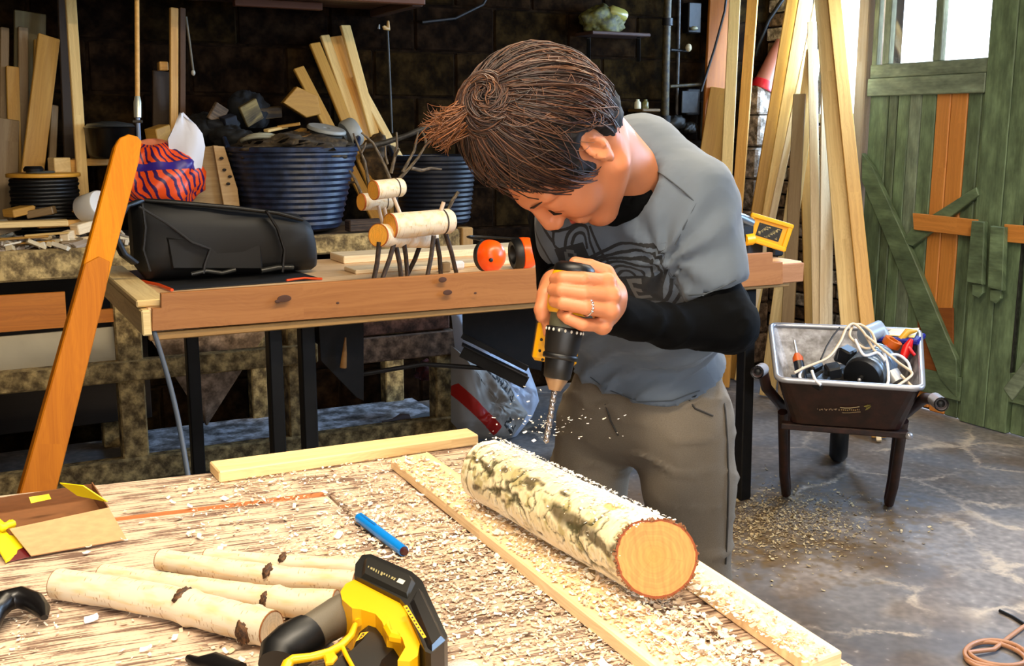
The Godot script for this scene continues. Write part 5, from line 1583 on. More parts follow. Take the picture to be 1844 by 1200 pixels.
func build_sacks() -> void:
	var im := Image.create(512, 512, false, Image.FORMAT_RGB8)
	im.fill(Color(0.64, 0.62, 0.59))
	# u right, v down; printed lettering runs upside down from lower right to upper left
	for k in 900:
		var t := k / 900.0
		var p := Vector2(20, 185).lerp(Vector2(275, 415), t)
		for j in 64:
			var q := p + Vector2(-0.67, 0.74) * (j - 5)
			if q.x >= 0 and q.x < 512 and q.y >= 0 and q.y < 512: im.set_pixel(int(q.x), int(q.y), Color(0.72, 0.10, 0.04))
	stamp(im, "EVINGTON", Vector2(352, 300), Vector2(-0.66, -0.75), 6.6, Color(0.06, 0.06, 0.06), 1.5)
	stamp(im, "F2", Vector2(352, 470), Vector2(-0.66, -0.75), 8.0, Color(0.05, 0.05, 0.05), 1.6)
	one("printed_sack", pillow([Vector2(812, 622), Vector2(836, 640), Vector2(872, 652), Vector2(905, 672), Vector2(925, 712), Vector2(948, 742), Vector2(938, 762), Vector2(918, 790), Vector2(870, 792), Vector2(832, 782), Vector2(812, 760)], -4.24, 0.10, 0.05, 191), mat("sack_print", Color(1, 1, 1), 0.4, {"albedo_texture": ImageTexture.create_from_image(im)}), "crumpled grey-white printed sack with upside-down black lettering beside the bench leg", "sack")
	one("white_sack", pillow([Vector2(812, 560), Vector2(836, 562), Vector2(836, 628), Vector2(900, 640), Vector2(948, 652), Vector2(966, 700), Vector2(971, 722), Vector2(958, 752), Vector2(930, 786), Vector2(918, 790), Vector2(880, 700), Vector2(820, 640)], -4.32, 0.06, 0.06, 193), mat("sack_white", Color(0.80, 0.84, 0.92), 0.35), "glossy white plastic sack folded behind the printed sack", "sack")

# ---------------------------------------------------------------- the wheelbarrow
func build_barrow() -> void:
	var O := Vector3(2.955, 0, -2.96)
	var fw := Vector3(0.70, 0, -0.714)
	var l := Vector3(0.714, 0, 0.70)
	var W := func(s: float, u: float, y: float) -> Vector3: return O + l * s + fw * u + Vector3(0, y, 0)
	var brown := grimy("barrow_brown", Color(0.24, 0.115, 0.075), 0.42, 3.0)
	var inner := grimy("barrow_inside", Color(0.80, 0.79, 0.80), 0.45, 3.0)
	var steel := mat("tube_steel", Color(0.66, 0.66, 0.68), 0.3, {"metallic": 0.5})
	var o := base("wheelbarrow", "brown metal wheelbarrow full of tools and cables in front of the green door", "wheelbarrow")
	# tray: outside and inside shells through rim and floor outlines
	var rim := [[-0.225, -0.395, 0.56], [0.25, -0.40, 0.56], [0.265, 0.13, 0.665], [-0.285, 0.10, 0.665]]
	var flo := [[-0.18, -0.31, 0.385], [0.205, -0.30, 0.385], [0.19, 0.03, 0.385], [-0.19, 0.02, 0.385]]
	var ringf := func(a: Array, g: float) -> Array:      # a rounded four-sided outline
		var out := []
		for k in 4:
			var p: Vector3 = W.call(a[k][0], a[k][1], a[k][2])
			var q: Vector3 = W.call(a[(k + 3) % 4][0], a[(k + 3) % 4][1], a[(k + 3) % 4][2])
			var r: Vector3 = W.call(a[(k + 1) % 4][0], a[(k + 1) % 4][1], a[(k + 1) % 4][2])
			for t in [0.0, 0.25, 0.5, 0.75, 1.0]:
				var e1 := p + (q - p).normalized() * g
				var e2 := p + (r - p).normalized() * g
				out.append(e1.lerp(p, t).lerp(p.lerp(e2, t), t))
		return out
	var R0: Array = ringf.call(rim, 0.035)
	var F0: Array = ringf.call(flo, 0.05)
	var mb := Mb.new()
	var ctr: Vector3 = W.call(0, -0.13, 0.5)
	var n := R0.size()
	for shell in 2:
		for i in n:
			var j := (i + 1) % n
			var a: Vector3 = R0[i]
			var b: Vector3 = R0[j]
			var c: Vector3 = F0[j]
			var d: Vector3 = F0[i]
			if shell == 1:
				a = a.lerp(ctr, 0.012); b = b.lerp(ctr, 0.012); c = c.lerp(ctr, 0.012); d = d.lerp(ctr, 0.012)
			var og := ((a + b + c + d) * 0.25 - ctr) * (1.0 if shell == 0 else -1.0)
			mb.quad(a, b, c, d, og, Vector2(i, 0), Vector2(j, 0), Vector2(j, 1), Vector2(i, 1))
		for i in range(1, n - 1):
			var dn := Vector3(0, 0.004 * shell, 0)
			var k := mb.vert(F0[0] + dn, Vector3.DOWN if shell == 0 else Vector3.UP)
			mb.vert(F0[i] + dn, mb.n[k]); mb.vert(F0[i + 1] + dn, mb.n[k])
			mb.tri(k, k + 1, k + 2)
		if shell == 0:
			part("tray", mb, brown, o)
			mb = Mb.new()
	var tray_in := part("tray_lining", mb, inner, o, "light grey inside of the tray")
	mb = Mb.new()
	var rr := R0.duplicate()
	rr.append(R0[0])
	mb.tube(rr, 0.011, 8, false)
	part("rim_tube", mb, steel, o, "bright rolled rim")
	# lettering on the tray front
	var im := Image.create(256, 64, false, Image.FORMAT_RGBA8)
	im.fill(Color(0.10, 0.05, 0.035, 0))
	for k in 14:      # worn print, too rubbed to read
		im.fill_rect(Rect2i(8 + k * 7 + (k * 5) % 3, 27 + (k * 7) % 4, 3 + k % 3, 5 + (k * 3) % 6), Color(0.74, 0.62, 0.48, 1))
	for k in 84:
		im.fill_rect(Rect2i(108 + k, 20 + int(4.0 * sin(k * 0.05)), 2, 4), Color(0.85, 0.76, 0.56, 1))
		im.fill_rect(Rect2i(118 + k, 46 + int(3.0 * sin(k * 0.05 + 0.5)), 2, 3), Color(0.74, 0.64, 0.46, 1))
		if k % 9 < 5: im.fill_rect(Rect2i(112 + k, 30 + (k / 9) % 4, 1, 7), Color(0.70, 0.58, 0.36, 1))
	for x in range(200, 250):      # a leaf
		for y in range(4, 42):
			var q := Vector2(x - 225, y - 23).rotated(0.5)
			if (q.x * q.x) / 480.0 + (q.y * q.y) / 150.0 < 1.0 and absf(q.y) > 1.2 and int(q.x + absf(q.y)) % 7 > 1: im.set_pixel(x, y, Color(0.62, 0.58, 0.25, 1))
	var fa: Vector3 = W.call(-0.225, -0.395, 0.56)
	var fb: Vector3 = W.call(0.25, -0.40, 0.56)
	var fc: Vector3 = W.call(0.205, -0.30, 0.385)
	var fd: Vector3 = W.call(-0.18, -0.31, 0.385)
	var on := func(a: float, b: float) -> Vector3: return fa.lerp(fb, a).lerp(fd.lerp(fc, a), b) + (-fw * 0.87 + Vector3(0, -0.5, 0)) * 0.0015
	mb = Mb.new()
	mb.quad(on.call(0.25, 0.78), on.call(0.70, 0.68), on.call(0.70, 0.38), on.call(0.25, 0.48), -fw, Vector2(0, 1), Vector2(1, 1), Vector2(1, 0), Vector2(0, 0))
	part("printed_mark", mb, mat("barrow_mark", Color(1, 1, 1), 0.5, {"albedo_texture": ImageTexture.create_from_image(im), "transparency": BaseMaterial3D.TRANSPARENCY_ALPHA_SCISSOR, "alpha_scissor_threshold": 0.5}), o, "worn golden lettering and leaf mark")
	# handles, legs, wheel
	for s in [-1.0, 1.0]:
		mb = Mb.new()
		var hu := -0.70 if s > 0 else -0.53
		var hy := 0.585 if s > 0 else 0.612
		var hp: Array = [W.call(0.283 * s, hu, hy), W.call(0.276 * s, hu + 0.12, hy - 0.015), W.call(0.262 * s, -0.36, 0.52), W.call(0.215 * s, 0.0, 0.36), W.call(0.10 * s, 0.42, 0.22), W.call(0.07 * s, 0.54, 0.16)]
		mb.tube(hp, 0.019, 14)
		part("frame_tube", mb, brown, o)
		mb = Mb.new()
		mb.tube([W.call(0.284 * s, hu - 0.012, hy + 0.002), W.call(0.276 * s, hu + 0.12, hy - 0.015)], 0.0225, 16, false)
		mb.tube([W.call(0.284 * s, hu - 0.012, hy + 0.002), W.call(0.276 * s, hu + 0.12, hy - 0.015)], 0.018, 16, false)
		part("handle_grip", mb, steel, o, "bare steel handle end")
		mb = Mb.new()
		mb.ell(Transform3D(Basis().scaled(Vector3.ONE * 0.0175), W.call(0.2825 * s, hu + 0.012, hy)), 12, 8)
		part("handle_plug", mb, mat("cushion_black", Color.BLACK), o)
		mb = Mb.new()
		mb.tube([W.call(0.21 * s, -0.20, 0.395), W.call(0.20 * s, -0.05, 0.10), W.call(0.19 * s, -0.015, 0.022), W.call(0.19 * s, 0.03, 0.022), W.call(0.20 * s, 0.06, 0.10), W.call(0.21 * s, 0.05, 0.34)], 0.018, 12)
		part("leg", mb, brown, o)
	mb = Mb.new()
	mb.beam(W.call(-0.21, -0.28, 0.368), W.call(0.225, -0.28, 0.368), 0.05, 0.022, Vector3.UP, 0.004)
	part("cross_bar", mb, grimy("rust_bar", Color(0.25, 0.13, 0.09), 0.6, 5.0), o)
	mb = Mb.new()
	mb.ell(Transform3D(Basis().scaled(Vector3.ONE * 0.014), W.call(0.225, -0.30, 0.368)), 10, 8)
	part("bolt", mb, steel, o)
	var wc: Vector3 = W.call(0.0, 0.56, 0.155)
	var wb := Basis(fw, l, fw.cross(l))
	mb = Mb.new()
	mb.lathe(Transform3D(wb, wc), [Vector2(0.09, -0.035), Vector2(0.13, -0.038), Vector2(0.152, -0.02), Vector2(0.155, 0.0), Vector2(0.152, 0.02), Vector2(0.13, 0.038), Vector2(0.09, 0.035), Vector2(0.09, -0.035)], 36)
	part("tyre", mb, mat("black_rubber", Color.BLACK), o)
	mb = Mb.new()
	mb.lathe(Transform3D(wb, wc), [Vector2(0, -0.03), Vector2(0.03, -0.03), Vector2(0.035, -0.01), Vector2(0.09, -0.015), Vector2(0.09, 0.015), Vector2(0.035, 0.01), Vector2(0.03, 0.03), Vector2(0, 0.03)], 28)
	part("hub", mb, brown, o)
	# what lies in it
	var tb := mat("tool_black", Color(0.03, 0.03, 0.033), 0.45)
	o = base("electric_motor", "grey electric motor with a round black end cover in the wheelbarrow", "motor")
	var a0: Vector3 = W.call(0.055, -0.27, 0.555)
	var mdir := (fw * 0.86 + l * 0.35 + Vector3(0, 0.22, 0)).normalized()
	var xx := mdir.cross(Vector3.UP).normalized()
	var mbz := Basis(xx, mdir, xx.cross(mdir))
	mb = Mb.new()
	mb.lathe(Transform3D(mbz, a0), [Vector2(0, -0.012), Vector2(0.012, -0.012), Vector2(0.014, 0.0), Vector2(0.05, 0.0), Vector2(0.066, 0.004), Vector2(0.07, 0.014), Vector2(0.07, 0.03)], 36)
	part("end_cover", mb, tb, o)
	mb = Mb.new()
	var prf := [Vector2(0.07, 0.03)]
	for k in 8: prf.append_array([Vector2(0.073, 0.034 + k * 0.016), Vector2(0.073, 0.044 + k * 0.016), Vector2(0.0705, 0.047 + k * 0.016)])
	prf.append(Vector2(0.05, 0.175)); prf.append(Vector2(0, 0.175))
	mb.lathe(Transform3D(mbz, a0), prf, 36)
	part("housing", mb, mat("motor_grey", Color(0.42, 0.48, 0.55), 0.35, {"metallic": 0.3}), o)
	mb = Mb.new()
	mb.ell(Transform3D(Basis().scaled(Vector3.ONE * 0.007), a0 - mdir * 0.014), 10, 8)
	part("shaft", mb, steel, o)
	# screwdriver-like tool
	o = base("hand_tool", "dark tool with an orange band and thin steel rod, upright in the wheelbarrow's left corner", "tool")
	var ta := C(1445, 688, 3.88)
	var tbp := C(1430, 613, 3.94)
	mb = Mb.new()
	mb.tube([ta, ta.lerp(tbp, 0.48)], [0.02, 0.018], 14)
	part("handle", mb, mat("navy_grip", Color(0.04, 0.05, 0.10), 0.4), o)
	mb = Mb.new()
	mb.tube([ta.lerp(tbp, 0.48), ta.lerp(tbp, 0.58), ta.lerp(tbp, 0.68)], [0.019, 0.019, 0.009], 14)
	part("band", mb, mat("orange_band", Color(0.78, 0.34, 0.08), 0.4), o)
	mb = Mb.new()
	mb.tube([ta.lerp(tbp, 0.66), tbp], [0.006, 0.004], 8)
	part("rod", mb, steel, o)
	# dark jumble, connectors
	for q in [[1468, 662, 3.84, 0.06, 0.03, 0.03, "black plug strip among the cables in the wheelbarrow", 0.3, 0.05], [1500, 668, 3.80, 0.05, 0.045, 0.05, "dark switch box left of the motor", -0.4, 0.06], [1525, 640, 3.90, 0.05, 0.06, 0.05, "upright dark connector behind the motor's left side", 0.2, 0.055], [1478, 688, 3.77, 0.08, 0.03, 0.04, "black clamp at the front of the barrow heap", 0.5, 0.04], [1512, 640, 3.94, 0.03, 0.05, 0.03, "small grey-black box at the top of the heap", 0.9, 0.1]]:
		mb = Mb.new()
		mb.box(Transform3D(Basis.from_euler(Vector3(0.3, q[7], 0.2)), C(q[0], q[1], q[2])), Vector3(q[3], q[4], q[5]), 0.006)
		one("dark_fitting", mb, mat("fit_%d" % q[0], Color(q[8], q[8], q[8] * 1.05), 0.4), q[6], "fitting")
	one("barrow_rags", lump(W.call(-0.02, -0.13, 0.49), Vector3(0.17, 0.055, 0.15), 201, 0.4, 0.2, 0.8, 40), grimy("dark_heap", Color(0.10, 0.095, 0.09), 0.7, 10.0), "dark greasy rags filling the wheelbarrow under the tools", "rags")
	# cables
	var beige := mat("cable_beige", Color(0.80, 0.72, 0.62), 0.45)
	var bw := mat("cable_white", Color(0.86, 0.86, 0.88), 0.4)
	var cb := [
		[[[1430, 672], [1450, 662], [1490, 645], [1512, 618], [1524, 592], [1538, 584], [1556, 600], [1572, 628], [1584, 640]], "beige cable looping from the left corner over the motor", 0],
		[[[1536, 586], [1530, 604], [1542, 618], [1560, 628], [1576, 622], [1570, 600], [1552, 586], [1540, 585]], "beige cable loop at the very top of the heap", 0],
		[[[1560, 605], [1590, 630], [1620, 655], [1642, 672], [1630, 686], [1606, 702]], "beige cable bent like an arrow at the right of the motor", 0],
		[[[1622, 676], [1634, 688], [1646, 700]], "short beige cable end by the right rim", 0],
		[[[1446, 662], [1440, 676], [1444, 690]], "pale cable end by the dark upright tool", 1],
		[[[1462, 668], [1468, 684], [1478, 694]], "pink-white cable end in front of the black clamp", 1],
		[[[1590, 632], [1598, 655], [1600, 685], [1594, 698]], "blue-white flat cable hanging right of the motor", 1],
		[[[1512, 590], [1500, 605], [1488, 625], [1478, 648]], "thin dark cable arching over the left of the heap", 2],
		[[[1540, 612], [1556, 640], [1580, 636], [1594, 650]], "pale cable lying across the motor housing", 1],
		[[[1600, 640], [1618, 640], [1634, 652], [1640, 668]], "pale cable behind the arrow-bent one", 1],
	]
	var ck := 0
	for q in cb:
		var pts := []
		var cv := Curve3D.new()
		var zb := 3.20
		for e in q[0]: cv.add_point(C(e[0], e[1], 3.74 + (690 - e[1]) * 0.0016 + 0.02 * sin(ck * 2.1)))
		for k in cv.point_count:
			var tg := (cv.get_point_position(mini(k + 1, cv.point_count - 1)) - cv.get_point_position(maxi(k - 1, 0))) / 6.0
			cv.set_point_in(k, -tg); cv.set_point_out(k, tg)
		for p in cv.tessellate(4, 4): pts.append(p)
		mb = Mb.new()
		mb.tube(pts, 0.0052 if q[2] < 2 else 0.003, 8)
		one("barrow_cable", mb, [beige, bw, tb][q[2]], q[1], "cable", "cables in the wheelbarrow")
		ck += 1
	# paint tray, roll, red tool, disc
	o = base("paint_tray", "blue paint tray with yellow paint resting on the back of the wheelbarrow heap", "tray")
	var pa: Array = [C(1578, 606, 4.02), C(1655, 613, 3.96), C(1668, 600, 4.10), C(1598, 594, 4.16)]
	mb = Mb.new()
	var dn := Vector3(0, -0.022, 0)
	mb.hexa([pa[0] + dn, pa[1] + dn, pa[0], pa[1], pa[3] + dn, pa[2] + dn, pa[3], pa[2]], 0.006)
	part("tray", mb, mat("tray_blue", Color(0.07, 0.11, 0.48), 0.35), o)
	mb = Mb.new()
	mb.sheet([[pa[0].lerp(pa[2], 0.15) + Vector3(0, 0.004, 0), pa[1].lerp(pa[3], 0.15) + Vector3(0, 0.004, 0)], [pa[3].lerp(pa[1], 0.15) + Vector3(0, 0.006, 0), pa[2].lerp(pa[0], 0.15) + Vector3(0, 0.02, 0)]], 0.004)
	part("paint", mb, mat("dried_paint", Color(0.90, 0.80, 0.52), 0.4), o)
	mb = Mb.new()
	mb.tube([C(1622, 612, 4.00), C(1634, 598, 4.00), C(1650, 596, 4.02)], [0.012, 0.014, 0.005], 10)
	part("drip", mb, mat("ochre_paint", Color(0.80, 0.58, 0.12), 0.4), o)
	var tape := mat("orange_tape", Color(0.75, 0.36, 0.06), 0.35)
	mb = Mb.new()
	mb.lathe(Transform3D(Basis.from_euler(Vector3(0.4, 0, -0.25)), C(1606, 618, 3.98)), [Vector2(0.018, -0.012), Vector2(0.033, -0.012), Vector2(0.035, 0.0), Vector2(0.033, 0.014), Vector2(0.018, 0.014), Vector2(0.018, -0.012)], 26)
	one("tape_roll", mb, tape, "orange-brown roll of tape under the blue tray", "tape")
	mb = Mb.new()
	mb.lathe(Transform3D(Basis.from_euler(Vector3(1.0, 0.3, -0.3)), C(1603, 640, 3.96)), [Vector2(0, 0.012), Vector2(0.012, 0.012), Vector2(0.04, 0.006), Vector2(0.042, 0.0), Vector2(0.04, -0.006), Vector2(0, -0.008)], 28)
	one("pink_disc", mb, mat("disc_pink", Color(0.72, 0.38, 0.42), 0.5), "pinkish sanding disc right of the motor", "disc")
	o = base("red_trigger_tool", "bright red plastic trigger tool at the right rim of the wheelbarrow", "tool")
	mb = Mb.new()
	mb.tube([C(1641, 612, 3.94), C(1634, 626, 3.93), C(1626, 646, 3.93)], [0.008, 0.018, 0.014], 12)
	part("body", mb, mat("plastic_red", Color(0.80, 0.05, 0.05), 0.35), o)
	mb = Mb.new()
	mb.tube([C(1636, 626, 3.92), C(1642, 634, 3.91), C(1647, 640, 3.91)], [0.008, 0.007, 0.006], 10)
	part("trigger", mb, mat("plastic_red", Color.WHITE), o)
	mb = Mb.new()
	mb.tube([C(1556, 606, 4.02), C(1580, 596, 4.05), C(1592, 612, 4.05)], [0.035, 0.04, 0.03], 14)
	one("grey_casing", mb, mat("casing_grey", Color(0.55, 0.60, 0.66), 0.35), "pale grey rounded casing behind the cable loop on the heap", "casing")
	mb = Mb.new()
	mb.tube([C(1604, 672, 3.82), C(1616, 690, 3.80)], [0.03, 0.028], 14)
	one("silver_canister", mb, mat("canister", Color(0.66, 0.66, 0.66), 0.3, {"metallic": 0.4}), "silver canister right of the motor behind the bent cable", "canister")
	# coiled lead on the floor, lower right corner of the picture
	mb = Mb.new()
	var pts := []
	var cc := HH(1792, 1182, 0.008)
	for k in 74:
		var a := k / 73.0 * TAU * 2.6
		pts.append(cc + Vector3(cos(a) * (0.085 + 0.012 * sin(a * 0.7)), 0.0012 * k / 10.0, sin(a) * (0.07 + 0.01 * cos(a))))
	pts.append(HH(1790, 1170, 0.012)); pts.append(HH(1815, 1150, 0.008)); pts.append(HH(1842, 1130, 0.008)); pts.append(HH(1880, 1112, 0.008))
	mb.tube(pts, 0.0065, 8)
	one("floor_cable", mb, mat("cable_floor", Color(0.70, 0.50, 0.36), 0.45), "brownish coiled cable lying on the concrete floor in the right corner", "cable")
	mb = Mb.new()
	mb.tube([HH(1800, 1100, 0.006), HH(1825, 1112, 0.006), HH(1850, 1128, 0.006)], 0.005, 8)
	one("floor_lead", mb, tb, "short dark lead on the floor beside the coiled cable", "cable")

# ---------------------------------------------------------------- on the bench in the foreground
func big_log() -> void:
	var o := base("birch_log", "thick birch log with an orange sawn face being drilled on two planks", "log")
	var A := C(1182, 997, 1.17)
	var B := C(882, 843, 1.472)
	A.y = 0.9630; B.y = 0.9630
	var ax := (B - A).normalized()
	var up := Vector3.UP
	var sd := ax.cross(up).normalized()      # towards the right of the picture or left; settled by the mesh
	var capn := (-ax + (EYE - A).normalized() * 0.75).normalized()
	var R := 0.0445
	var n1 := fnl(301, 1.0, 4)
	var n2 := fnl(302, 1.0, 3)
	var n3 := fnl(303, 1.0, 2)
	var SA := 150
	var SL := 230
	var len := A.distance_to(B)
	var mb := Mb.new()
	mb.tint = true
	var outline := func(an: float, t: float) -> float:
		return R * (1.0 + 0.035 * cos(an * 2.0 + 0.7) + 0.02 * cos(an * 3.0 - 1.0 + t * 2.0) - 0.045 * exp(-pow(wrapf(an - 1.62, -PI, PI) / 0.22, 2.0)) + 0.012 * sin(t * 9.0 + an))
	var pos := []
	for i in SL + 1:
		var t := i / float(SL)
		for s in SA:
			var an := TAU * s / SA
			var dr := up * sin(an) + sd * cos(an)
			var r: float = outline.call(an, t)
			var P := Vector3(cos(an) * 4.2, sin(an) * 4.2, t * len / R * 4.2)
			var flank := exp(-pow((wrapf(an - 0.3, 0.0, TAU) - 2.45) / 0.80, 2.0))        # the rough, mossy side
			var patch := n2.get_noise_3d(P.x * 0.16 + 30.0, P.y * 0.16, P.z * 0.10)
			var cr1 := 1.0 - absf(n1.get_noise_3d(P.x * 0.12, P.y * 0.12, P.z * 0.075)) * 13.0       # ragged fissures
			var cr2 := 0.6 - absf(n1.get_noise_3d(P.x * 0.26 + 11.0, P.y * 0.26, P.z * 0.17)) * 9.0
			var fis := clampf(maxf(cr1, cr2), 0.0, 1.0) * clampf(flank * 1.5 - 0.32 + 0.9 * patch, 0.0, 1.0)
			var moss := clampf((n2.get_noise_3d(P.x * 0.40, P.y * 0.40, P.z * 0.30) + flank * 0.50 - 0.62) * 5.0, 0.0, 1.0)
			var burn := clampf((n2.get_noise_3d(P.x * 0.30 + 70.0, P.y * 0.30, P.z * 0.16) + flank * 0.60 - 0.72) * 8.0, 0.0, 1.0)
			burn = maxf(burn, clampf(1.3 - 1.2 * Vector2((an - 2.72 - 0.4 * (0.24 - t)) / 0.17, (t - 0.24) / 0.10).length() + 2.0 * patch, 0.0, 1.0))
			moss = maxf(moss, clampf(1.2 - Vector2((an - 2.5) / 0.28, (t - 0.60) / 0.13).length() + 2.2 * patch, 0.0, 1.0))
			var fl := n3.get_noise_3d(P.x * 0.5, P.y * 0.5, P.z * 0.28)
			var fl2 := n3.get_noise_3d(P.x * 0.9, P.y * 0.9, P.z * 2.0)
			r += R * (0.018 * fl - 0.06 * fis - 0.02 * burn + 0.012 * fl2 + 0.02 * patch)
			var q := A + dr * r
			# the near end is sawn a little askew
			var t0 := -(dr * r).dot(capn) / ax.dot(capn)
			q += ax * lerpf(t0, len, t)
			pos.append(q)
			var c := Color(0.84, 0.76, 0.60).lerp(Color(0.90, 0.86, 0.76), clampf(0.5 + fl * 1.5, 0.0, 1.0))
			c = c.lerp(Color(0.86, 0.70, 0.34), clampf(flank * 1.25 - 0.10 + 0.9 * fl2 * flank, 0.0, 0.75))
			c = c.lerp(Color(0.42, 0.33, 0.09), moss * 0.7)
			c = c.lerp(Color(0.09, 0.06, 0.025), burn * 0.9)
			c = c.lerp(Color(0.07, 0.06, 0.02), clampf(fis * 1.8, 0.0, 0.95))
			if absf(t - 0.955 + 0.012 * fl) < 0.006 + 0.006 * fl2: c = c.lerp(Color(0.16, 0.12, 0.04), 0.8)
			if fl2 > 0.42: c = c.lerp(Color(0.42, 0.32, 0.18), 0.5)
			if Vector2(wrapf(an - 1.75, -PI, PI) * 1.3, (t - 0.15) * 9.0).length() < 0.30 + 0.25 * fl: c = Color(0.72, 0.42, 0.17)
			mb.c.append(c)
			mb.v.append(q); mb.n.append(dr); mb.uv.append(Vector2(an, t))
	for i in SL + 1:
		for s in SA:
			var k := i * SA + s
			var a: Vector3 = pos[i * SA + (s + 1) % SA] - pos[i * SA + (s + SA - 1) % SA]
			var b: Vector3 = pos[mini(i + 1, SL) * SA + s] - pos[maxi(i - 1, 0) * SA + s]
			var nn := a.cross(b).normalized()
			if nn.dot(mb.n[k]) < 0.0: nn = -nn
			mb.n[k] = nn
	for i in SL:
		for s in SA:
			var k := i * SA + s
			var k2 := i * SA + (s + 1) % SA
			mb.tri(k, k2, k2 + SA); mb.tri(k, k2 + SA, k + SA)
	part("bark", mb, mat("log_bark", Color(1, 1, 1), 0.7, {"vertex_color_use_as_albedo": true}), o)
	for e in 2:
		mb = Mb.new()
		var ring := []
		var ctr := Vector3.ZERO
		for s in SA:
			ring.append(pos[(0 if e == 0 else SL) * SA + s])
			ctr += ring[s] / SA
		var nn := capn if e == 0 else ax
		var ce := mb.vert(ctr, nn, Vector2(0.5, 0.5))
		for s in SA + 1:
			var an := TAU * s / SA
			mb.vert(ring[s % SA] + nn * 0.0006, nn, Vector2(0.5 + 0.5 * cos(an), 0.5 + 0.5 * sin(an)))
		for s in SA: mb.tri(ce, ce + 1 + s, ce + 2 + s)
		part("sawn_end", mb, ring_mat("log_face", Color(0.88, 0.61, 0.32)), o, "orange sawn end grain with faint rings")
	# fringe of bark at the cut
	mb = Mb.new()
	for s in range(0, SA, 2):
		if rng.randf() < 0.6:
			var q: Vector3 = pos[s]
			var d := (q - A).normalized()
			mb.box(Transform3D(Basis.from_euler(rv(1.2)), q + d * 0.0005), Vector3(rng.randf_range(0.002, 0.005), 0.0012, rng.randf_range(0.002, 0.004)), 0.0)
	part("bark_fringe", mb, mat("bark_edge", Color(0.50, 0.32, 0.18), 0.8), o)

func stick(px: Array, r0: float, r1: float, label: String, knots: Array, sd: int) -> void:
	var o := base("birch_stick", label, "stick", "birch sticks in the foreground")
	var pts := []
	var rr := []
	var cv := Curve3D.new()
	var n := px.size()
	for i in n:
		var r := lerpf(r0, r1, i / float(n - 1))
		cv.add_point(HH(px[i][0], px[i][1], 0.9015 + r + (px[i][2] if px[i].size() > 2 else 0.0)))
	for k in n:
		var tg := (cv.get_point_position(mini(k + 1, n - 1)) - cv.get_point_position(maxi(k - 1, 0))) / 6.0
		cv.set_point_in(k, -tg); cv.set_point_out(k, tg)
	var f := fnl(sd, 9.0, 2)
	var L := cv.get_baked_length()
	for k in 41:
		var t := k / 40.0
		pts.append(cv.sample_baked(t * L))
		var r := lerpf(r0, r1, t) * (1.0 + 0.05 * f.get_noise_1d(t * 3.0))
		for q in knots: r *= 1.0 + 0.14 * exp(-pow((t - q[0]) / 0.018, 2.0))
		rr.append(r)
	var mb := Mb.new()
	mb.tube(pts, rr, 22, false, 0.8)
	part("bark", mb, birch_mat(), o)
	for e in 2:
		mb = Mb.new()
		var p: Vector3 = pts[0 if e == 0 else 40]
		var d: Vector3 = (pts[0] - pts[1] if e == 0 else pts[40] - pts[39]).normalized()
		mb.tube([p - d * 0.002, p + d * 0.0012], rr[0 if e == 0 else 40] * 0.98, 22)
		part("cut_end", mb, ring_mat("stick_face", Color(0.86, 0.78, 0.66)), o)
	for q in knots:
		var i := int(q[0] * 40.0)
		var d: Vector3 = (pts[mini(i + 1, 40)] - pts[maxi(i - 1, 0)]).normalized()
		var side: Vector3 = d.cross(Vector3.UP).normalized() * q[1] + Vector3.UP * q[2]
		side = side.normalized()
		mb = Mb.new()
		mb.ell(Transform3D(Basis(d * rr[i] * 0.36, side * rr[i] * 0.30, d.cross(side) * rr[i] * 0.60), pts[i] + side * rr[i] * 0.84), 24, 16)
		for e in mb.v.size(): mb.v[e] += (mb.v[e] - pts[i] - side * rr[i] * 0.84) * (0.45 * f.get_noise_3d(mb.v[e].x * 30.0, mb.v[e].y * 30.0, mb.v[e].z * 30.0))
		part("knot", mb, mat("birch_knot", Color(0.44, 0.29, 0.16), 0.7, {"albedo_texture": tex.grime}), o, "dark knot")

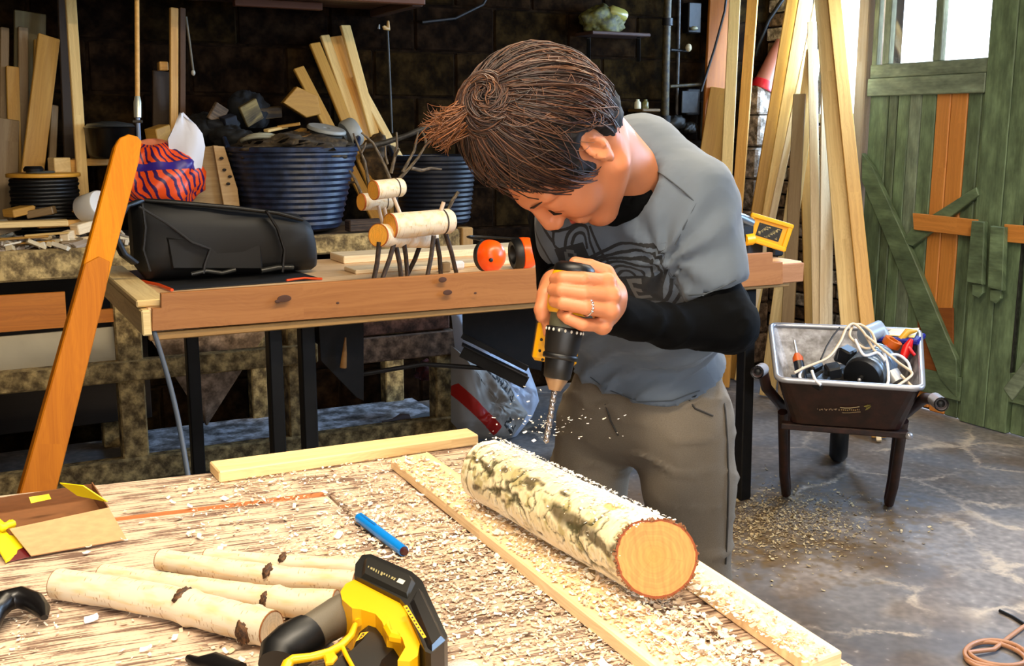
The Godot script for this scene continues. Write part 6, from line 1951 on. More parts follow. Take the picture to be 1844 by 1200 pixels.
func build_foreground() -> void:
	# the planks that carry the log, and a third at the far edge
	var p1 := wood("pine_new", Color(1.0, 0.88, 0.68), 0.5)
	var p2 := wood("pine_new2", Color(0.98, 0.85, 0.62), 0.5)
	one("pine_plank", topquad([Vector2(1290, 1290), Vector2(703, 826), Vector2(772, 814), Vector2(1440, 1290)], 0.9175, 0.0170), p1, "long pine plank left of the log, running out of the bottom of the frame", "plank", "loose pine planks on the front bench")
	one("pine_plank", topquad([Vector2(1461, 1194), Vector2(1000, 872), Vector2(1030, 862), Vector2(1518, 1173)], 0.9175, 0.0170), p1, "shorter pine plank at the right edge of the bench beside the woman's leg", "plank", "loose pine planks on the front bench")
	one("pine_plank", topquad([Vector2(394, 850), Vector2(862, 783), Vector2(842, 771), Vector2(377, 831)], 0.9185, 0.018), p2, "pale pine plank lying along the far edge of the front bench", "plank", "loose pine planks on the front bench")
	big_log()
	stick([[104, 1052], [200, 1066], [300, 1084], [400, 1110], [488, 1133]], 0.0172, 0.0188, "thickest birch stick in front, with a pale cut end and dark knots", [[0.62, 0.3, 0.9], [0.93, 1.0, -0.1]], 1)
	stick([[185, 1036], [300, 1054], [420, 1072], [520, 1086], [604, 1090]], 0.0125, 0.0165, "second birch stick behind the thickest one, with a big black knot near its right end", [[0.77, 1.0, 0.4]], 2)
	stick([[290, 1008], [400, 1026], [520, 1042], [640, 1050]], 0.0125, 0.0135, "third birch stick from the front, its left end cut square by the carton", [[0.6, 0.6, 0.8]], 3)
	stick([[372, 1004], [480, 1014], [580, 1020], [660, 1024]], 0.0105, 0.0115, "thinnest and farthest birch stick of the row, with one brown knot", [[0.5, 0.4, 0.9]], 4)
	# marker
	var o := base("blue_marker", "bright blue marker pen lying on the bench between the sticks and the log", "pen")
	var a := HH(646, 932, 0.9085)
	var b := HH(727, 993, 0.9085)
	var mb := Mb.new()
	mb.tube([a, a.lerp(b, 0.03), a.lerp(b, 0.9), b], [0.0055, 0.007, 0.007, 0.0066], 18)
	part("barrel", mb, mat("marker_blue", Color(0.06, 0.50, 0.84), 0.3), o)
	mb = Mb.new()
	mb.tube([b, b + (b - a) * 0.035], [0.0058, 0.004], 14)
	part("tip", mb, mat("marker_tip", Color(0.25, 0.08, 0.06), 0.5), o)
	mb = Mb.new()
	mb.tube([a + Vector3(0, 0.0072, 0) + (b - a) * 0.05, a.lerp(b, 0.4) + Vector3(0, 0.0078, 0)], 0.0016, 6)
	part("clip", mb, mat("marker_blue", Color.WHITE), o)
	mb = Mb.new()
	mb.tube([HH(640, 944, 0.9022), HH(655, 956, 0.9022), HH(672, 966, 0.9022)], 0.0012, 6)
	one("wire_nail", mb, mat("nail_dark", Color(0.10, 0.09, 0.08), 0.4), "thin dark nail beside the blue marker", "nail")
	# carton
	o = base("carton", "open cardboard carton with a folded-out flap at the left edge of the bench", "box")
	var card := mat("card_tan", Color(0.80, 0.62, 0.44), 0.75, {"albedo_texture": tex.paper})
	var cardin := mat("card_inside", Color(0.52, 0.33, 0.18), 0.8, {"albedo_texture": tex.paper})
	var yel := mat("card_yellow", Color(0.95, 0.84, 0.05), 0.5)
	var F1 := HH(20, 986, 0.901)
	var F2 := HH(198, 946, 0.901)
	var B2 := HH(168, 898, 0.901)
	var B1 := HH(-70, 935, 0.901)
	var hgt := 0.024
	var H := Vector3(0, hgt, 0)
	var wall := func(p: Vector3, q: Vector3, r: Vector3, s: Vector3) -> Mb:
		var m := Mb.new()
		m.sheet([[p, p.lerp(q, 0.5), q], [p.lerp(s, 0.5), (p + q + r + s) * 0.25, q.lerp(r, 0.5)], [s, s.lerp(r, 0.5), r]], 0.0015)
		return m
	part("floor_panel", wall.call(F1, F2, B2, B1), cardin, o)
	part("back_wall", wall.call(B1, B2, B2 + H * 0.9, B1 + H * 0.9), cardin, o)
	part("end_wall", wall.call(F2, B2, B2 + H, F2 + H), cardin, o)
	part("end_wall", wall.call(F1, B1, B1 + H, F1 + H), cardin, o)
	part("front_wall", wall.call(F1, F2, F2 + H, F1 + H), cardin, o)
	part("front_flap", wall.call(F1 + H, F2 + H, HH(228, 972, 0.904), HH(56, 1002, 0.904)), card, o, "tan flap folded outwards")
	part("yellow_flap", wall.call(HH(108, 870, 0.945), HH(150, 875, 0.95), HH(194, 904, 0.93), HH(140, 893, 0.93)), yel, o, "yellow printed flap")
	part("yellow_tab", wall.call(HH(52, 896, 0.937), HH(88, 890, 0.937), HH(92, 899, 0.93), HH(56, 907, 0.93)), yel, o, "small yellow tab")
	o = base("yellow_carton", "yellow and dark red printed packet at the left frame edge against the carton", "box")
	mb = Mb.new()
	var q0 := [HH(-20, 960, 0.925), HH(18, 935, 0.925), HH(48, 988, 0.906), HH(10, 1010, 0.906)]
	var dn := Vector3(0, -0.004, 0)
	mb.hexa([q0[0] + dn, q0[1] + dn, q0[0], q0[1], q0[3] + dn, q0[2] + dn, q0[3], q0[2]], 0.0008)
	part("lid", mb, yel, o)
	mb = Mb.new()
	q0 = [HH(10, 1000, 0.908), HH(46, 984, 0.908), HH(54, 1003, 0.902), HH(16, 1012, 0.902)]
	dn = Vector3(0, -0.001, 0)
	mb.hexa([q0[0] + dn, q0[1] + dn, q0[0], q0[1], q0[3] + dn, q0[2] + dn, q0[3], q0[2]], 0.0004)
	part("red_side", mb, mat("card_red", Color(0.36, 0.02, 0.05), 0.5), o)
	mb = Mb.new()
	mb.tube([HH(-8, 940, 0.93), HH(6, 950, 0.928), HH(22, 944, 0.926)], 0.006, 8)
	part("loose_strip", mb, yel, o)
	# black curved strap
	mb = Mb.new()
	var arc := []
	for q in [[-30, 1140, 0.0], [-14, 1104, 0.006], [8, 1083, 0.008], [36, 1076, 0.008], [60, 1084, 0.006], [74, 1098, 0.002], [80, 1113, 0.0]]: arc.append(HH(q[0], q[1], 0.914 + q[2]))
	mb.tube(arc, [0.014, 0.014, 0.0145, 0.0145, 0.013, 0.010, 0.004], 14, true, 1.0, 0.8)
	one("curved_handle", mb, mat("black_handle", Color(0.045, 0.035, 0.035), 0.35), "glossy black curved handle at the left edge of the foreground", "handle")
	mb = Mb.new()
	mb.tube([HH(340, 1186, 0.905), HH(356, 1194, 0.908), HH(385, 1197, 0.910), HH(430, 1215, 0.91)], [0.004, 0.006, 0.012, 0.012], 10)
	one("black_grip", mb, mat("black_handle", Color.BLACK), "tip of a black tool handle at the bottom edge left of the jigsaw", "handle")
	build_jigsaw()
	build_sawdust()
	# clear plastic bottle piece
	mb = Mb.new()
	mb.lathe(Transform3D(Basis.from_euler(Vector3(0, 0.4, 1.45)), HH(850, 1215, 0.918)), [Vector2(0.013, 0.0), Vector2(0.018, 0.012), Vector2(0.018, 0.055), Vector2(0.0165, 0.055), Vector2(0.0165, 0.013), Vector2(0.012, 0.001), Vector2(0.013, 0.0)], 28)
	one("clear_tube", mb, mat("clear_plastic", Color(0.97, 0.95, 0.92, 0.25), 0.08, {"transparency": BaseMaterial3D.TRANSPARENCY_ALPHA}), "clear plastic tube at the bottom edge right of the jigsaw battery", "tube")

# a flat-lying outline traced on the plane y = h
func flat(pts: Array, h: float, th: float, b := 0.003) -> Mb:
	var v := []
	for p in pts: v.append(Vector2(p[0], p[1]))
	return slab(v, "y", h, th, b)

func build_jigsaw() -> void:
	var o := base("cordless_jigsaw", "yellow and black cordless jigsaw with a battery lying on the bench at the bottom edge", "power tool")
	var yel := mat("tool_yellow", Color(0.95, 0.68, 0.02), 0.38)
	var blk := mat("tool_black", Color(0.03, 0.03, 0.033), 0.45)
	var gry := mat("grip_rubber", Color(0.44, 0.40, 0.33), 0.55, {"albedo_texture": tex.cloth, "uv1_triplanar": true, "uv1_scale": Vector3.ONE * 30.0})
	var dk := mat("battery_black", Color(0.055, 0.052, 0.05), 0.4)
	# battery: a block standing on edge; top face and two sides seen
	var mb: Mb
	# one body: extrude the outline of the whole pack downwards to the bench
	var pk := flat([[638, 1036], [640, 1016], [652, 1000], [668, 998], [742, 1030], [760, 1046], [806, 1146], [800, 1158], [776, 1178], [766, 1174], [730, 1090], [720, 1078]], 0.975, 0.052, 0.006)
	part("battery", pk, dk, o)
	part("battery_side", flat([[738, 1080], [752, 1056], [762, 1062], [802, 1146], [778, 1166], [770, 1160]], 0.979, 0.010, 0.004), mat("battery_grey", Color(0.085, 0.08, 0.08), 0.35), o)
	part("battery_step", flat([[655, 1004], [666, 1001], [742, 1034], [748, 1044], [734, 1072], [650, 1034]], 0.979, 0.010, 0.004), mat("battery_top", Color(0.10, 0.095, 0.08), 0.4), o)
	var im := Image.create(128, 32, false, Image.FORMAT_RGBA8)
	im.fill(Color(0.1, 0.1, 0.08, 0))
	for k in 11: im.fill_rect(Rect2i(6 + k * 8, 10 + (k * 5) % 5, 3 + (k * 3) % 4, 6 + (k * 7) % 6), Color(0.60, 0.55, 0.36, 1))
	im.fill_rect(Rect2i(98, 6, 20, 16), Color(0.85, 0.82, 0.72, 1))
	mb = Mb.new()
	mb.quad(HH(655, 1030, 0.9796), HH(728, 1060, 0.9796), HH(738, 1046, 0.9796), HH(662, 1012, 0.9796), Vector3.UP, Vector2(0, 1), Vector2(1, 1), Vector2(1, 0), Vector2(0, 0))
	part("battery_print", mb, mat("battery_print", Color(1, 1, 1), 0.5, {"albedo_texture": ImageTexture.create_from_image(im), "transparency": BaseMaterial3D.TRANSPARENCY_ALPHA_SCISSOR, "alpha_scissor_threshold": 0.5}), o, "worn pale print on the battery")
	im = Image.create(128, 20, false, Image.FORMAT_RGB8)
	im.fill(Color(0.92, 0.66, 0.03))
	for k in 9: im.fill_rect(Rect2i(8 + k * 13, 5, 6, 10), Color(0.2, 0.15, 0.03))
	mb = Mb.new()
	mb.quad(HH(726, 1092, 0.982), HH(762, 1150, 0.982), HH(768, 1148, 0.982), HH(733, 1090, 0.982), Vector3.UP, Vector2(0, 1), Vector2(1, 1), Vector2(1, 0), Vector2(0, 0))
	part("yellow_stripe", mb, mat("stripe_print", Color(1, 1, 1), 0.45, {"albedo_texture": ImageTexture.create_from_image(im)}), o)
	# yellow rear housing
	part("rear_housing", flat([[616, 1080], [613, 1066], [622, 1052], [640, 1043], [660, 1050], [720, 1078], [732, 1092], [746, 1126], [756, 1160], [752, 1182], [738, 1192], [716, 1190], [722, 1180], [730, 1166], [724, 1148], [706, 1142], [696, 1140], [688, 1120], [676, 1106], [650, 1098], [634, 1096]], 0.970, 0.046, 0.008), yel, o)
	part("housing_ridge", flat([[690, 1124], [700, 1142], [722, 1146], [720, 1136], [708, 1132], [700, 1112]], 0.974, 0.010, 0.003), yel, o)
	mb = Mb.new()
	mb.tube([HH(636, 1100, 0.957), HH(646, 1122, 0.957)], 0.004, 8)
	part("yellow_rib", mb, yel, o)
	# D handle
	mb = Mb.new()
	mb.tube([HH(668, 1092, 0.948), HH(640, 1096, 0.948), HH(610, 1110, 0.948), HH(575, 1131, 0.947), HH(548, 1150, 0.946)], [0.020, 0.0205, 0.0195, 0.018, 0.019], 20)
	part("grip", mb, gry, o, "ribbed grey-brown rubber grip")
	mb = Mb.new()
	mb.tube([HH(556, 1144, 0.946), HH(545, 1152, 0.945), HH(524, 1166, 0.942), HH(504, 1180, 0.938), HH(500, 1198, 0.934)], [0.021, 0.0225, 0.023, 0.021, 0.018], 20)
	part("front_grip", mb, blk, o)
	# motor body, black with yellow seams
	part("motor_body", flat([[690, 1106], [704, 1140], [728, 1152], [728, 1170], [706, 1192], [690, 1230], [520, 1260], [505, 1215], [530, 1196], [580, 1186], [612, 1172], [636, 1150], [648, 1118], [668, 1102]], 0.956, 0.05, 0.010), blk, o)
	mb = Mb.new()
	mb.tube([HH(640, 1126, 0.9585), HH(632, 1146, 0.959), HH(614, 1164, 0.959), HH(594, 1176, 0.959), HH(560, 1184, 0.959), HH(528, 1188, 0.958), HH(518, 1196, 0.957), HH(512, 1210, 0.956)], [0.0028, 0.0035, 0.004, 0.0045, 0.004, 0.0045, 0.005, 0.005], 8)
	part("yellow_seam", mb, yel, o)
	mb = Mb.new()
	mb.tube([HH(616, 1164, 0.9585), HH(624, 1182, 0.9585), HH(636, 1204, 0.9585), HH(642, 1225, 0.9585)], 0.0022, 8)
	part("yellow_seam", mb, yel, o)
	part("yellow_badge", flat([[582, 1178], [600, 1168], [608, 1180], [600, 1190], [586, 1192]], 0.9605, 0.006, 0.002), yel, o)
	im = Image.create(48, 32, false, Image.FORMAT_RGB8)
	im.fill(Color(0.88, 0.64, 0.05))
	stamp(im, "B", Vector2(12, 4), Vector2(1, 0), 3.4, Color(0.08, 0.07, 0.04))
	mb = Mb.new()
	mb.quad(HH(640, 1156, 0.9568), HH(652, 1150, 0.9568), HH(664, 1138, 0.9568), HH(650, 1140, 0.9568), Vector3.UP, Vector2(0, 1), Vector2(1, 1), Vector2(1, 0), Vector2(0, 0))
	part("badge", mb, mat("jig_badge", Color(1, 1, 1), 0.45, {"albedo_texture": ImageTexture.create_from_image(im)}), o)
	mb = Mb.new()
	mb.tube([HH(600, 1160, 0.93), HH(588, 1172, 0.925)], [0.012, 0.014], 14)
	part("trigger", mb, mat("trigger_grey", Color(0.42, 0.38, 0.34), 0.5), o)
	part("shoe_plate", flat([[700, 1182], [716, 1172], [790, 1210], [780, 1240], [690, 1240]], 0.925, 0.006, 0.001), mat("tool_steel", Color(0.45, 0.5, 0.55), 0.35, {"metallic": 0.6}), o)
	mb = Mb.new()
	mb.tube([HH(694, 1174, 0.945), HH(704, 1200, 0.94)], 0.006, 8)
	part("plunger", mb, mats["tool_steel"], o)

func chips(called: String, label: String, n: int, place: Callable, tones: Array, smin: float, smax: float) -> void:
	var shapes := Mb.new()
	# one curled flake, reused
	var g := []
	for i in 3:
		var row := []
		for j in 4:
			var u := j / 3.0 - 0.5
			var t := i / 2.0 - 0.5
			row.append(Vector3(u * (1.0 - 0.25 * absf(t)), 0.22 * (u * u * 2.0 + t * t) + 0.05 * u * t, t * 0.75 + 0.12 * u))
		g.append(row)
	shapes.sheet(g, 0.09)
	var mm := MultiMesh.new()
	mm.transform_format = MultiMesh.TRANSFORM_3D
	mm.use_colors = true
	mm.mesh = shapes.mesh()
	mm.instance_count = n
	var at0 := Vector3.ZERO
	for i in n:
		var p: Vector3 = place.call(i)
		var s := lerpf(smin, smax, pow(rng.randf(), 2.2))
		mm.set_instance_transform(i, Transform3D(Basis.from_euler(Vector3(rng.randf_range(-0.5, 0.5), rng.randf() * TAU, rng.randf_range(-0.5, 0.5))).scaled(Vector3.ONE) * Basis().scaled(Vector3(s, s * rng.randf_range(0.4, 1.0), s * rng.randf_range(0.4, 1.0))), p))
		var c: Color = tones[rng.randi() % tones.size()]
		mm.set_instance_color(i, c * rng.randf_range(0.85, 1.1))
	var o := MultiMeshInstance3D.new()
	o.name = numbered(called)
	o.multimesh = mm
	o.material_override = mat("chip_flakes", Color(1, 1, 1), 0.75, {"vertex_color_use_as_albedo": true})
	add_child(o)
	tag(o, label, "wood shavings")
	o.set_meta("kind", "stuff")

func build_sawdust() -> void:
	var cream := [Color(0.88, 0.74, 0.54), Color(0.93, 0.84, 0.70), Color(0.84, 0.64, 0.42), Color(0.95, 0.88, 0.78), Color(0.70, 0.48, 0.29), Color(0.80, 0.62, 0.48)]
	var dull := [Color(0.60, 0.45, 0.32), Color(0.88, 0.74, 0.56), Color(0.42, 0.29, 0.19), Color(0.92, 0.82, 0.66), Color(0.74, 0.54, 0.38)]
	var f := fnl(401, 3.0, 3)
	var A := C(1182, 997, 1.17)
	# general scatter over the bench, thickest beside the planks and the log
	chips("wood_shavings", "carpet of small pale shavings spread over the front bench", 15000, func(i: int):
		for tr in 40:
			var x := rng.randf_range(-0.05, 0.75)
			var z := rng.randf_range(-1.60, -0.72)
			var dens := 0.10 + 0.9 * exp(-pow((x - 0.56) / 0.17, 2.0)) * (0.45 + 0.8 * smoothstep(-1.5, -1.05, z)) + 0.45 * f.get_noise_2d(x * 2.0, z * 2.0)
			if x > 0.44 and z > -1.42: dens += 0.25
			if x < 0.24 and z < -1.27: continue
			if rng.randf() < dens:
				var h := 0.9012
				# on the planks
				if x > 0.570 and x < 0.626 and z > -1.5: h = 0.9185
				if x > 0.690 and x < 0.735 and z > -1.05: h = 0.9185
				return Vector3(x, h + rng.randf() * 0.002, z)
		return Vector3(0.6, 0.902, -0.8), cream + dull, 0.002, 0.0075)
	chips("coarse_shavings", "larger white shavings heaped between the planks under the log", 1500, func(i: int):
		var z := rng.randf_range(-1.30, -0.76)
		var x := 0.655 + rng.randf_range(-0.045, 0.045) + 0.02 * rng.randfn()
		var h := 0.902
		if x > 0.570 and x < 0.626: h = 0.919
		if x > 0.690 and x < 0.735: h = 0.919
		return Vector3(x, h + absf(rng.randfn()) * 0.004, z), cream, 0.004, 0.011)
	chips("scattered_flakes", "single big pale flakes lying here and there on the front bench", 130, func(i: int):
		var x := rng.randf_range(0.10, 0.72)
		return Vector3(x, 0.9195 if (x > 0.57 and x < 0.63) else 0.9035, rng.randf_range(-1.55, -0.78)), [Color(0.95, 0.90, 0.84), Color(0.92, 0.80, 0.64)], 0.008, 0.016)
	# on the crown of the log
	var La := C(1182, 997, 1.17)
	var Lb := C(882, 843, 1.472)
	chips("log_shavings", "pale shavings clinging to the top of the birch log", 800, func(i: int):
		var t := rng.randf()
		var an := PI / 2 + rng.randfn() * 0.42
		var c := La.lerp(Lb, t)
		c.y = 0.9630
		var ax := (Lb - La) * Vector3(1, 0, 1)
		var sdv := ax.normalized().cross(Vector3.UP)
		return c + (Vector3.UP * sin(an) + sdv * cos(an)) * 0.0458, [Color(0.95, 0.90, 0.80), Color(0.90, 0.80, 0.64), Color(0.93, 0.88, 0.80)], 0.0018, 0.0055)
	chips("floor_sawdust", "brownish sawdust and splinters swept up on the concrete beside the table leg", 3500, func(i: int):
		var p := Vector2(2.60, -2.92) + Vector2(rng.randfn() * 0.20, rng.randfn() * 0.17)
		return Vector3(p.x, 0.002 + rng.randf() * 0.003, p.y), [Color(0.42, 0.31, 0.15), Color(0.25, 0.17, 0.08), Color(0.55, 0.44, 0.24), Color(0.33, 0.25, 0.14)], 0.004, 0.014)
	# flying round the bit
	var tip := C(985, 795, 1.405)
	chips("flying_shavings", "shavings thrown up in the air round the spinning drill bit", 90, func(i: int):
		var r := 0.010 + pow(rng.randf(), 1.8) * 0.10
		var a := rng.randf() * TAU
		return tip + Vector3(cos(a) * r, 0.012 + 0.05 * rng.randf() * (0.3 + r * 6.0), sin(a) * r), [Color(0.95, 0.90, 0.82), Color(0.90, 0.78, 0.60)], 0.0015, 0.006)

# ---------------------------------------------------------------- smooth bodies from joints
class Field:
	var o: Vector3
	var h: float
	var nx: int
	var ny: int
	var nz: int
	var d := PackedFloat32Array()

	func _init(lo: Vector3, hi: Vector3, cell: float) -> void:
		o = lo; h = cell
		nx = int((hi.x - lo.x) / cell) + 2
		ny = int((hi.y - lo.y) / cell) + 2
		nz = int((hi.z - lo.z) / cell) + 2
		d.resize(nx * ny * nz)
		d.fill(0.5)

	# tapered capsule; f flattens it by s along a direction
	func bone(a: Vector3, b: Vector3, ra: float, rb: float, k: float, f := Vector3.ZERO, s := 1.0, sub := false) -> void:
		var R := maxf(ra, rb) * maxf(1.0, s) + k + h * 2.5
		var lo := (a.min(b) - Vector3.ONE * R - o) / h
		var hi := (a.max(b) + Vector3.ONE * R - o) / h
		var x0 := maxi(0, int(lo.x)); var x1 := mini(nx - 1, int(hi.x) + 1)
		var y0 := maxi(0, int(lo.y)); var y1 := mini(ny - 1, int(hi.y) + 1)
		var z0 := maxi(0, int(lo.z)); var z1 := mini(nz - 1, int(hi.z) + 1)
		var ab := b - a
		var l2 := maxf(ab.length_squared(), 1e-9)
		var dr := rb - ra
		var flat := s != 1.0
		var inv := 1.0 / s - 1.0
		for z in range(z0, z1 + 1):
			for y in range(y0, y1 + 1):
				var row := (z * ny + y) * nx
				var pa := o + Vector3(x0, y, z) * h - a
				for x in range(x0, x1 + 1):
					var t := clampf(pa.dot(ab) / l2, 0.0, 1.0)
					var v := pa - ab * t
					if flat: v += f * (v.dot(f) * inv)
					var e := v.length() - (ra + dr * t)
					if flat: e *= minf(1.0, s)
					var c := d[row + x]
					if sub:
						var q := maxf(k - absf(c + e), 0.0)
						d[row + x] = maxf(c, -e) + (q * q / (4.0 * k) if k > 0.0 else 0.0)
					else:
						var q := maxf(k - absf(c - e), 0.0)
						d[row + x] = minf(c, e) - (q * q / (4.0 * k) if k > 0.0 else 0.0)
					pa.x += h

	# ellipsoid on its own axes
	func ell(c: Vector3, bs: Basis, r: Vector3, k: float, sub := false) -> void:
		var R := maxf(r.x, maxf(r.y, r.z)) + k + h * 2.5
		var lo := (c - Vector3.ONE * R - o) / h
		var hi := (c + Vector3.ONE * R - o) / h
		var inv := bs.transposed()
		for z in range(maxi(0, int(lo.z)), mini(nz - 1, int(hi.z) + 1) + 1):
			for y in range(maxi(0, int(lo.y)), mini(ny - 1, int(hi.y) + 1) + 1):
				var row := (z * ny + y) * nx
				for x in range(maxi(0, int(lo.x)), mini(nx - 1, int(hi.x) + 1) + 1):
					var q := inv * (o + Vector3(x, y, z) * h - c)
					var a := q / r
					var k0 := a.length()
					var k1 := (a / r).length()
					var e := k0 * (k0 - 1.0) / maxf(k1, 1e-5)
					var cu := d[row + x]
					if sub:
						var w := maxf(k - absf(cu + e), 0.0)
						d[row + x] = maxf(cu, -e) + (w * w / (4.0 * k) if k > 0.0 else 0.0)
					else:
						var w := maxf(k - absf(cu - e), 0.0)
						d[row + x] = minf(cu, e) - (w * w / (4.0 * k) if k > 0.0 else 0.0)

	func cut(p: Vector3, n: Vector3, k := 0.004) -> void:      # keep the side the normal points away from
		for z in nz:
			for y in ny:
				var row := (z * ny + y) * nx
				var e := (o + Vector3(0, y, z) * h - p).dot(n)
				var st := n.x * h
				for x in nx:
					var c := d[row + x]
					var q := maxf(k - absf(c - e), 0.0)
					d[row + x] = maxf(c, e) + q * q / (4.0 * k)
					e += st

	func at(p: Vector3) -> float:
		var q := (p - o) / h
		if q.x < 0 or q.y < 0 or q.z < 0 or q.x >= nx - 1 or q.y >= ny - 1 or q.z >= nz - 1: return 0.5
		var i := int(q.x); var j := int(q.y); var k := int(q.z)
		var u := q.x - i; var v := q.y - j; var w := q.z - k
		var b := (k * ny + j) * nx + i
		var sy := nx; var sz := nx * ny
		return lerpf(lerpf(lerpf(d[b], d[b + 1], u), lerpf(d[b + sy], d[b + sy + 1], u), v), lerpf(lerpf(d[b + sz], d[b + sz + 1], u), lerpf(d[b + sz + sy], d[b + sz + sy + 1], u), v), w)

	func hit(dir: Vector3) -> Vector3:
		var t := 1.2
		while t < 2.4:
			var v := at(EYE + dir * t)
			if v < 0.0: break
			t += maxf(0.002, minf(v, 0.05) * 0.8)
		return EYE + dir * t

	func seam(host, px: Array, r: float, m: Material, under: Node3D) -> void:      # a stitched line laid on the surface
		var pts := []
		for i in px.size() - 1:
			for s in 6:
				var dir: Vector3 = host.ray(lerpf(px[i][0], px[i + 1][0], s / 6.0), lerpf(px[i][1], px[i + 1][1], s / 6.0))
				var p := hit(dir)
				if (p - EYE).length() < 2.3: pts.append(p - dir * 0.0035)
		if pts.size() > 2:
			var mb := Mb.new()
			mb.tube(pts, r, 5)
			host.part("seam", mb, m, under)

	func mesh_into(mb: Mb, move: Variant = null) -> void:      # surface nets
		var id := PackedInt32Array()
		id.resize(nx * ny * nz)
		id.fill(-1)
		var first := mb.v.size()
		var sy := nx
		var sz := nx * ny
		var of := [0, 1, sy, sy + 1, sz, sz + 1, sz + sy, sz + sy + 1]
		for z in nz - 1:
			for y in ny - 1:
				var row := (z * ny + y) * nx
				for x in nx - 1:
					var i := row + x
					var c0 := d[i]
					if c0 > h * 2.0 or c0 < -h * 2.0: continue
					var c1 := d[i + 1]; var c2 := d[i + sy]; var c3 := d[i + sy + 1]
					var c4 := d[i + sz]; var c5 := d[i + sz + 1]; var c6 := d[i + sz + sy]; var c7 := d[i + sz + sy + 1]
					var m := int(c0 < 0) + int(c1 < 0) + int(c2 < 0) + int(c3 < 0) + int(c4 < 0) + int(c5 < 0) + int(c6 < 0) + int(c7 < 0)
					if m == 0 or m == 8: continue
					var s := Vector3.ZERO
					var n := 0.0
					if (c0 < 0) != (c1 < 0): s += Vector3(c0 / (c0 - c1), 0, 0); n += 1
					if (c2 < 0) != (c3 < 0): s += Vector3(c2 / (c2 - c3), 1, 0); n += 1
					if (c4 < 0) != (c5 < 0): s += Vector3(c4 / (c4 - c5), 0, 1); n += 1
					if (c6 < 0) != (c7 < 0): s += Vector3(c6 / (c6 - c7), 1, 1); n += 1
					if (c0 < 0) != (c2 < 0): s += Vector3(0, c0 / (c0 - c2), 0); n += 1
					if (c1 < 0) != (c3 < 0): s += Vector3(1, c1 / (c1 - c3), 0); n += 1
					if (c4 < 0) != (c6 < 0): s += Vector3(0, c4 / (c4 - c6), 1); n += 1
					if (c5 < 0) != (c7 < 0): s += Vector3(1, c5 / (c5 - c7), 1); n += 1
					if (c0 < 0) != (c4 < 0): s += Vector3(0, 0, c0 / (c0 - c4)); n += 1
					if (c1 < 0) != (c5 < 0): s += Vector3(1, 0, c1 / (c1 - c5)); n += 1
					if (c2 < 0) != (c6 < 0): s += Vector3(0, 1, c2 / (c2 - c6)); n += 1
					if (c3 < 0) != (c7 < 0): s += Vector3(1, 1, c3 / (c3 - c7)); n += 1
					var g := Vector3(c1 + c3 + c5 + c7 - c0 - c2 - c4 - c6, c2 + c3 + c6 + c7 - c0 - c1 - c4 - c5, c4 + c5 + c6 + c7 - c0 - c1 - c2 - c3).normalized()
					id[i] = mb.vert(o + (Vector3(x, y, z) + s / n) * h, g)
		var f := mb.ix.size()
		for z in range(1, nz - 1):
			for y in range(1, ny - 1):
				var row := (z * ny + y) * nx
				for x in range(1, nx - 1):
					var i := row + x
					if id[i] < 0 and id[i - 1] < 0 and id[i - sy] < 0 and id[i - sz] < 0 and id[i - sy - sz] < 0: continue
					var neg := d[i] < 0
					if (d[i + 1] < 0) != neg: _q(mb, id[i], id[i - sy], id[i - sy - sz], id[i - sz])
					if (d[i + sy] < 0) != neg: _q(mb, id[i], id[i - 1], id[i - 1 - sz], id[i - sz])
					if (d[i + sz] < 0) != neg: _q(mb, id[i], id[i - 1], id[i - 1 - sy], id[i - sy])
		if move != null:
			for k in range(first, mb.v.size()): mb.v[k] = move.call(mb.v[k], mb.n[k])
		# smooth normals from the faces
		var acc := PackedVector3Array()
		acc.resize(mb.v.size())
		for t in range(f, mb.ix.size(), 3):
			var a := mb.ix[t]; var b := mb.ix[t + 1]; var c := mb.ix[t + 2]
			var g := (mb.v[c] - mb.v[a]).cross(mb.v[b] - mb.v[a])
			acc[a] += g; acc[b] += g; acc[c] += g
		for k in range(first, mb.v.size()):
			if acc[k].length_squared() > 1e-16: mb.n[k] = acc[k].normalized()

	func _q(mb: Mb, a: int, b: int, c: int, e: int) -> void:
		if a < 0 or b < 0 or c < 0 or e < 0: return
		mb.tri(a, b, c); mb.tri(a, c, e)

func field_round(pts: Array, pad: float, cell: float) -> Field:
	var lo: Vector3 = pts[0]
	var hi: Vector3 = pts[0]
	for p in pts:
		lo = lo.min(p); hi = hi.max(p)
	return Field.new(lo - Vector3.ONE * pad, hi + Vector3.ONE * pad, cell)

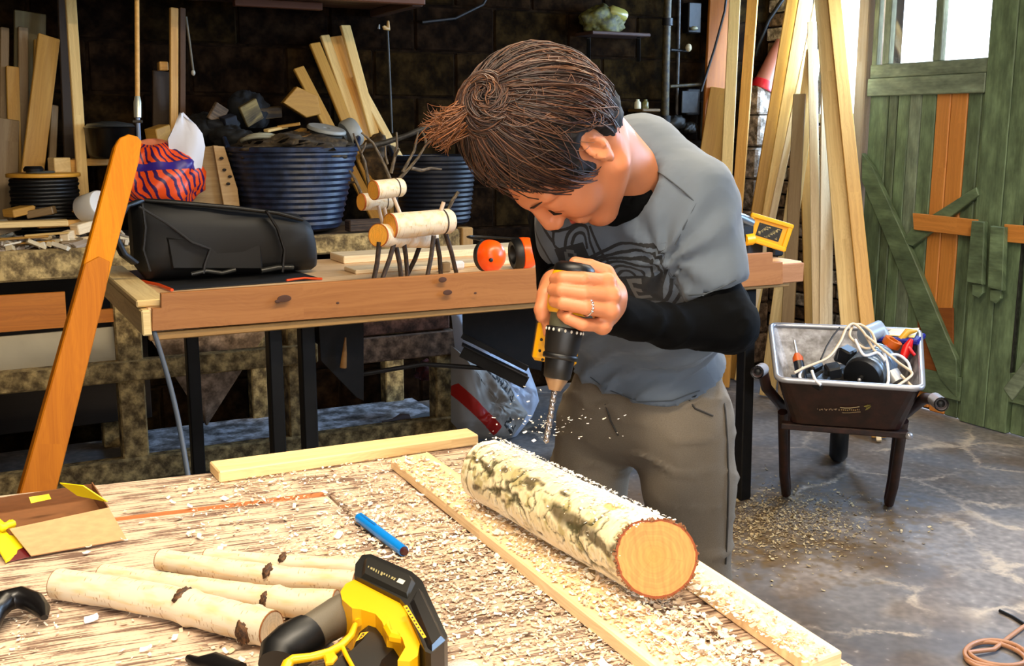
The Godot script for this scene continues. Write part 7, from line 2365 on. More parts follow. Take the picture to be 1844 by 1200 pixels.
func build_person() -> void:
	var o := base("person", "person with brown pinned-up hair in a grey printed t-shirt over black sleeves, bending to drill", "person")
	# ---- joints
	var hipL := C(1230, 765, 1.90)
	var hipR := C(1078, 762, 2.03)
	var kneL := C(1252, 1128, 1.97)
	var kneR := C(1072, 1120, 2.10)
	var ankL := HH(1250, 1470, 0.09)
	var ankR := HH(1066, 1440, 0.09)
	var shL := C(1245, 352, 1.62)
	var shR := C(1004, 392, 1.80)
	var elL := C(1309, 582, 1.59)
	var wrL := C(1096, 560, 1.470)
	var elR := C(1016, 513, 1.765)
	var wrR := C(1010, 528, 1.53)
	var neckB := C(1136, 318, 1.625)
	var Hc := C(1012, 262, 1.485)
	var U: Vector3 = (cam_basis * Vector3(-0.80, 0.15, 0.55)).normalized()
	var Fd: Vector3 = cam_basis * Vector3(-0.05, -0.97, -0.10)
	Fd = (Fd - U * Fd.dot(U)).normalized()
	Fd = Fd.rotated(U, deg_to_rad(-13.0))      # the face turns away from the lens
	var Ls := U.cross(Fd)
	var hb := Basis(Fd, U, Ls)
	var P := func(f: float, u: float, l: float) -> Vector3: return Hc + hb * Vector3(f, u, l)
	var skin := mat("skin", Color(0.80, 0.50, 0.33), 0.5, {"subsurf_scatter_enabled": true, "subsurf_scatter_strength": 0.06})
	var body := Mb.new()
	# ---- body core (mostly under the clothes)
	var f := field_round([hipL, hipR, ankL, ankR, shL, shR, elL, wrL, elR, neckB], 0.12, 0.016)
	f.bone(C(1126, 700, 1.97), C(1205, 705, 1.90), 0.066, 0.066, 0.02)
	f.bone(C(1128, 560, 1.90), C(1205, 555, 1.83), 0.062, 0.062, 0.02)
	f.bone(C(1165, 690, 1.95), C(1165, 430, 1.74), 0.06, 0.06, 0.02)
	f.bone(C(1085, 440, 1.80), C(1205, 425, 1.71), 0.062, 0.062, 0.02)
	f.bone(shR, C(1130, 385, 1.72), 0.036, 0.04, 0.02)
	f.bone(C(1130, 385, 1.72), shL, 0.04, 0.036, 0.02)
	f.bone(C(1130, 385, 1.72), neckB, 0.04, 0.045, 0.02)
	f.bone(hipL, kneL, 0.064, 0.044, 0.02); f.bone(kneL, ankL, 0.048, 0.032, 0.02)
	f.bone(hipR, kneR, 0.056, 0.042, 0.02); f.bone(kneR, ankR, 0.046, 0.032, 0.02)
	f.bone(shL, elL, 0.036, 0.032, 0.02); f.bone(elL, C(1205, 588, 1.535), 0.026, 0.020, 0.015); f.bone(C(1205, 588, 1.535), wrL, 0.022, 0.021, 0.01)
	f.bone(shR, elR, 0.034, 0.032, 0.02); f.bone(elR, wrR, 0.032, 0.026, 0.015)
	f.mesh_into(body)
	# ---- head and neck
	f = field_round([P.call(-0.11, -0.12, -0.10), P.call(0.135, 0.15, 0.11), P.call(0.135, -0.12, 0.11), P.call(-0.1, 0.13, -0.1), neckB], 0.03, 0.0042)
	f.ell(P.call(-0.012, 0.035, 0), hb, Vector3(0.093, 0.096, 0.073), 0.0)
	f.ell(P.call(0.028, -0.03, 0), hb, Vector3(0.066, 0.080, 0.056), 0.03)
	f.bone(P.call(0.0, -0.062, 0.048), P.call(0.066, -0.096, 0.012), 0.020, 0.018, 0.02)
	f.bone(P.call(0.0, -0.062, -0.048), P.call(0.066, -0.096, -0.012), 0.020, 0.018, 0.02)
	f.ell(P.call(0.072, -0.097, 0), hb, Vector3(0.020, 0.018, 0.022), 0.018)
	for s in [-1.0, 1.0]:
		f.ell(P.call(0.060, -0.026, 0.040 * s), hb, Vector3(0.026, 0.026, 0.022), 0.02)
		f.bone(P.call(0.080, 0.027, 0.008 * s), P.call(0.066, 0.031, 0.048 * s), 0.013, 0.011, 0.016)
		f.ell(P.call(0.098, 0.008, 0.032 * s), hb, Vector3(0.014, 0.011, 0.018), 0.012, true)
		f.ell(P.call(0.071, 0.006, 0.032 * s), hb, Vector3(0.016, 0.014, 0.018), 0.004)
		f.bone(P.call(0.0875, 0.0005, 0.020 * s), P.call(0.082, -0.001, 0.044 * s), 0.0028, 0.0024, 0.002)
	f.bone(P.call(0.086, 0.020, 0), P.call(0.108, -0.022, 0), 0.0075, 0.0105, 0.010)
	for s in [-1.0, 1.0]: f.ell(P.call(0.101, -0.027, 0.0115 * s), hb, Vector3(0.012, 0.008, 0.008), 0.006)
	f.bone(P.call(0.090, -0.056, -0.017), P.call(0.090, -0.056, 0.017), 0.006, 0.006, 0.006)
	f.bone(P.call(0.0885, -0.067, -0.014), P.call(0.0885, -0.067, 0.014), 0.0065, 0.0065, 0.006)
	# ears
	for s in [-1.0, 1.0]:
		var eb := hb * Basis(Vector3(0, 0, 1), 0.25) * Basis(Vector3(0, 1, 0), -0.45 * s)
		f.ell(P.call(-0.016, 0.004, 0.078 * s), eb, Vector3(0.019, 0.032, 0.008), 0.004)
		f.ell(P.call(-0.013, 0.007, 0.0865 * s), eb, Vector3(0.0115, 0.0205, 0.006), 0.003, true)
		f.ell(P.call(-0.006, -0.004, 0.080 * s), eb, Vector3(0.004, 0.008, 0.005), 0.003)
		f.bone(P.call(-0.022, 0.020, 0.083 * s), P.call(-0.020, -0.008, 0.083 * s), 0.003, 0.003, 0.003)
		f.ell(P.call(-0.007, -0.025, 0.077 * s), eb, Vector3(0.008, 0.009, 0.006), 0.004)
	f.bone(P.call(-0.025, -0.045, 0), neckB, 0.048, 0.048, 0.025)
	f.bone(P.call(-0.03, -0.03, 0.045), C(1140, 335, 1.585), 0.016, 0.014, 0.02)
	f.mesh_into(body)
	# ---- left hand round the drill
	var lh := [
		[C(1092, 508, 1.395), C(1050, 503, 1.3705), C(1014, 501, 1.3735), C(1000, 503, 1.387)],
		[C(1100, 533, 1.392), C(1052, 529, 1.3685), C(1011, 523, 1.3715), C(996, 522, 1.385)],
		[C(1098, 560, 1.393), C(1054, 554, 1.3690), C(1013, 546, 1.3720), C(998, 543, 1.385)],
		[C(1085, 586, 1.400), C(1049, 585, 1.3760), C(1023, 574, 1.3755), C(1012, 566, 1.385)],
	]
	f = field_round([C(985, 480, 1.36), C(1125, 610, 1.50), C(985, 610, 1.46), C(1135, 480, 1.36), C(1030, 470, 1.45)], 0.012, 0.0026)
	var fr := [0.0098, 0.0099, 0.0095, 0.0083]
	for k in 4:
		var q: Array = lh[k]
		f.bone(q[0], q[1], fr[k] * 1.08, fr[k], 0.0025)
		f.bone(q[1], q[2], fr[k], fr[k] * 0.93, 0.0012)
		f.bone(q[2], q[3], fr[k] * 0.93, fr[k] * 0.84, 0.0012)
	for k in 4:
		f.bone(lh[k][0], wrL, 0.0125, 0.0165, 0.006)
		f.ell(lh[k][0], cam_basis, Vector3(0.0115, 0.0105, 0.0115), 0.004)
	f.bone(C(1103, 535, 1.425), wrL, 0.020, 0.0215, 0.012)
	f.bone(C(1103, 522, 1.430), C(1090, 493, 1.436), 0.015, 0.0125, 0.008)
	f.bone(C(1090, 493, 1.436), C(1062, 481, 1.432), 0.0125, 0.0105, 0.002)
	f.bone(C(1062, 481, 1.432), C(1036, 474, 1.428), 0.0105, 0.0088, 0.002)
	f.mesh_into(body)
	# ---- right hand behind, on the drill's handle
	f = field_round([C(955, 478, 1.42), C(1030, 615, 1.55), C(955, 615, 1.55), C(1030, 478, 1.42)], 0.014, 0.0028)
	f.bone(wrR, C(1000, 522, 1.475), 0.024, 0.021, 0.012)
	f.bone(C(1000, 508, 1.475), C(990, 548, 1.465), 0.017, 0.016, 0.012)
	f.bone(C(996, 505, 1.465), C(984, 530, 1.448), 0.013, 0.0125, 0.006)
	f.bone(C(984, 530, 1.448), C(976, 558, 1.441), 0.0125, 0.0108, 0.003)
	f.bone(C(976, 558, 1.441), C(977, 570, 1.440), 0.0108, 0.0092, 0.002)
	f.bone(C(990, 548, 1.462), C(985, 574, 1.446), 0.0098, 0.0088, 0.004)
	f.bone(C(985, 574, 1.446), C(986, 600, 1.444), 0.0082, 0.0064, 0.002)
	for k in 3:
		var zz := 1.478 + k * 0.019
		f.bone(C(1002, 540 + k * 3, zz), C(978, 562 + k * 2, zz), 0.0098, 0.009, 0.004)
		f.bone(C(978, 562 + k * 2, zz), C(998, 578, zz + 0.006), 0.009, 0.0078, 0.002)
	f.mesh_into(body)
	part("body", body, skin, o)
	# lashes and brows
	var lash := mat("lash_dark", Color(0.10, 0.06, 0.04), 0.7)
	for s in [-1.0, 1.0]:
		var mb := Mb.new()
		mb.tube([P.call(0.0885, -0.001, 0.018 * s), P.call(0.0905, -0.0035, 0.030 * s), P.call(0.086, -0.003, 0.046 * s)], [0.0012, 0.0022, 0.001], 6)
		part("eyelash", mb, lash, o)
		mb = Mb.new()
		mb.tube([P.call(0.0925, 0.026, 0.014 * s), P.call(0.090, 0.033, 0.030 * s), P.call(0.077, 0.034, 0.048 * s)], [0.0022, 0.0026, 0.0012], 6, true, 1.0, 0.5)
		part("eyebrow", mb, mat("brow_brown", Color(0.20, 0.11, 0.06), 0.8), o)
	# lips
	var mbl := Mb.new()
	mbl.tube([P.call(0.0905, -0.059, -0.018), P.call(0.0965, -0.0585, 0), P.call(0.0905, -0.059, 0.018)], [0.001, 0.0042, 0.001], 10)
	part("lips", mbl, mat("lip", Color(0.68, 0.32, 0.27), 0.45), o)
	# ---- jeans
	var fab := fnl(501, 1.0, 3)
	var jm := mat("jeans_khaki", Color(0.57, 0.51, 0.425), 0.8, {"albedo_texture": tex.cloth, "uv1_triplanar": true, "uv1_scale": Vector3.ONE * 16.0, "heightmap_texture": tex.cloth, "heightmap_scale": 0.04})
	f = field_round([C(1000, 640, 2.0), C(1320, 640, 1.9), ankL, ankR, kneL, kneR], 0.10, 0.0078)
	f.bone(C(1120, 700, 1.985), C(1205, 705, 1.905), 0.090, 0.090, 0.03)
	f.bone(C(1118, 745, 1.99), C(1205, 748, 1.91), 0.094, 0.094, 0.03)
	f.bone(hipL, C(1240, 870, 1.92), 0.088, 0.080, 0.03)
	f.bone(C(1240, 870, 1.92), kneL, 0.080, 0.062, 0.02)
	f.bone(kneL, ankL, 0.060, 0.046, 0.02)
	f.bone(hipR, C(1060, 870, 2.05), 0.080, 0.070, 0.02)
	f.bone(C(1060, 870, 2.05), kneR, 0.070, 0.058, 0.02)
	f.bone(kneR, ankR, 0.058, 0.046, 0.02)
	var top := C(1160, 640, 1.9)
	f.cut(Vector3(0, top.y, 0), Vector3.UP)
	f.cut(Vector3(0, 0.085, 0), Vector3.DOWN)
	var mb := Mb.new()
	f.mesh_into(mb, func(p: Vector3, n: Vector3) -> Vector3:
		# tight creases that run round the legs
		var a := fab.get_noise_3d(p.x * 5.0, p.y * 5.0, p.z * 5.0)
		var wv := sin(p.y * 88.0 + 5.0 * a + (p.x + p.z) * 9.0)
		var crease := pow(maxf(0.0, wv), 6.0) * clampf(0.5 + 2.2 * fab.get_noise_3d(p.x * 7.0 + 9.0, p.y * 9.0, p.z * 7.0), 0.0, 1.0)
		return p + n * (0.0055 * crease + 0.003 * a))
	var jeans := part("jeans", mb, jm, o)
	for q in [[[1300, 705], [1306, 740], [1310, 800], [1312, 870], [1310, 950], [1306, 1030]], [[1090, 728], [1100, 760], [1116, 790]], [[1234, 712], [1252, 736], [1290, 752]]]:
		f.seam(self, q, 0.0018, mat("seam_thread", Color(0.22, 0.20, 0.17), 0.8), jeans)
	# ---- boots, out of the picture's reach but she stands on them
	var bm := mat("boot_brown", Color(0.14, 0.09, 0.06), 0.5)
	for e in 2:
		var an: Vector3 = ankL if e == 0 else ankR
		var toe := Vector3(-0.83, 0, 0.35).normalized().rotated(Vector3.UP, 0.1 - 0.35 * e)
		f = field_round([an + toe * 0.2, an - toe * 0.1, an + Vector3(0, -0.09, 0)], 0.07, 0.009)
		f.bone(an + Vector3(0, 0.05, 0), an + Vector3(0, -0.04, 0), 0.052, 0.050, 0.02)
		f.bone(an + Vector3(0, -0.045, 0) - toe * 0.03, an + Vector3(0, -0.05, 0) + toe * 0.15, 0.042, 0.040, 0.02)
		f.cut(Vector3(0, 0.004, 0), Vector3.DOWN)
		f.cut(Vector3(0, 0.145, 0), Vector3.UP)
		mb = Mb.new()
		f.mesh_into(mb)
		part("boot", mb, bm, o)
	# ---- black long-sleeved undershirt
	var blk := mat("jersey_black", Color(0.006, 0.006, 0.007), 0.9, {"metallic_specular": 0.25})
	f = field_round([shL, elL, wrL, shR, elR, wrR, neckB], 0.075, 0.0085)
	f.bone(shL, C(1280, 480, 1.605), 0.030, 0.034, 0.02)
	f.bone(C(1280, 480, 1.605), elL, 0.034, 0.041, 0.02)
	f.bone(elL, C(1205, 588, 1.530), 0.041, 0.030, 0.02)
	f.bone(C(1205, 588, 1.530), C(1110, 567, 1.464), 0.030, 0.028, 0.01)
	f.bone(shR, elR, 0.048, 0.043, 0.02)
	f.bone(elR, C(1011, 527, 1.56), 0.038, 0.030, 0.02)
	f.bone(C(1116, 352, 1.62), C(1136, 330, 1.66), 0.050, 0.052, 0.02)
	mb = Mb.new()
	f.mesh_into(mb, func(p: Vector3, n: Vector3) -> Vector3:
		var a := fab.get_noise_3d(p.x * 9.0, p.y * 9.0, p.z * 9.0)
		return p + n * (0.003 * a + 0.003 * pow(maxf(0.0, sin((p.x * 0.7 - p.z * 0.7) * 120.0 + 4.0 * a)), 4.0)))
	part("undershirt", mb, blk, o)
	# ---- t-shirt
	f = field_round([C(1010, 640, 1.98), C(1320, 640, 1.85), shL, shR, C(1160, 250, 1.66), C(1170, 740, 1.78), C(1300, 520, 1.58)], 0.115, 0.0085)
	f.bone(C(1127, 672, 1.965), C(1207, 676, 1.90), 0.098, 0.098, 0.03)
	f.bone(C(1128, 740, 1.95), C(1200, 742, 1.89), 0.098, 0.098, 0.03)
	f.bone(C(1118, 560, 1.88), C(1214, 556, 1.79), 0.097, 0.097, 0.04)
	f.bone(C(1084, 455, 1.79), C(1212, 442, 1.68), 0.097, 0.102, 0.04)
	f.bone(C(1056, 398, 1.745), C(1218, 378, 1.645), 0.083, 0.086, 0.04)
	f.bone(C(1160, 292, 1.665), shL, 0.060, 0.056, 0.03)
	f.bone(C(1160, 292, 1.665), C(1040, 372, 1.76), 0.056, 0.056, 0.03)
	f.bone(C(1150, 275, 1.69), C(1165, 400, 1.74), 0.060, 0.09, 0.03)
	f.bone(C(1248, 362, 1.62), C(1262, 430, 1.61), 0.057, 0.058, 0.025)
	f.bone(C(1262, 430, 1.61), C(1298, 562, 1.60), 0.058, 0.050, 0.012)
	var hem := (C(1170, 735, 1.80) - C(1035, 662, 1.95)).cross(C(1305, 692, 1.83) - C(1035, 662, 1.95)).normalized()
	if hem.y > 0.0: hem = -hem
	# the hem cut must not touch the sleeve: it is far below
	f.cut(C(1170, 737, 1.80), hem)
	var ad := (C(1292, 540, 1.60) - C(1258, 420, 1.61)).normalized()
	# sleeve end, only near the sleeve
	var send := C(1288, 527, 1.60)
	for z in f.nz:
		for y in f.ny:
			for x in f.nx:
				var p := f.o + Vector3(x, y, z) * f.h
				var e := (p - send).dot((cam_basis * Vector3(0.39, -0.92, 0)).lerp(ad, 0.2).normalized())
				if e > -0.03 and ((p - send) - ad * (p - send).dot(ad)).length() < 0.076 and e < 0.09:
					var k := (z * f.ny + y) * f.nx + x
					f.d[k] = maxf(f.d[k], e)
	# neck opening
	f.bone(P.call(-0.02, -0.05, 0.0), C(1122, 322, 1.595), 0.050, 0.053, 0.006, Vector3.ZERO, 1.0, true)
	var chO := C(1090, 470, 1.66)
	var ex := (shL - shR).normalized()
	var ey := (C(1140, 330, 1.62) - C(1150, 640, 1.86)).normalized()
	ey = (ey - ex * ey.dot(ex)).normalized()
	var ez := ex.cross(ey)
	if ez.dot(EYE - chO) < 0.0: ez = -ez
	mb = Mb.new()
	var hemc := C(1170, 720, 1.82)
	var armpit := C(1212, 450, 1.60)
	f.mesh_into(mb, func(p: Vector3, n: Vector3) -> Vector3:
		var a := fab.get_noise_3d(p.x * 6.0, p.y * 6.0, p.z * 6.0)
		var s := (p - hemc).dot(ey)
		var w := (p - hemc).dot(ex)
		var swag := sin((s + w * w * 1.6 - 0.25 * w) * 135.0 + 2.5 * a)      # loose swags above the hem
		var dd := 0.0075 * maxf(0.0, swag) * smoothstep(0.19, 0.10, s) * smoothstep(-0.01, 0.03, s)
		var q := p - armpit
		var pull := sin(atan2(q.dot(ey), q.dot(ex)) * 9.0 + 2.0 * a) * exp(-q.length() / 0.075)
		dd += 0.009 * pull + 0.0045 * a + 0.002 * fab.get_noise_3d(p.x * 22.0, p.y * 14.0, p.z * 22.0)
		return p + n * dd)
	# UVs of the printed chest
	var S := 0.34
	var uvof := func(p: Vector3) -> Vector2: return Vector2(0.5 + (p - chO).dot(ex) / S, 0.5 - (p - chO).dot(ey) / S)
	for k in mb.v.size():
		mb.uv[k] = uvof.call(mb.v[k]) if mb.n[k].dot(ez) > 0.15 and (mb.v[k] - C(1262, 430, 1.61)).dot(ex) < -0.02 else Vector2(0.002, 0.002)
	var onto := func(px: float, py: float) -> Vector2:
		return uvof.call(f.hit(ray(px, py))) * 768.0
	var tee := part("tshirt", mb, mat("tee_grey", Color(1, 1, 1), 0.85, {"albedo_texture": tee_print(onto), "texture_repeat": false, "rim_enabled": true, "rim": 0.25}), o, "grey t-shirt with a dark line print and lettering")
	for q in [[[1172, 300], [1198, 318], [1226, 340], [1254, 366]], [[1254, 366], [1240, 392], [1226, 420], [1214, 446]], [[1240, 532], [1270, 530], [1300, 518], [1330, 502]], [[1048, 668], [1090, 700], [1150, 724], [1210, 722], [1270, 700]]]:
		f.seam(self, q, 0.0011, mat("tee_thread", Color(0.25, 0.275, 0.30), 0.85), tee)
	build_hair(o, P, hb)
	# ring on the left hand
	mb = Mb.new()
	var rp: Array = []
	var r0: Vector3 = lh[2][0].lerp(lh[2][1], 0.92)
	var rd: Vector3 = (lh[2][1] - lh[2][0]).normalized()
	var r1 := rd.cross(Vector3.UP).normalized()
	var r2 := rd.cross(r1)
	for k in 25: rp.append(r0 + (r1 * cos(TAU * k / 24.0) + r2 * sin(TAU * k / 24.0)) * 0.0102)
	mb.tube(rp, 0.0014, 8, false)
	for k in 8:
		var a := PI * 0.9 + k * 0.35
		mb.ell(Transform3D(Basis().scaled(Vector3.ONE * 0.0019), r0 + (r1 * cos(a) + r2 * sin(a)) * 0.0112), 8, 6)
	one("finger_ring", mb, mat("ring_silver", Color(0.85, 0.80, 0.78), 0.2, {"metallic": 0.9}), "silver ring with small stones on the finger of the person drilling", "ring")
	build_drill()

func tee_print(onto: Callable) -> ImageTexture:
	var n := fnl(601, 0.006, 2)
	var im := Image.create(768, 768, false, Image.FORMAT_RGB8)
	var base_c := Color(0.355, 0.39, 0.43)
	var ink := Color(0.10, 0.10, 0.105)
	im.fill(base_c)
	var line := func(pts: Array, w: float) -> void:
		var cv := Curve2D.new()
		for p in pts: cv.add_point(onto.call(p[0], p[1]))
		for k in cv.point_count:
			var tg := (cv.get_point_position(mini(k + 1, cv.point_count - 1)) - cv.get_point_position(maxi(k - 1, 0))) / 6.0
			cv.set_point_in(k, -tg); cv.set_point_out(k, tg)
		var L := cv.get_baked_length()
		var s := 0.0
		while s < L:
			var q := cv.sample_baked(s)
			im.fill_rect(Rect2i(int(q.x - w / 2), int(q.y - w / 2), int(w), int(w)), ink)
			s += 1.5
	var fillq := func(a: Array, c: Color) -> void:
		var poly := PackedVector2Array()
		var lo := Vector2(1e6, 1e6)
		var hi := -lo
		for p in a:
			var q: Vector2 = onto.call(p[0], p[1])
			poly.append(q); lo = lo.min(q); hi = hi.max(q)
		for y in range(maxi(0, int(lo.y)), mini(767, int(hi.y)) + 1):
			for x in range(maxi(0, int(lo.x)), mini(767, int(hi.x)) + 1):
				if Geometry2D.is_point_in_polygon(Vector2(x, y), poly): im.set_pixel(x, y, c)
	# branching lines at the left, loops and rings at the right
	for q in [[[962, 388], [968, 420], [984, 452], [1004, 486]], [[974, 388], [982, 412], [1000, 436]], [[986, 392], [996, 414], [1024, 412], [1046, 398]], [[998, 416], [1000, 440], [1014, 452]], [[1018, 452], [1022, 424], [1040, 408], [1056, 412], [1062, 440], [1078, 470]], [[1030, 440], [1036, 424], [1050, 424], [1056, 448]], [[1062, 410], [1076, 444], [1096, 470]], [[1046, 398], [1066, 390], [1080, 394]]]: line.call(q, 9.0)
	for k in 6:
		var r := 14.0 + k * 13.0
		var pts := []
		for s in 19:
			var a := -2.9 + s * 0.18 * (1.0 + 0.02 * k)
			var wob := 1.0 + 0.10 * sin(a * 3.0 + k)
			pts.append([1126 + cos(a) * r * 1.15 * wob, 500 + sin(a) * r * 0.75 * wob])
		line.call(pts, 9.0)
	for k in 5:
		var r := 22.0 + k * 15.0
		var pts := []
		for s in 14:
			var a := 0.15 + s * 0.2
			pts.append([1146 + cos(a) * r * 1.2, 520 + sin(a) * r * 0.7])
		line.call(pts, 9.0)
	fillq.call([[1000, 446], [1048, 438], [1062, 464], [1010, 474]], ink)
	fillq.call([[1092, 500], [1192, 494], [1196, 540], [1100, 548]], ink)
	var e0: Vector2 = onto.call(1126, 508)
	var e1: Vector2 = onto.call(1158, 508)
	var dir := (e1 - e0).normalized()
	var px := e0.distance_to(e1) / 6.5
	stamp(im, "E", onto.call(1127, 504), dir, px, Color(0.40, 0.40, 0.39), 1.4)
	stamp(im, "A", onto.call(1016, 448), (onto.call(1046, 452) - onto.call(1016, 448)).normalized(), px * 0.8, Color(0.36, 0.36, 0.35), 1.4)
	return ImageTexture.create_from_image(im)

func build_hair(o: Node3D, P: Callable, hb: Basis) -> void:
	var c0: Vector3 = P.call(-0.016, 0.045, 0)
	var rr := Vector3(0.099, 0.105, 0.089)
	var bunc := Vector3(-0.018, 0.130, 0.006)
	var f := field_round([P.call(-0.13, -0.09, -0.10), P.call(0.11, 0.19, 0.11), P.call(-0.13, 0.19, 0.11), P.call(0.11, -0.09, -0.1)], 0.02, 0.0052)
	f.ell(c0, hb, rr, 0.0)
	f.ell(P.call(-0.05, -0.02, 0), hb, Vector3(0.046, 0.05, 0.052), 0.03)
	var cn := hb * Vector3(0.876, -0.482, 0.0)
	f.cut(P.call(0.080, 0.090, 0.0), cn, 0.008)
	f.cut(P.call(0, -0.078, 0), hb * Vector3(0, -1, 0), 0.006)
	# keep clear of the ears
	for s in [-1.0, 1.0]:
		f.ell(P.call(-0.012, -0.010, 0.088 * s), hb, Vector3(0.030, 0.042, 0.030), 0.008, true)
	f.ell(P.call(bunc.x, bunc.y, bunc.z), hb, Vector3(0.044, 0.036, 0.046), 0.02)
	var n := fnl(701, 1.0, 3)
	var mb := Mb.new()
	f.mesh_into(mb, func(p: Vector3, nn: Vector3) -> Vector3:
		return p + nn * (0.004 * n.get_noise_3d(p.x * 45.0, p.y * 45.0, p.z * 45.0)))
	var hair := part("hair", mb, mat("hair_base", Color(0.055, 0.03, 0.02), 0.8), o)
	# strands drawn back over the scalp to the knot
	var tones := [Color(0.022, 0.010, 0.007), Color(0.042, 0.018, 0.010), Color(0.070, 0.028, 0.014), Color(0.11, 0.045, 0.020), Color(0.030, 0.016, 0.012)]
	mb = Mb.new()
	mb.tint = true
	var bd := (bunc - Vector3(-0.016, 0.045, 0)).normalized()
	var made := 0
	while made < 2600:
		var d := rv().normalized()
		var e := Vector3(-0.016, 0.045, 0) + d * rr
		if 0.876 * (e.x - 0.088) - 0.482 * (e.y - 0.090) > rng.randf_range(-0.010, 0.011) or e.y < -0.075: continue
		if absf(e.z) > 0.05 and Vector2((e.x + 0.006) / 0.034, (e.y + 0.02) / 0.042).length() < 1.0: continue
		var pts := []
		var len := rng.randf_range(0.55, 1.0)
		var lift := rng.randf_range(1.004, 1.05)
		var sw := rng.randf_range(-0.2, 0.2) if rng.randf() < 0.7 else rng.randf_range(-0.65, 0.65)
		if rng.randf() < 0.14: lift += rng.randf_range(0.02, 0.06)
		for k in 9:
			var t := k / 8.0 * len
			var q := d.slerp(bd, t)
			q = q.rotated(bd, sw * sin(PI * t))
			q = Vector3(-0.016, 0.045, 0) + q * rr * (lift + 0.025 * sin(PI * t)) 
			pts.append(P.call(q.x, q.y, q.z))
		var over := false
		for q in pts:
			var w: Vector3 = hb.transposed() * (q - P.call(0, 0, 0))
			if absf(w.z) > 0.05 and Vector2((w.x + 0.014) / 0.027, (w.y + 0.0) / 0.036).length() < 1.0: over = true
		if over: continue
		mb.col = tones[rng.randi() % 5] * rng.randf_range(0.8, 1.25)
		mb.tube(pts, PackedFloat32Array([0.0004, 0.0008, 0.0009, 0.0009, 0.0009, 0.0009, 0.0008, 0.0007, 0.0003]), 3, false)
		made += 1
	# swirls round the knot
	for k in 620:
		var a0 := rng.randf() * TAU
		var lat := rng.randf_range(-0.5, 1.25)
		var span := rng.randf_range(0.8, 2.4)
		var pts := []
		var tilt := Basis(Vector3(1, 0, 0).rotated(Vector3.UP, rng.randf() * TAU), rng.randf_range(-0.4, 0.4))
		var ax := Vector3(-0.3, 0.75, 0.6).normalized()
		var fx := ax.cross(Vector3.RIGHT).normalized()
		var fy := ax.cross(fx)
		var er := rng.randf_range(1.0, 1.10)
		for s in 9:
			var a := a0 + span * s / 8.0
			var la := lat + 0.25 * s / 8.0
			var q := (fx * cos(a) + fy * sin(a)) * cos(la) + ax * sin(la)
			q = tilt * q
			q = bunc + q * Vector3(0.047, 0.039, 0.049) * er
			pts.append(P.call(q.x, q.y, q.z))
		mb.col = tones[rng.randi() % 5] * rng.randf_range(0.9, 1.6)
		mb.tube(pts, PackedFloat32Array([0.0004, 0.0008, 0.001, 0.001, 0.001, 0.001, 0.0009, 0.0007, 0.0003]), 3, false)
	# loose tail flicking out of the knot, flyaways
	for k in 220:
		var st := bunc + rv(0.018) + Vector3(0.01, 0.02, 0)
		var en := bunc + Vector3(0.045 + rng.randf_range(-0.03, 0.03), 0.062 + rng.randf_range(-0.03, 0.012), -0.02 + rng.randf_range(-0.025, 0.02))
		var md := (st + en) * 0.5 + Vector3(0.02, 0.018, 0.0) + rv(0.010)
		var pts := []
		for s in 8:
			var t := s / 7.0
			var q := st.lerp(md, t).lerp(md.lerp(en, t), t)
			pts.append(P.call(q.x, q.y, q.z))
		mb.col = (tones[2] * 1.3).lerp(Color(0.26, 0.085, 0.02), rng.randf())
		mb.tube(pts, PackedFloat32Array([0.0008, 0.0008, 0.0008, 0.0007, 0.0006, 0.0005, 0.0004, 0.0002]), 3, false)
	for k in 170:
		var d := (bd * 0.8 + rv(0.9)).normalized()
		if k > 60: d = (Vector3(-0.75, 0.25, 0.5) + rv(0.8)).normalized()
		var e := Vector3(-0.016, 0.045, 0) + d * rr
		if 0.876 * (e.x - 0.074) - 0.482 * (e.y - 0.090) > 0.0: continue
		var pts := []
		var dr := rv(1.0).normalized()
		for s in 7:
			var t := s / 6.0
			var q := Vector3(-0.016, 0.045, 0) + (d + dr * t * 0.30).normalized() * rr * (1.02 + 0.17 * t * (1.3 - t))
			pts.append(P.call(q.x, q.y, q.z))
		mb.col = tones[3] * 1.4
		mb.tube(pts, PackedFloat32Array([0.0006, 0.0006, 0.0006, 0.0005, 0.0005, 0.0004, 0.0002]), 3, false)
	part("strands", mb, mat("hair_strands", Color(1, 1, 1), 0.5, {"vertex_color_use_as_albedo": true}), hair)

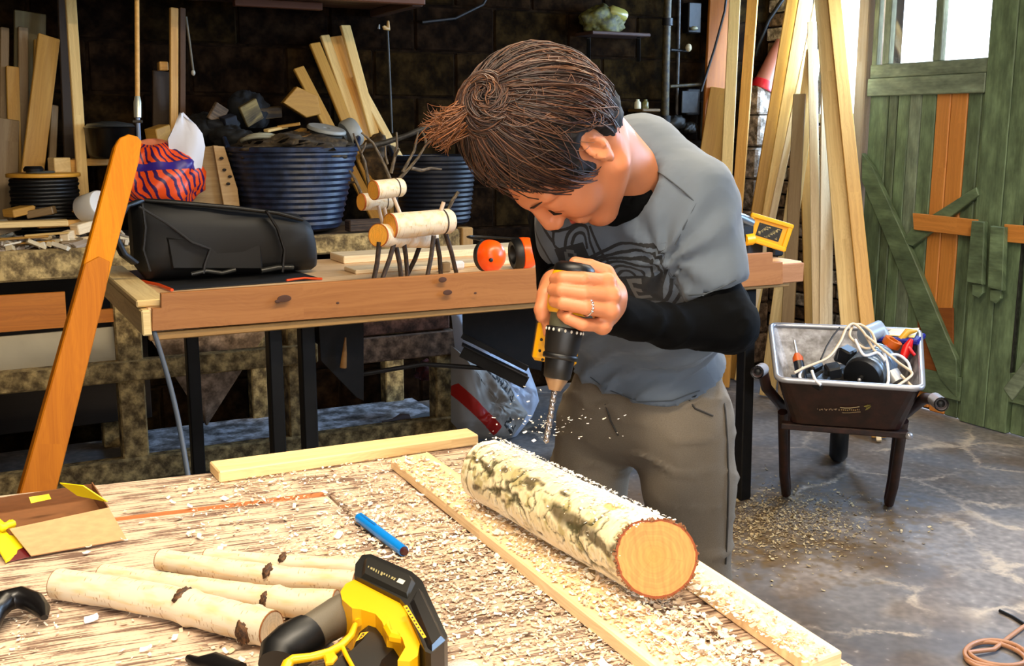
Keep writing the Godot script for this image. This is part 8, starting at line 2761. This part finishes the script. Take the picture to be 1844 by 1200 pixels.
func build_drill() -> void:
	var o := base("cordless_drill", "yellow and black cordless drill held upright in both hands with its bit in the log", "power tool")
	var yel := mat("tool_yellow", Color(0.95, 0.68, 0.02), 0.38)
	var blk := mat("drill_black", Color(0.05, 0.045, 0.042), 0.45)
	var grey := mat("drill_grey", Color(0.36, 0.35, 0.26), 0.5)
	var steel := mat("bit_steel", Color(0.62, 0.58, 0.56), 0.25, {"metallic": 0.8})
	var tip := C(983, 800, 1.41)
	var top := C(1036, 478, 1.408)
	var y := (top - tip).normalized()
	var x := y.cross(-cam_basis.z).normalized()
	var xf := Transform3D(Basis(x, y, x.cross(y)), tip)
	var k := 1.41 / FOC      # metres a pixel at the drill
	var L := func(py: float) -> float: return (800.0 - py) * k * 1.012
	var lat := func(rows: Array) -> Array:
		var out := []
		for r in rows: out.append(Vector2(r[1] * k, L.call(r[0])))
		return out
	var mb := Mb.new()
	# twisted bit
	var rings := []
	for s in 60:
		var t := s / 59.0
		var ring := []
		for q in 16:
			var a := TAU * q / 16.0
			var r := 0.0042 * (1.0 - 0.28 * pow(absf(cos(a)), 6.0)) * (1.0 if t > 0.05 else t / 0.05 + 0.05)
			var aa := a + t * 22.0
			ring.append(xf * Vector3(cos(aa) * r, t * L.call(700), sin(aa) * r))
		rings.append(ring)
	mb.loft(rings)
	part("drill_bit", mb, steel, o, "slim steel bit")
	mb = Mb.new()
	mb.lathe(xf, lat.call([[703, 0], [703, 11], [697, 14], [684, 20.5], [682, 20.5], [682, 0]]), 32)
	part("chuck_nose", mb, mat("chuck_metal", Color(0.66, 0.52, 0.38), 0.35, {"metallic": 0.5}), o)
	mb = Mb.new()
	mb.lathe(xf, lat.call([[682, 0], [682, 22], [679, 24.5], [660, 26], [648, 27], [646, 27], [646, 0]]), 36)
	part("chuck_sleeve", mb, blk, o)
	mb = Mb.new()
	mb.lathe(xf, lat.call([[647, 0], [647, 30], [645, 32], [639, 32], [637, 30], [636, 0]]), 36)
	part("chuck_ring", mb, blk, o)
	mb = Mb.new()
	mb.lathe(xf, lat.call([[637, 0], [637, 29], [630, 31], [606, 33], [600, 33.5], [600, 0]]), 36)
	part("gear_sleeve", mb, mat("drill_brown", Color(0.075, 0.065, 0.055), 0.45), o)
	mb = Mb.new()
	mb.lathe(xf, lat.call([[600, 0], [600, 34], [592, 34], [590, 32], [590, 0]]), 36)
	part("clutch_ring", mb, blk, o)
	for q in 9:
		mb = Mb.new()
		var a := PI * 1.5 + (q - 4) * 0.33
		mb.ell(Transform3D(xf.basis.scaled(Vector3.ONE) * Basis().scaled(Vector3(0.0016, 0.0022, 0.0016)), xf * Vector3(cos(a) * 34 * k, L.call(596), sin(a) * 34 * k)), 8, 6)
		part("clutch_mark", mb, mat("mark_white", Color(0.85, 0.83, 0.76), 0.5), o)
	mb = Mb.new()
	mb.lathe(xf, lat.call([[590, 0], [590, 29], [580, 30], [568, 30], [564, 33], [562, 0]]), 36)
	part("gear_neck", mb, grey, o)
	mb = Mb.new()
	mb.lathe(xf, lat.call([[566, 0], [566, 33], [560, 38], [540, 40], [510, 41], [494, 38], [490, 36], [490, 0]]), 36)
	part("motor_housing", mb, yel, o)
	mb = Mb.new()
	mb.lathe(xf, lat.call([[492, 0], [492, 37], [488, 38], [480, 36], [474, 28], [472, 0]]), 36)
	part("rear_cap", mb, mat("tool_black", Color.BLACK), o)
	# handle going away from the camera to the battery
	var h0 := C(1020, 545, 1.42)
	var h1 := C(984, 566, 1.505)
	mb = Mb.new()
	mb.tube([h0, h0.lerp(h1, 0.5), h1], [0.017, 0.0165, 0.018], 16)
	part("grip", mb, blk, o)
	# battery foot, its yellow edge seen to the left of the chuck
	var bc := C(1004, 612, 1.505)
	var by := (C(985, 570, 1.49) - C(972, 650, 1.49)).normalized()
	var bz := (C(990, 600, 1.42) - C(968, 606, 1.50)).normalized()
	bz = (bz - by * bz.dot(by)).normalized()
	var bx3 := by.cross(bz)
	mb = Mb.new()
	mb.box(Transform3D(Basis(by, bx3, bz), bc), Vector3(0.066, 0.062, 0.016), 0.004)
	part("battery_foot", mb, yel, o, "yellow battery foot")
	mb = Mb.new()
	mb.box(Transform3D(Basis(by, bx3, bz), bc - bz * 0.022), Vector3(0.062, 0.056, 0.026), 0.004)
	part("battery", mb, blk, o)
	for q in [[972, 632], [977, 648], [975, 612]]:
		mb = Mb.new()
		var pc := C(q[0], q[1], 1.487)
		mb.ell(Transform3D(Basis().scaled(Vector3.ONE * 0.0022), pc), 8, 6)
		part("screw", mb, mat("tool_black", Color.BLACK), o)

func _ready() -> void:
	rng.seed = 4711
	var cam := Camera3D.new()
	cam.name = "camera"
	cam.transform = Transform3D(cam_basis, EYE)
	cam.fov = rad_to_deg(2.0 * atan(600.0 / FOC))
	cam.near = 0.05
	cam.far = 60.0
	add_child(cam)
	cam.current = true
	var env := Environment.new()
	var sky := Sky.new()
	var sm := ProceduralSkyMaterial.new()
	sm.sky_top_color = Color(0.80, 0.88, 1.0)
	sm.sky_horizon_color = Color(0.93, 0.96, 1.0)
	sm.ground_bottom_color = Color(0.75, 0.74, 0.72)
	sm.ground_horizon_color = Color(0.92, 0.94, 0.97)
	sm.sky_energy_multiplier = 2.2
	sm.ground_energy_multiplier = 2.0
	sky.sky_material = sm
	env.background_mode = Environment.BG_SKY
	env.sky = sky
	env.tonemap_mode = Environment.TONE_MAPPER_LINEAR
	env.tonemap_exposure = 1.0
	env.sdfgi_enabled = true
	env.ssao_enabled = true
	env.ssil_enabled = true
	var we := WorldEnvironment.new()
	we.name = "surroundings"
	we.environment = env
	add_child(we)
	make_textures()
	# lamps: fluorescent battens on the ceiling, and daylight by the door panes, the window and two added windows
	lamp(Vector3(0.15, 2.55, -0.55), Vector2(1.5, 0.2), 6.6, Color(1.0, 0.935, 0.83), "ceiling batten lamp over the sawdust-covered bench")
	lamp(Vector3(1.5, 2.65, -2.0), Vector2(1.5, 0.2), 6.0, Color(1.0, 0.92, 0.79), "unseen batten lamp added between the two benches for more light")  # added lamp, unseen: lifts the front of the rear bench
	lamp(Vector3(3.2, 2.65, -1.9), Vector2(1.5, 0.2), 4.5, Color(1.0, 0.95, 0.87), "unseen batten lamp added over the open floor to brighten the green door")  # added lamp, unseen: brightens door, floor and wheelbarrow
	daylight("door_daylight", Vector3(4.33, 2.0, -3.9), Vector2(0.62, 0.5), 5.0)
	daylight("window_daylight", Vector3(4.39, 1.95, -4.66), Vector2(0.44, 0.86), 5.0)
	daylight("added_side_daylight", Vector3(4.39, 1.83, -1.3), Vector2(1.1, 0.92), 10.0)  # added along with its unseen window, cool light on the right side
	var fl := daylight("added_front_fill", Vector3(-0.2, 1.57, 1.68), Vector2(2.6, 1.1), 4.5)  # added fill from behind the camera, reaching under the table
	fl.basis = Basis()
	fl.light_color = Color(1.0, 0.95, 0.88)
	build_structure()
	build_rear_bench()
	build_back_table()
	build_front_table()
	build_trestle()
	build_lumber()
	build_rear_left()
	build_rear_right()
	build_table_things()
	build_barrow()
	build_foreground()
	build_person()
	settle()
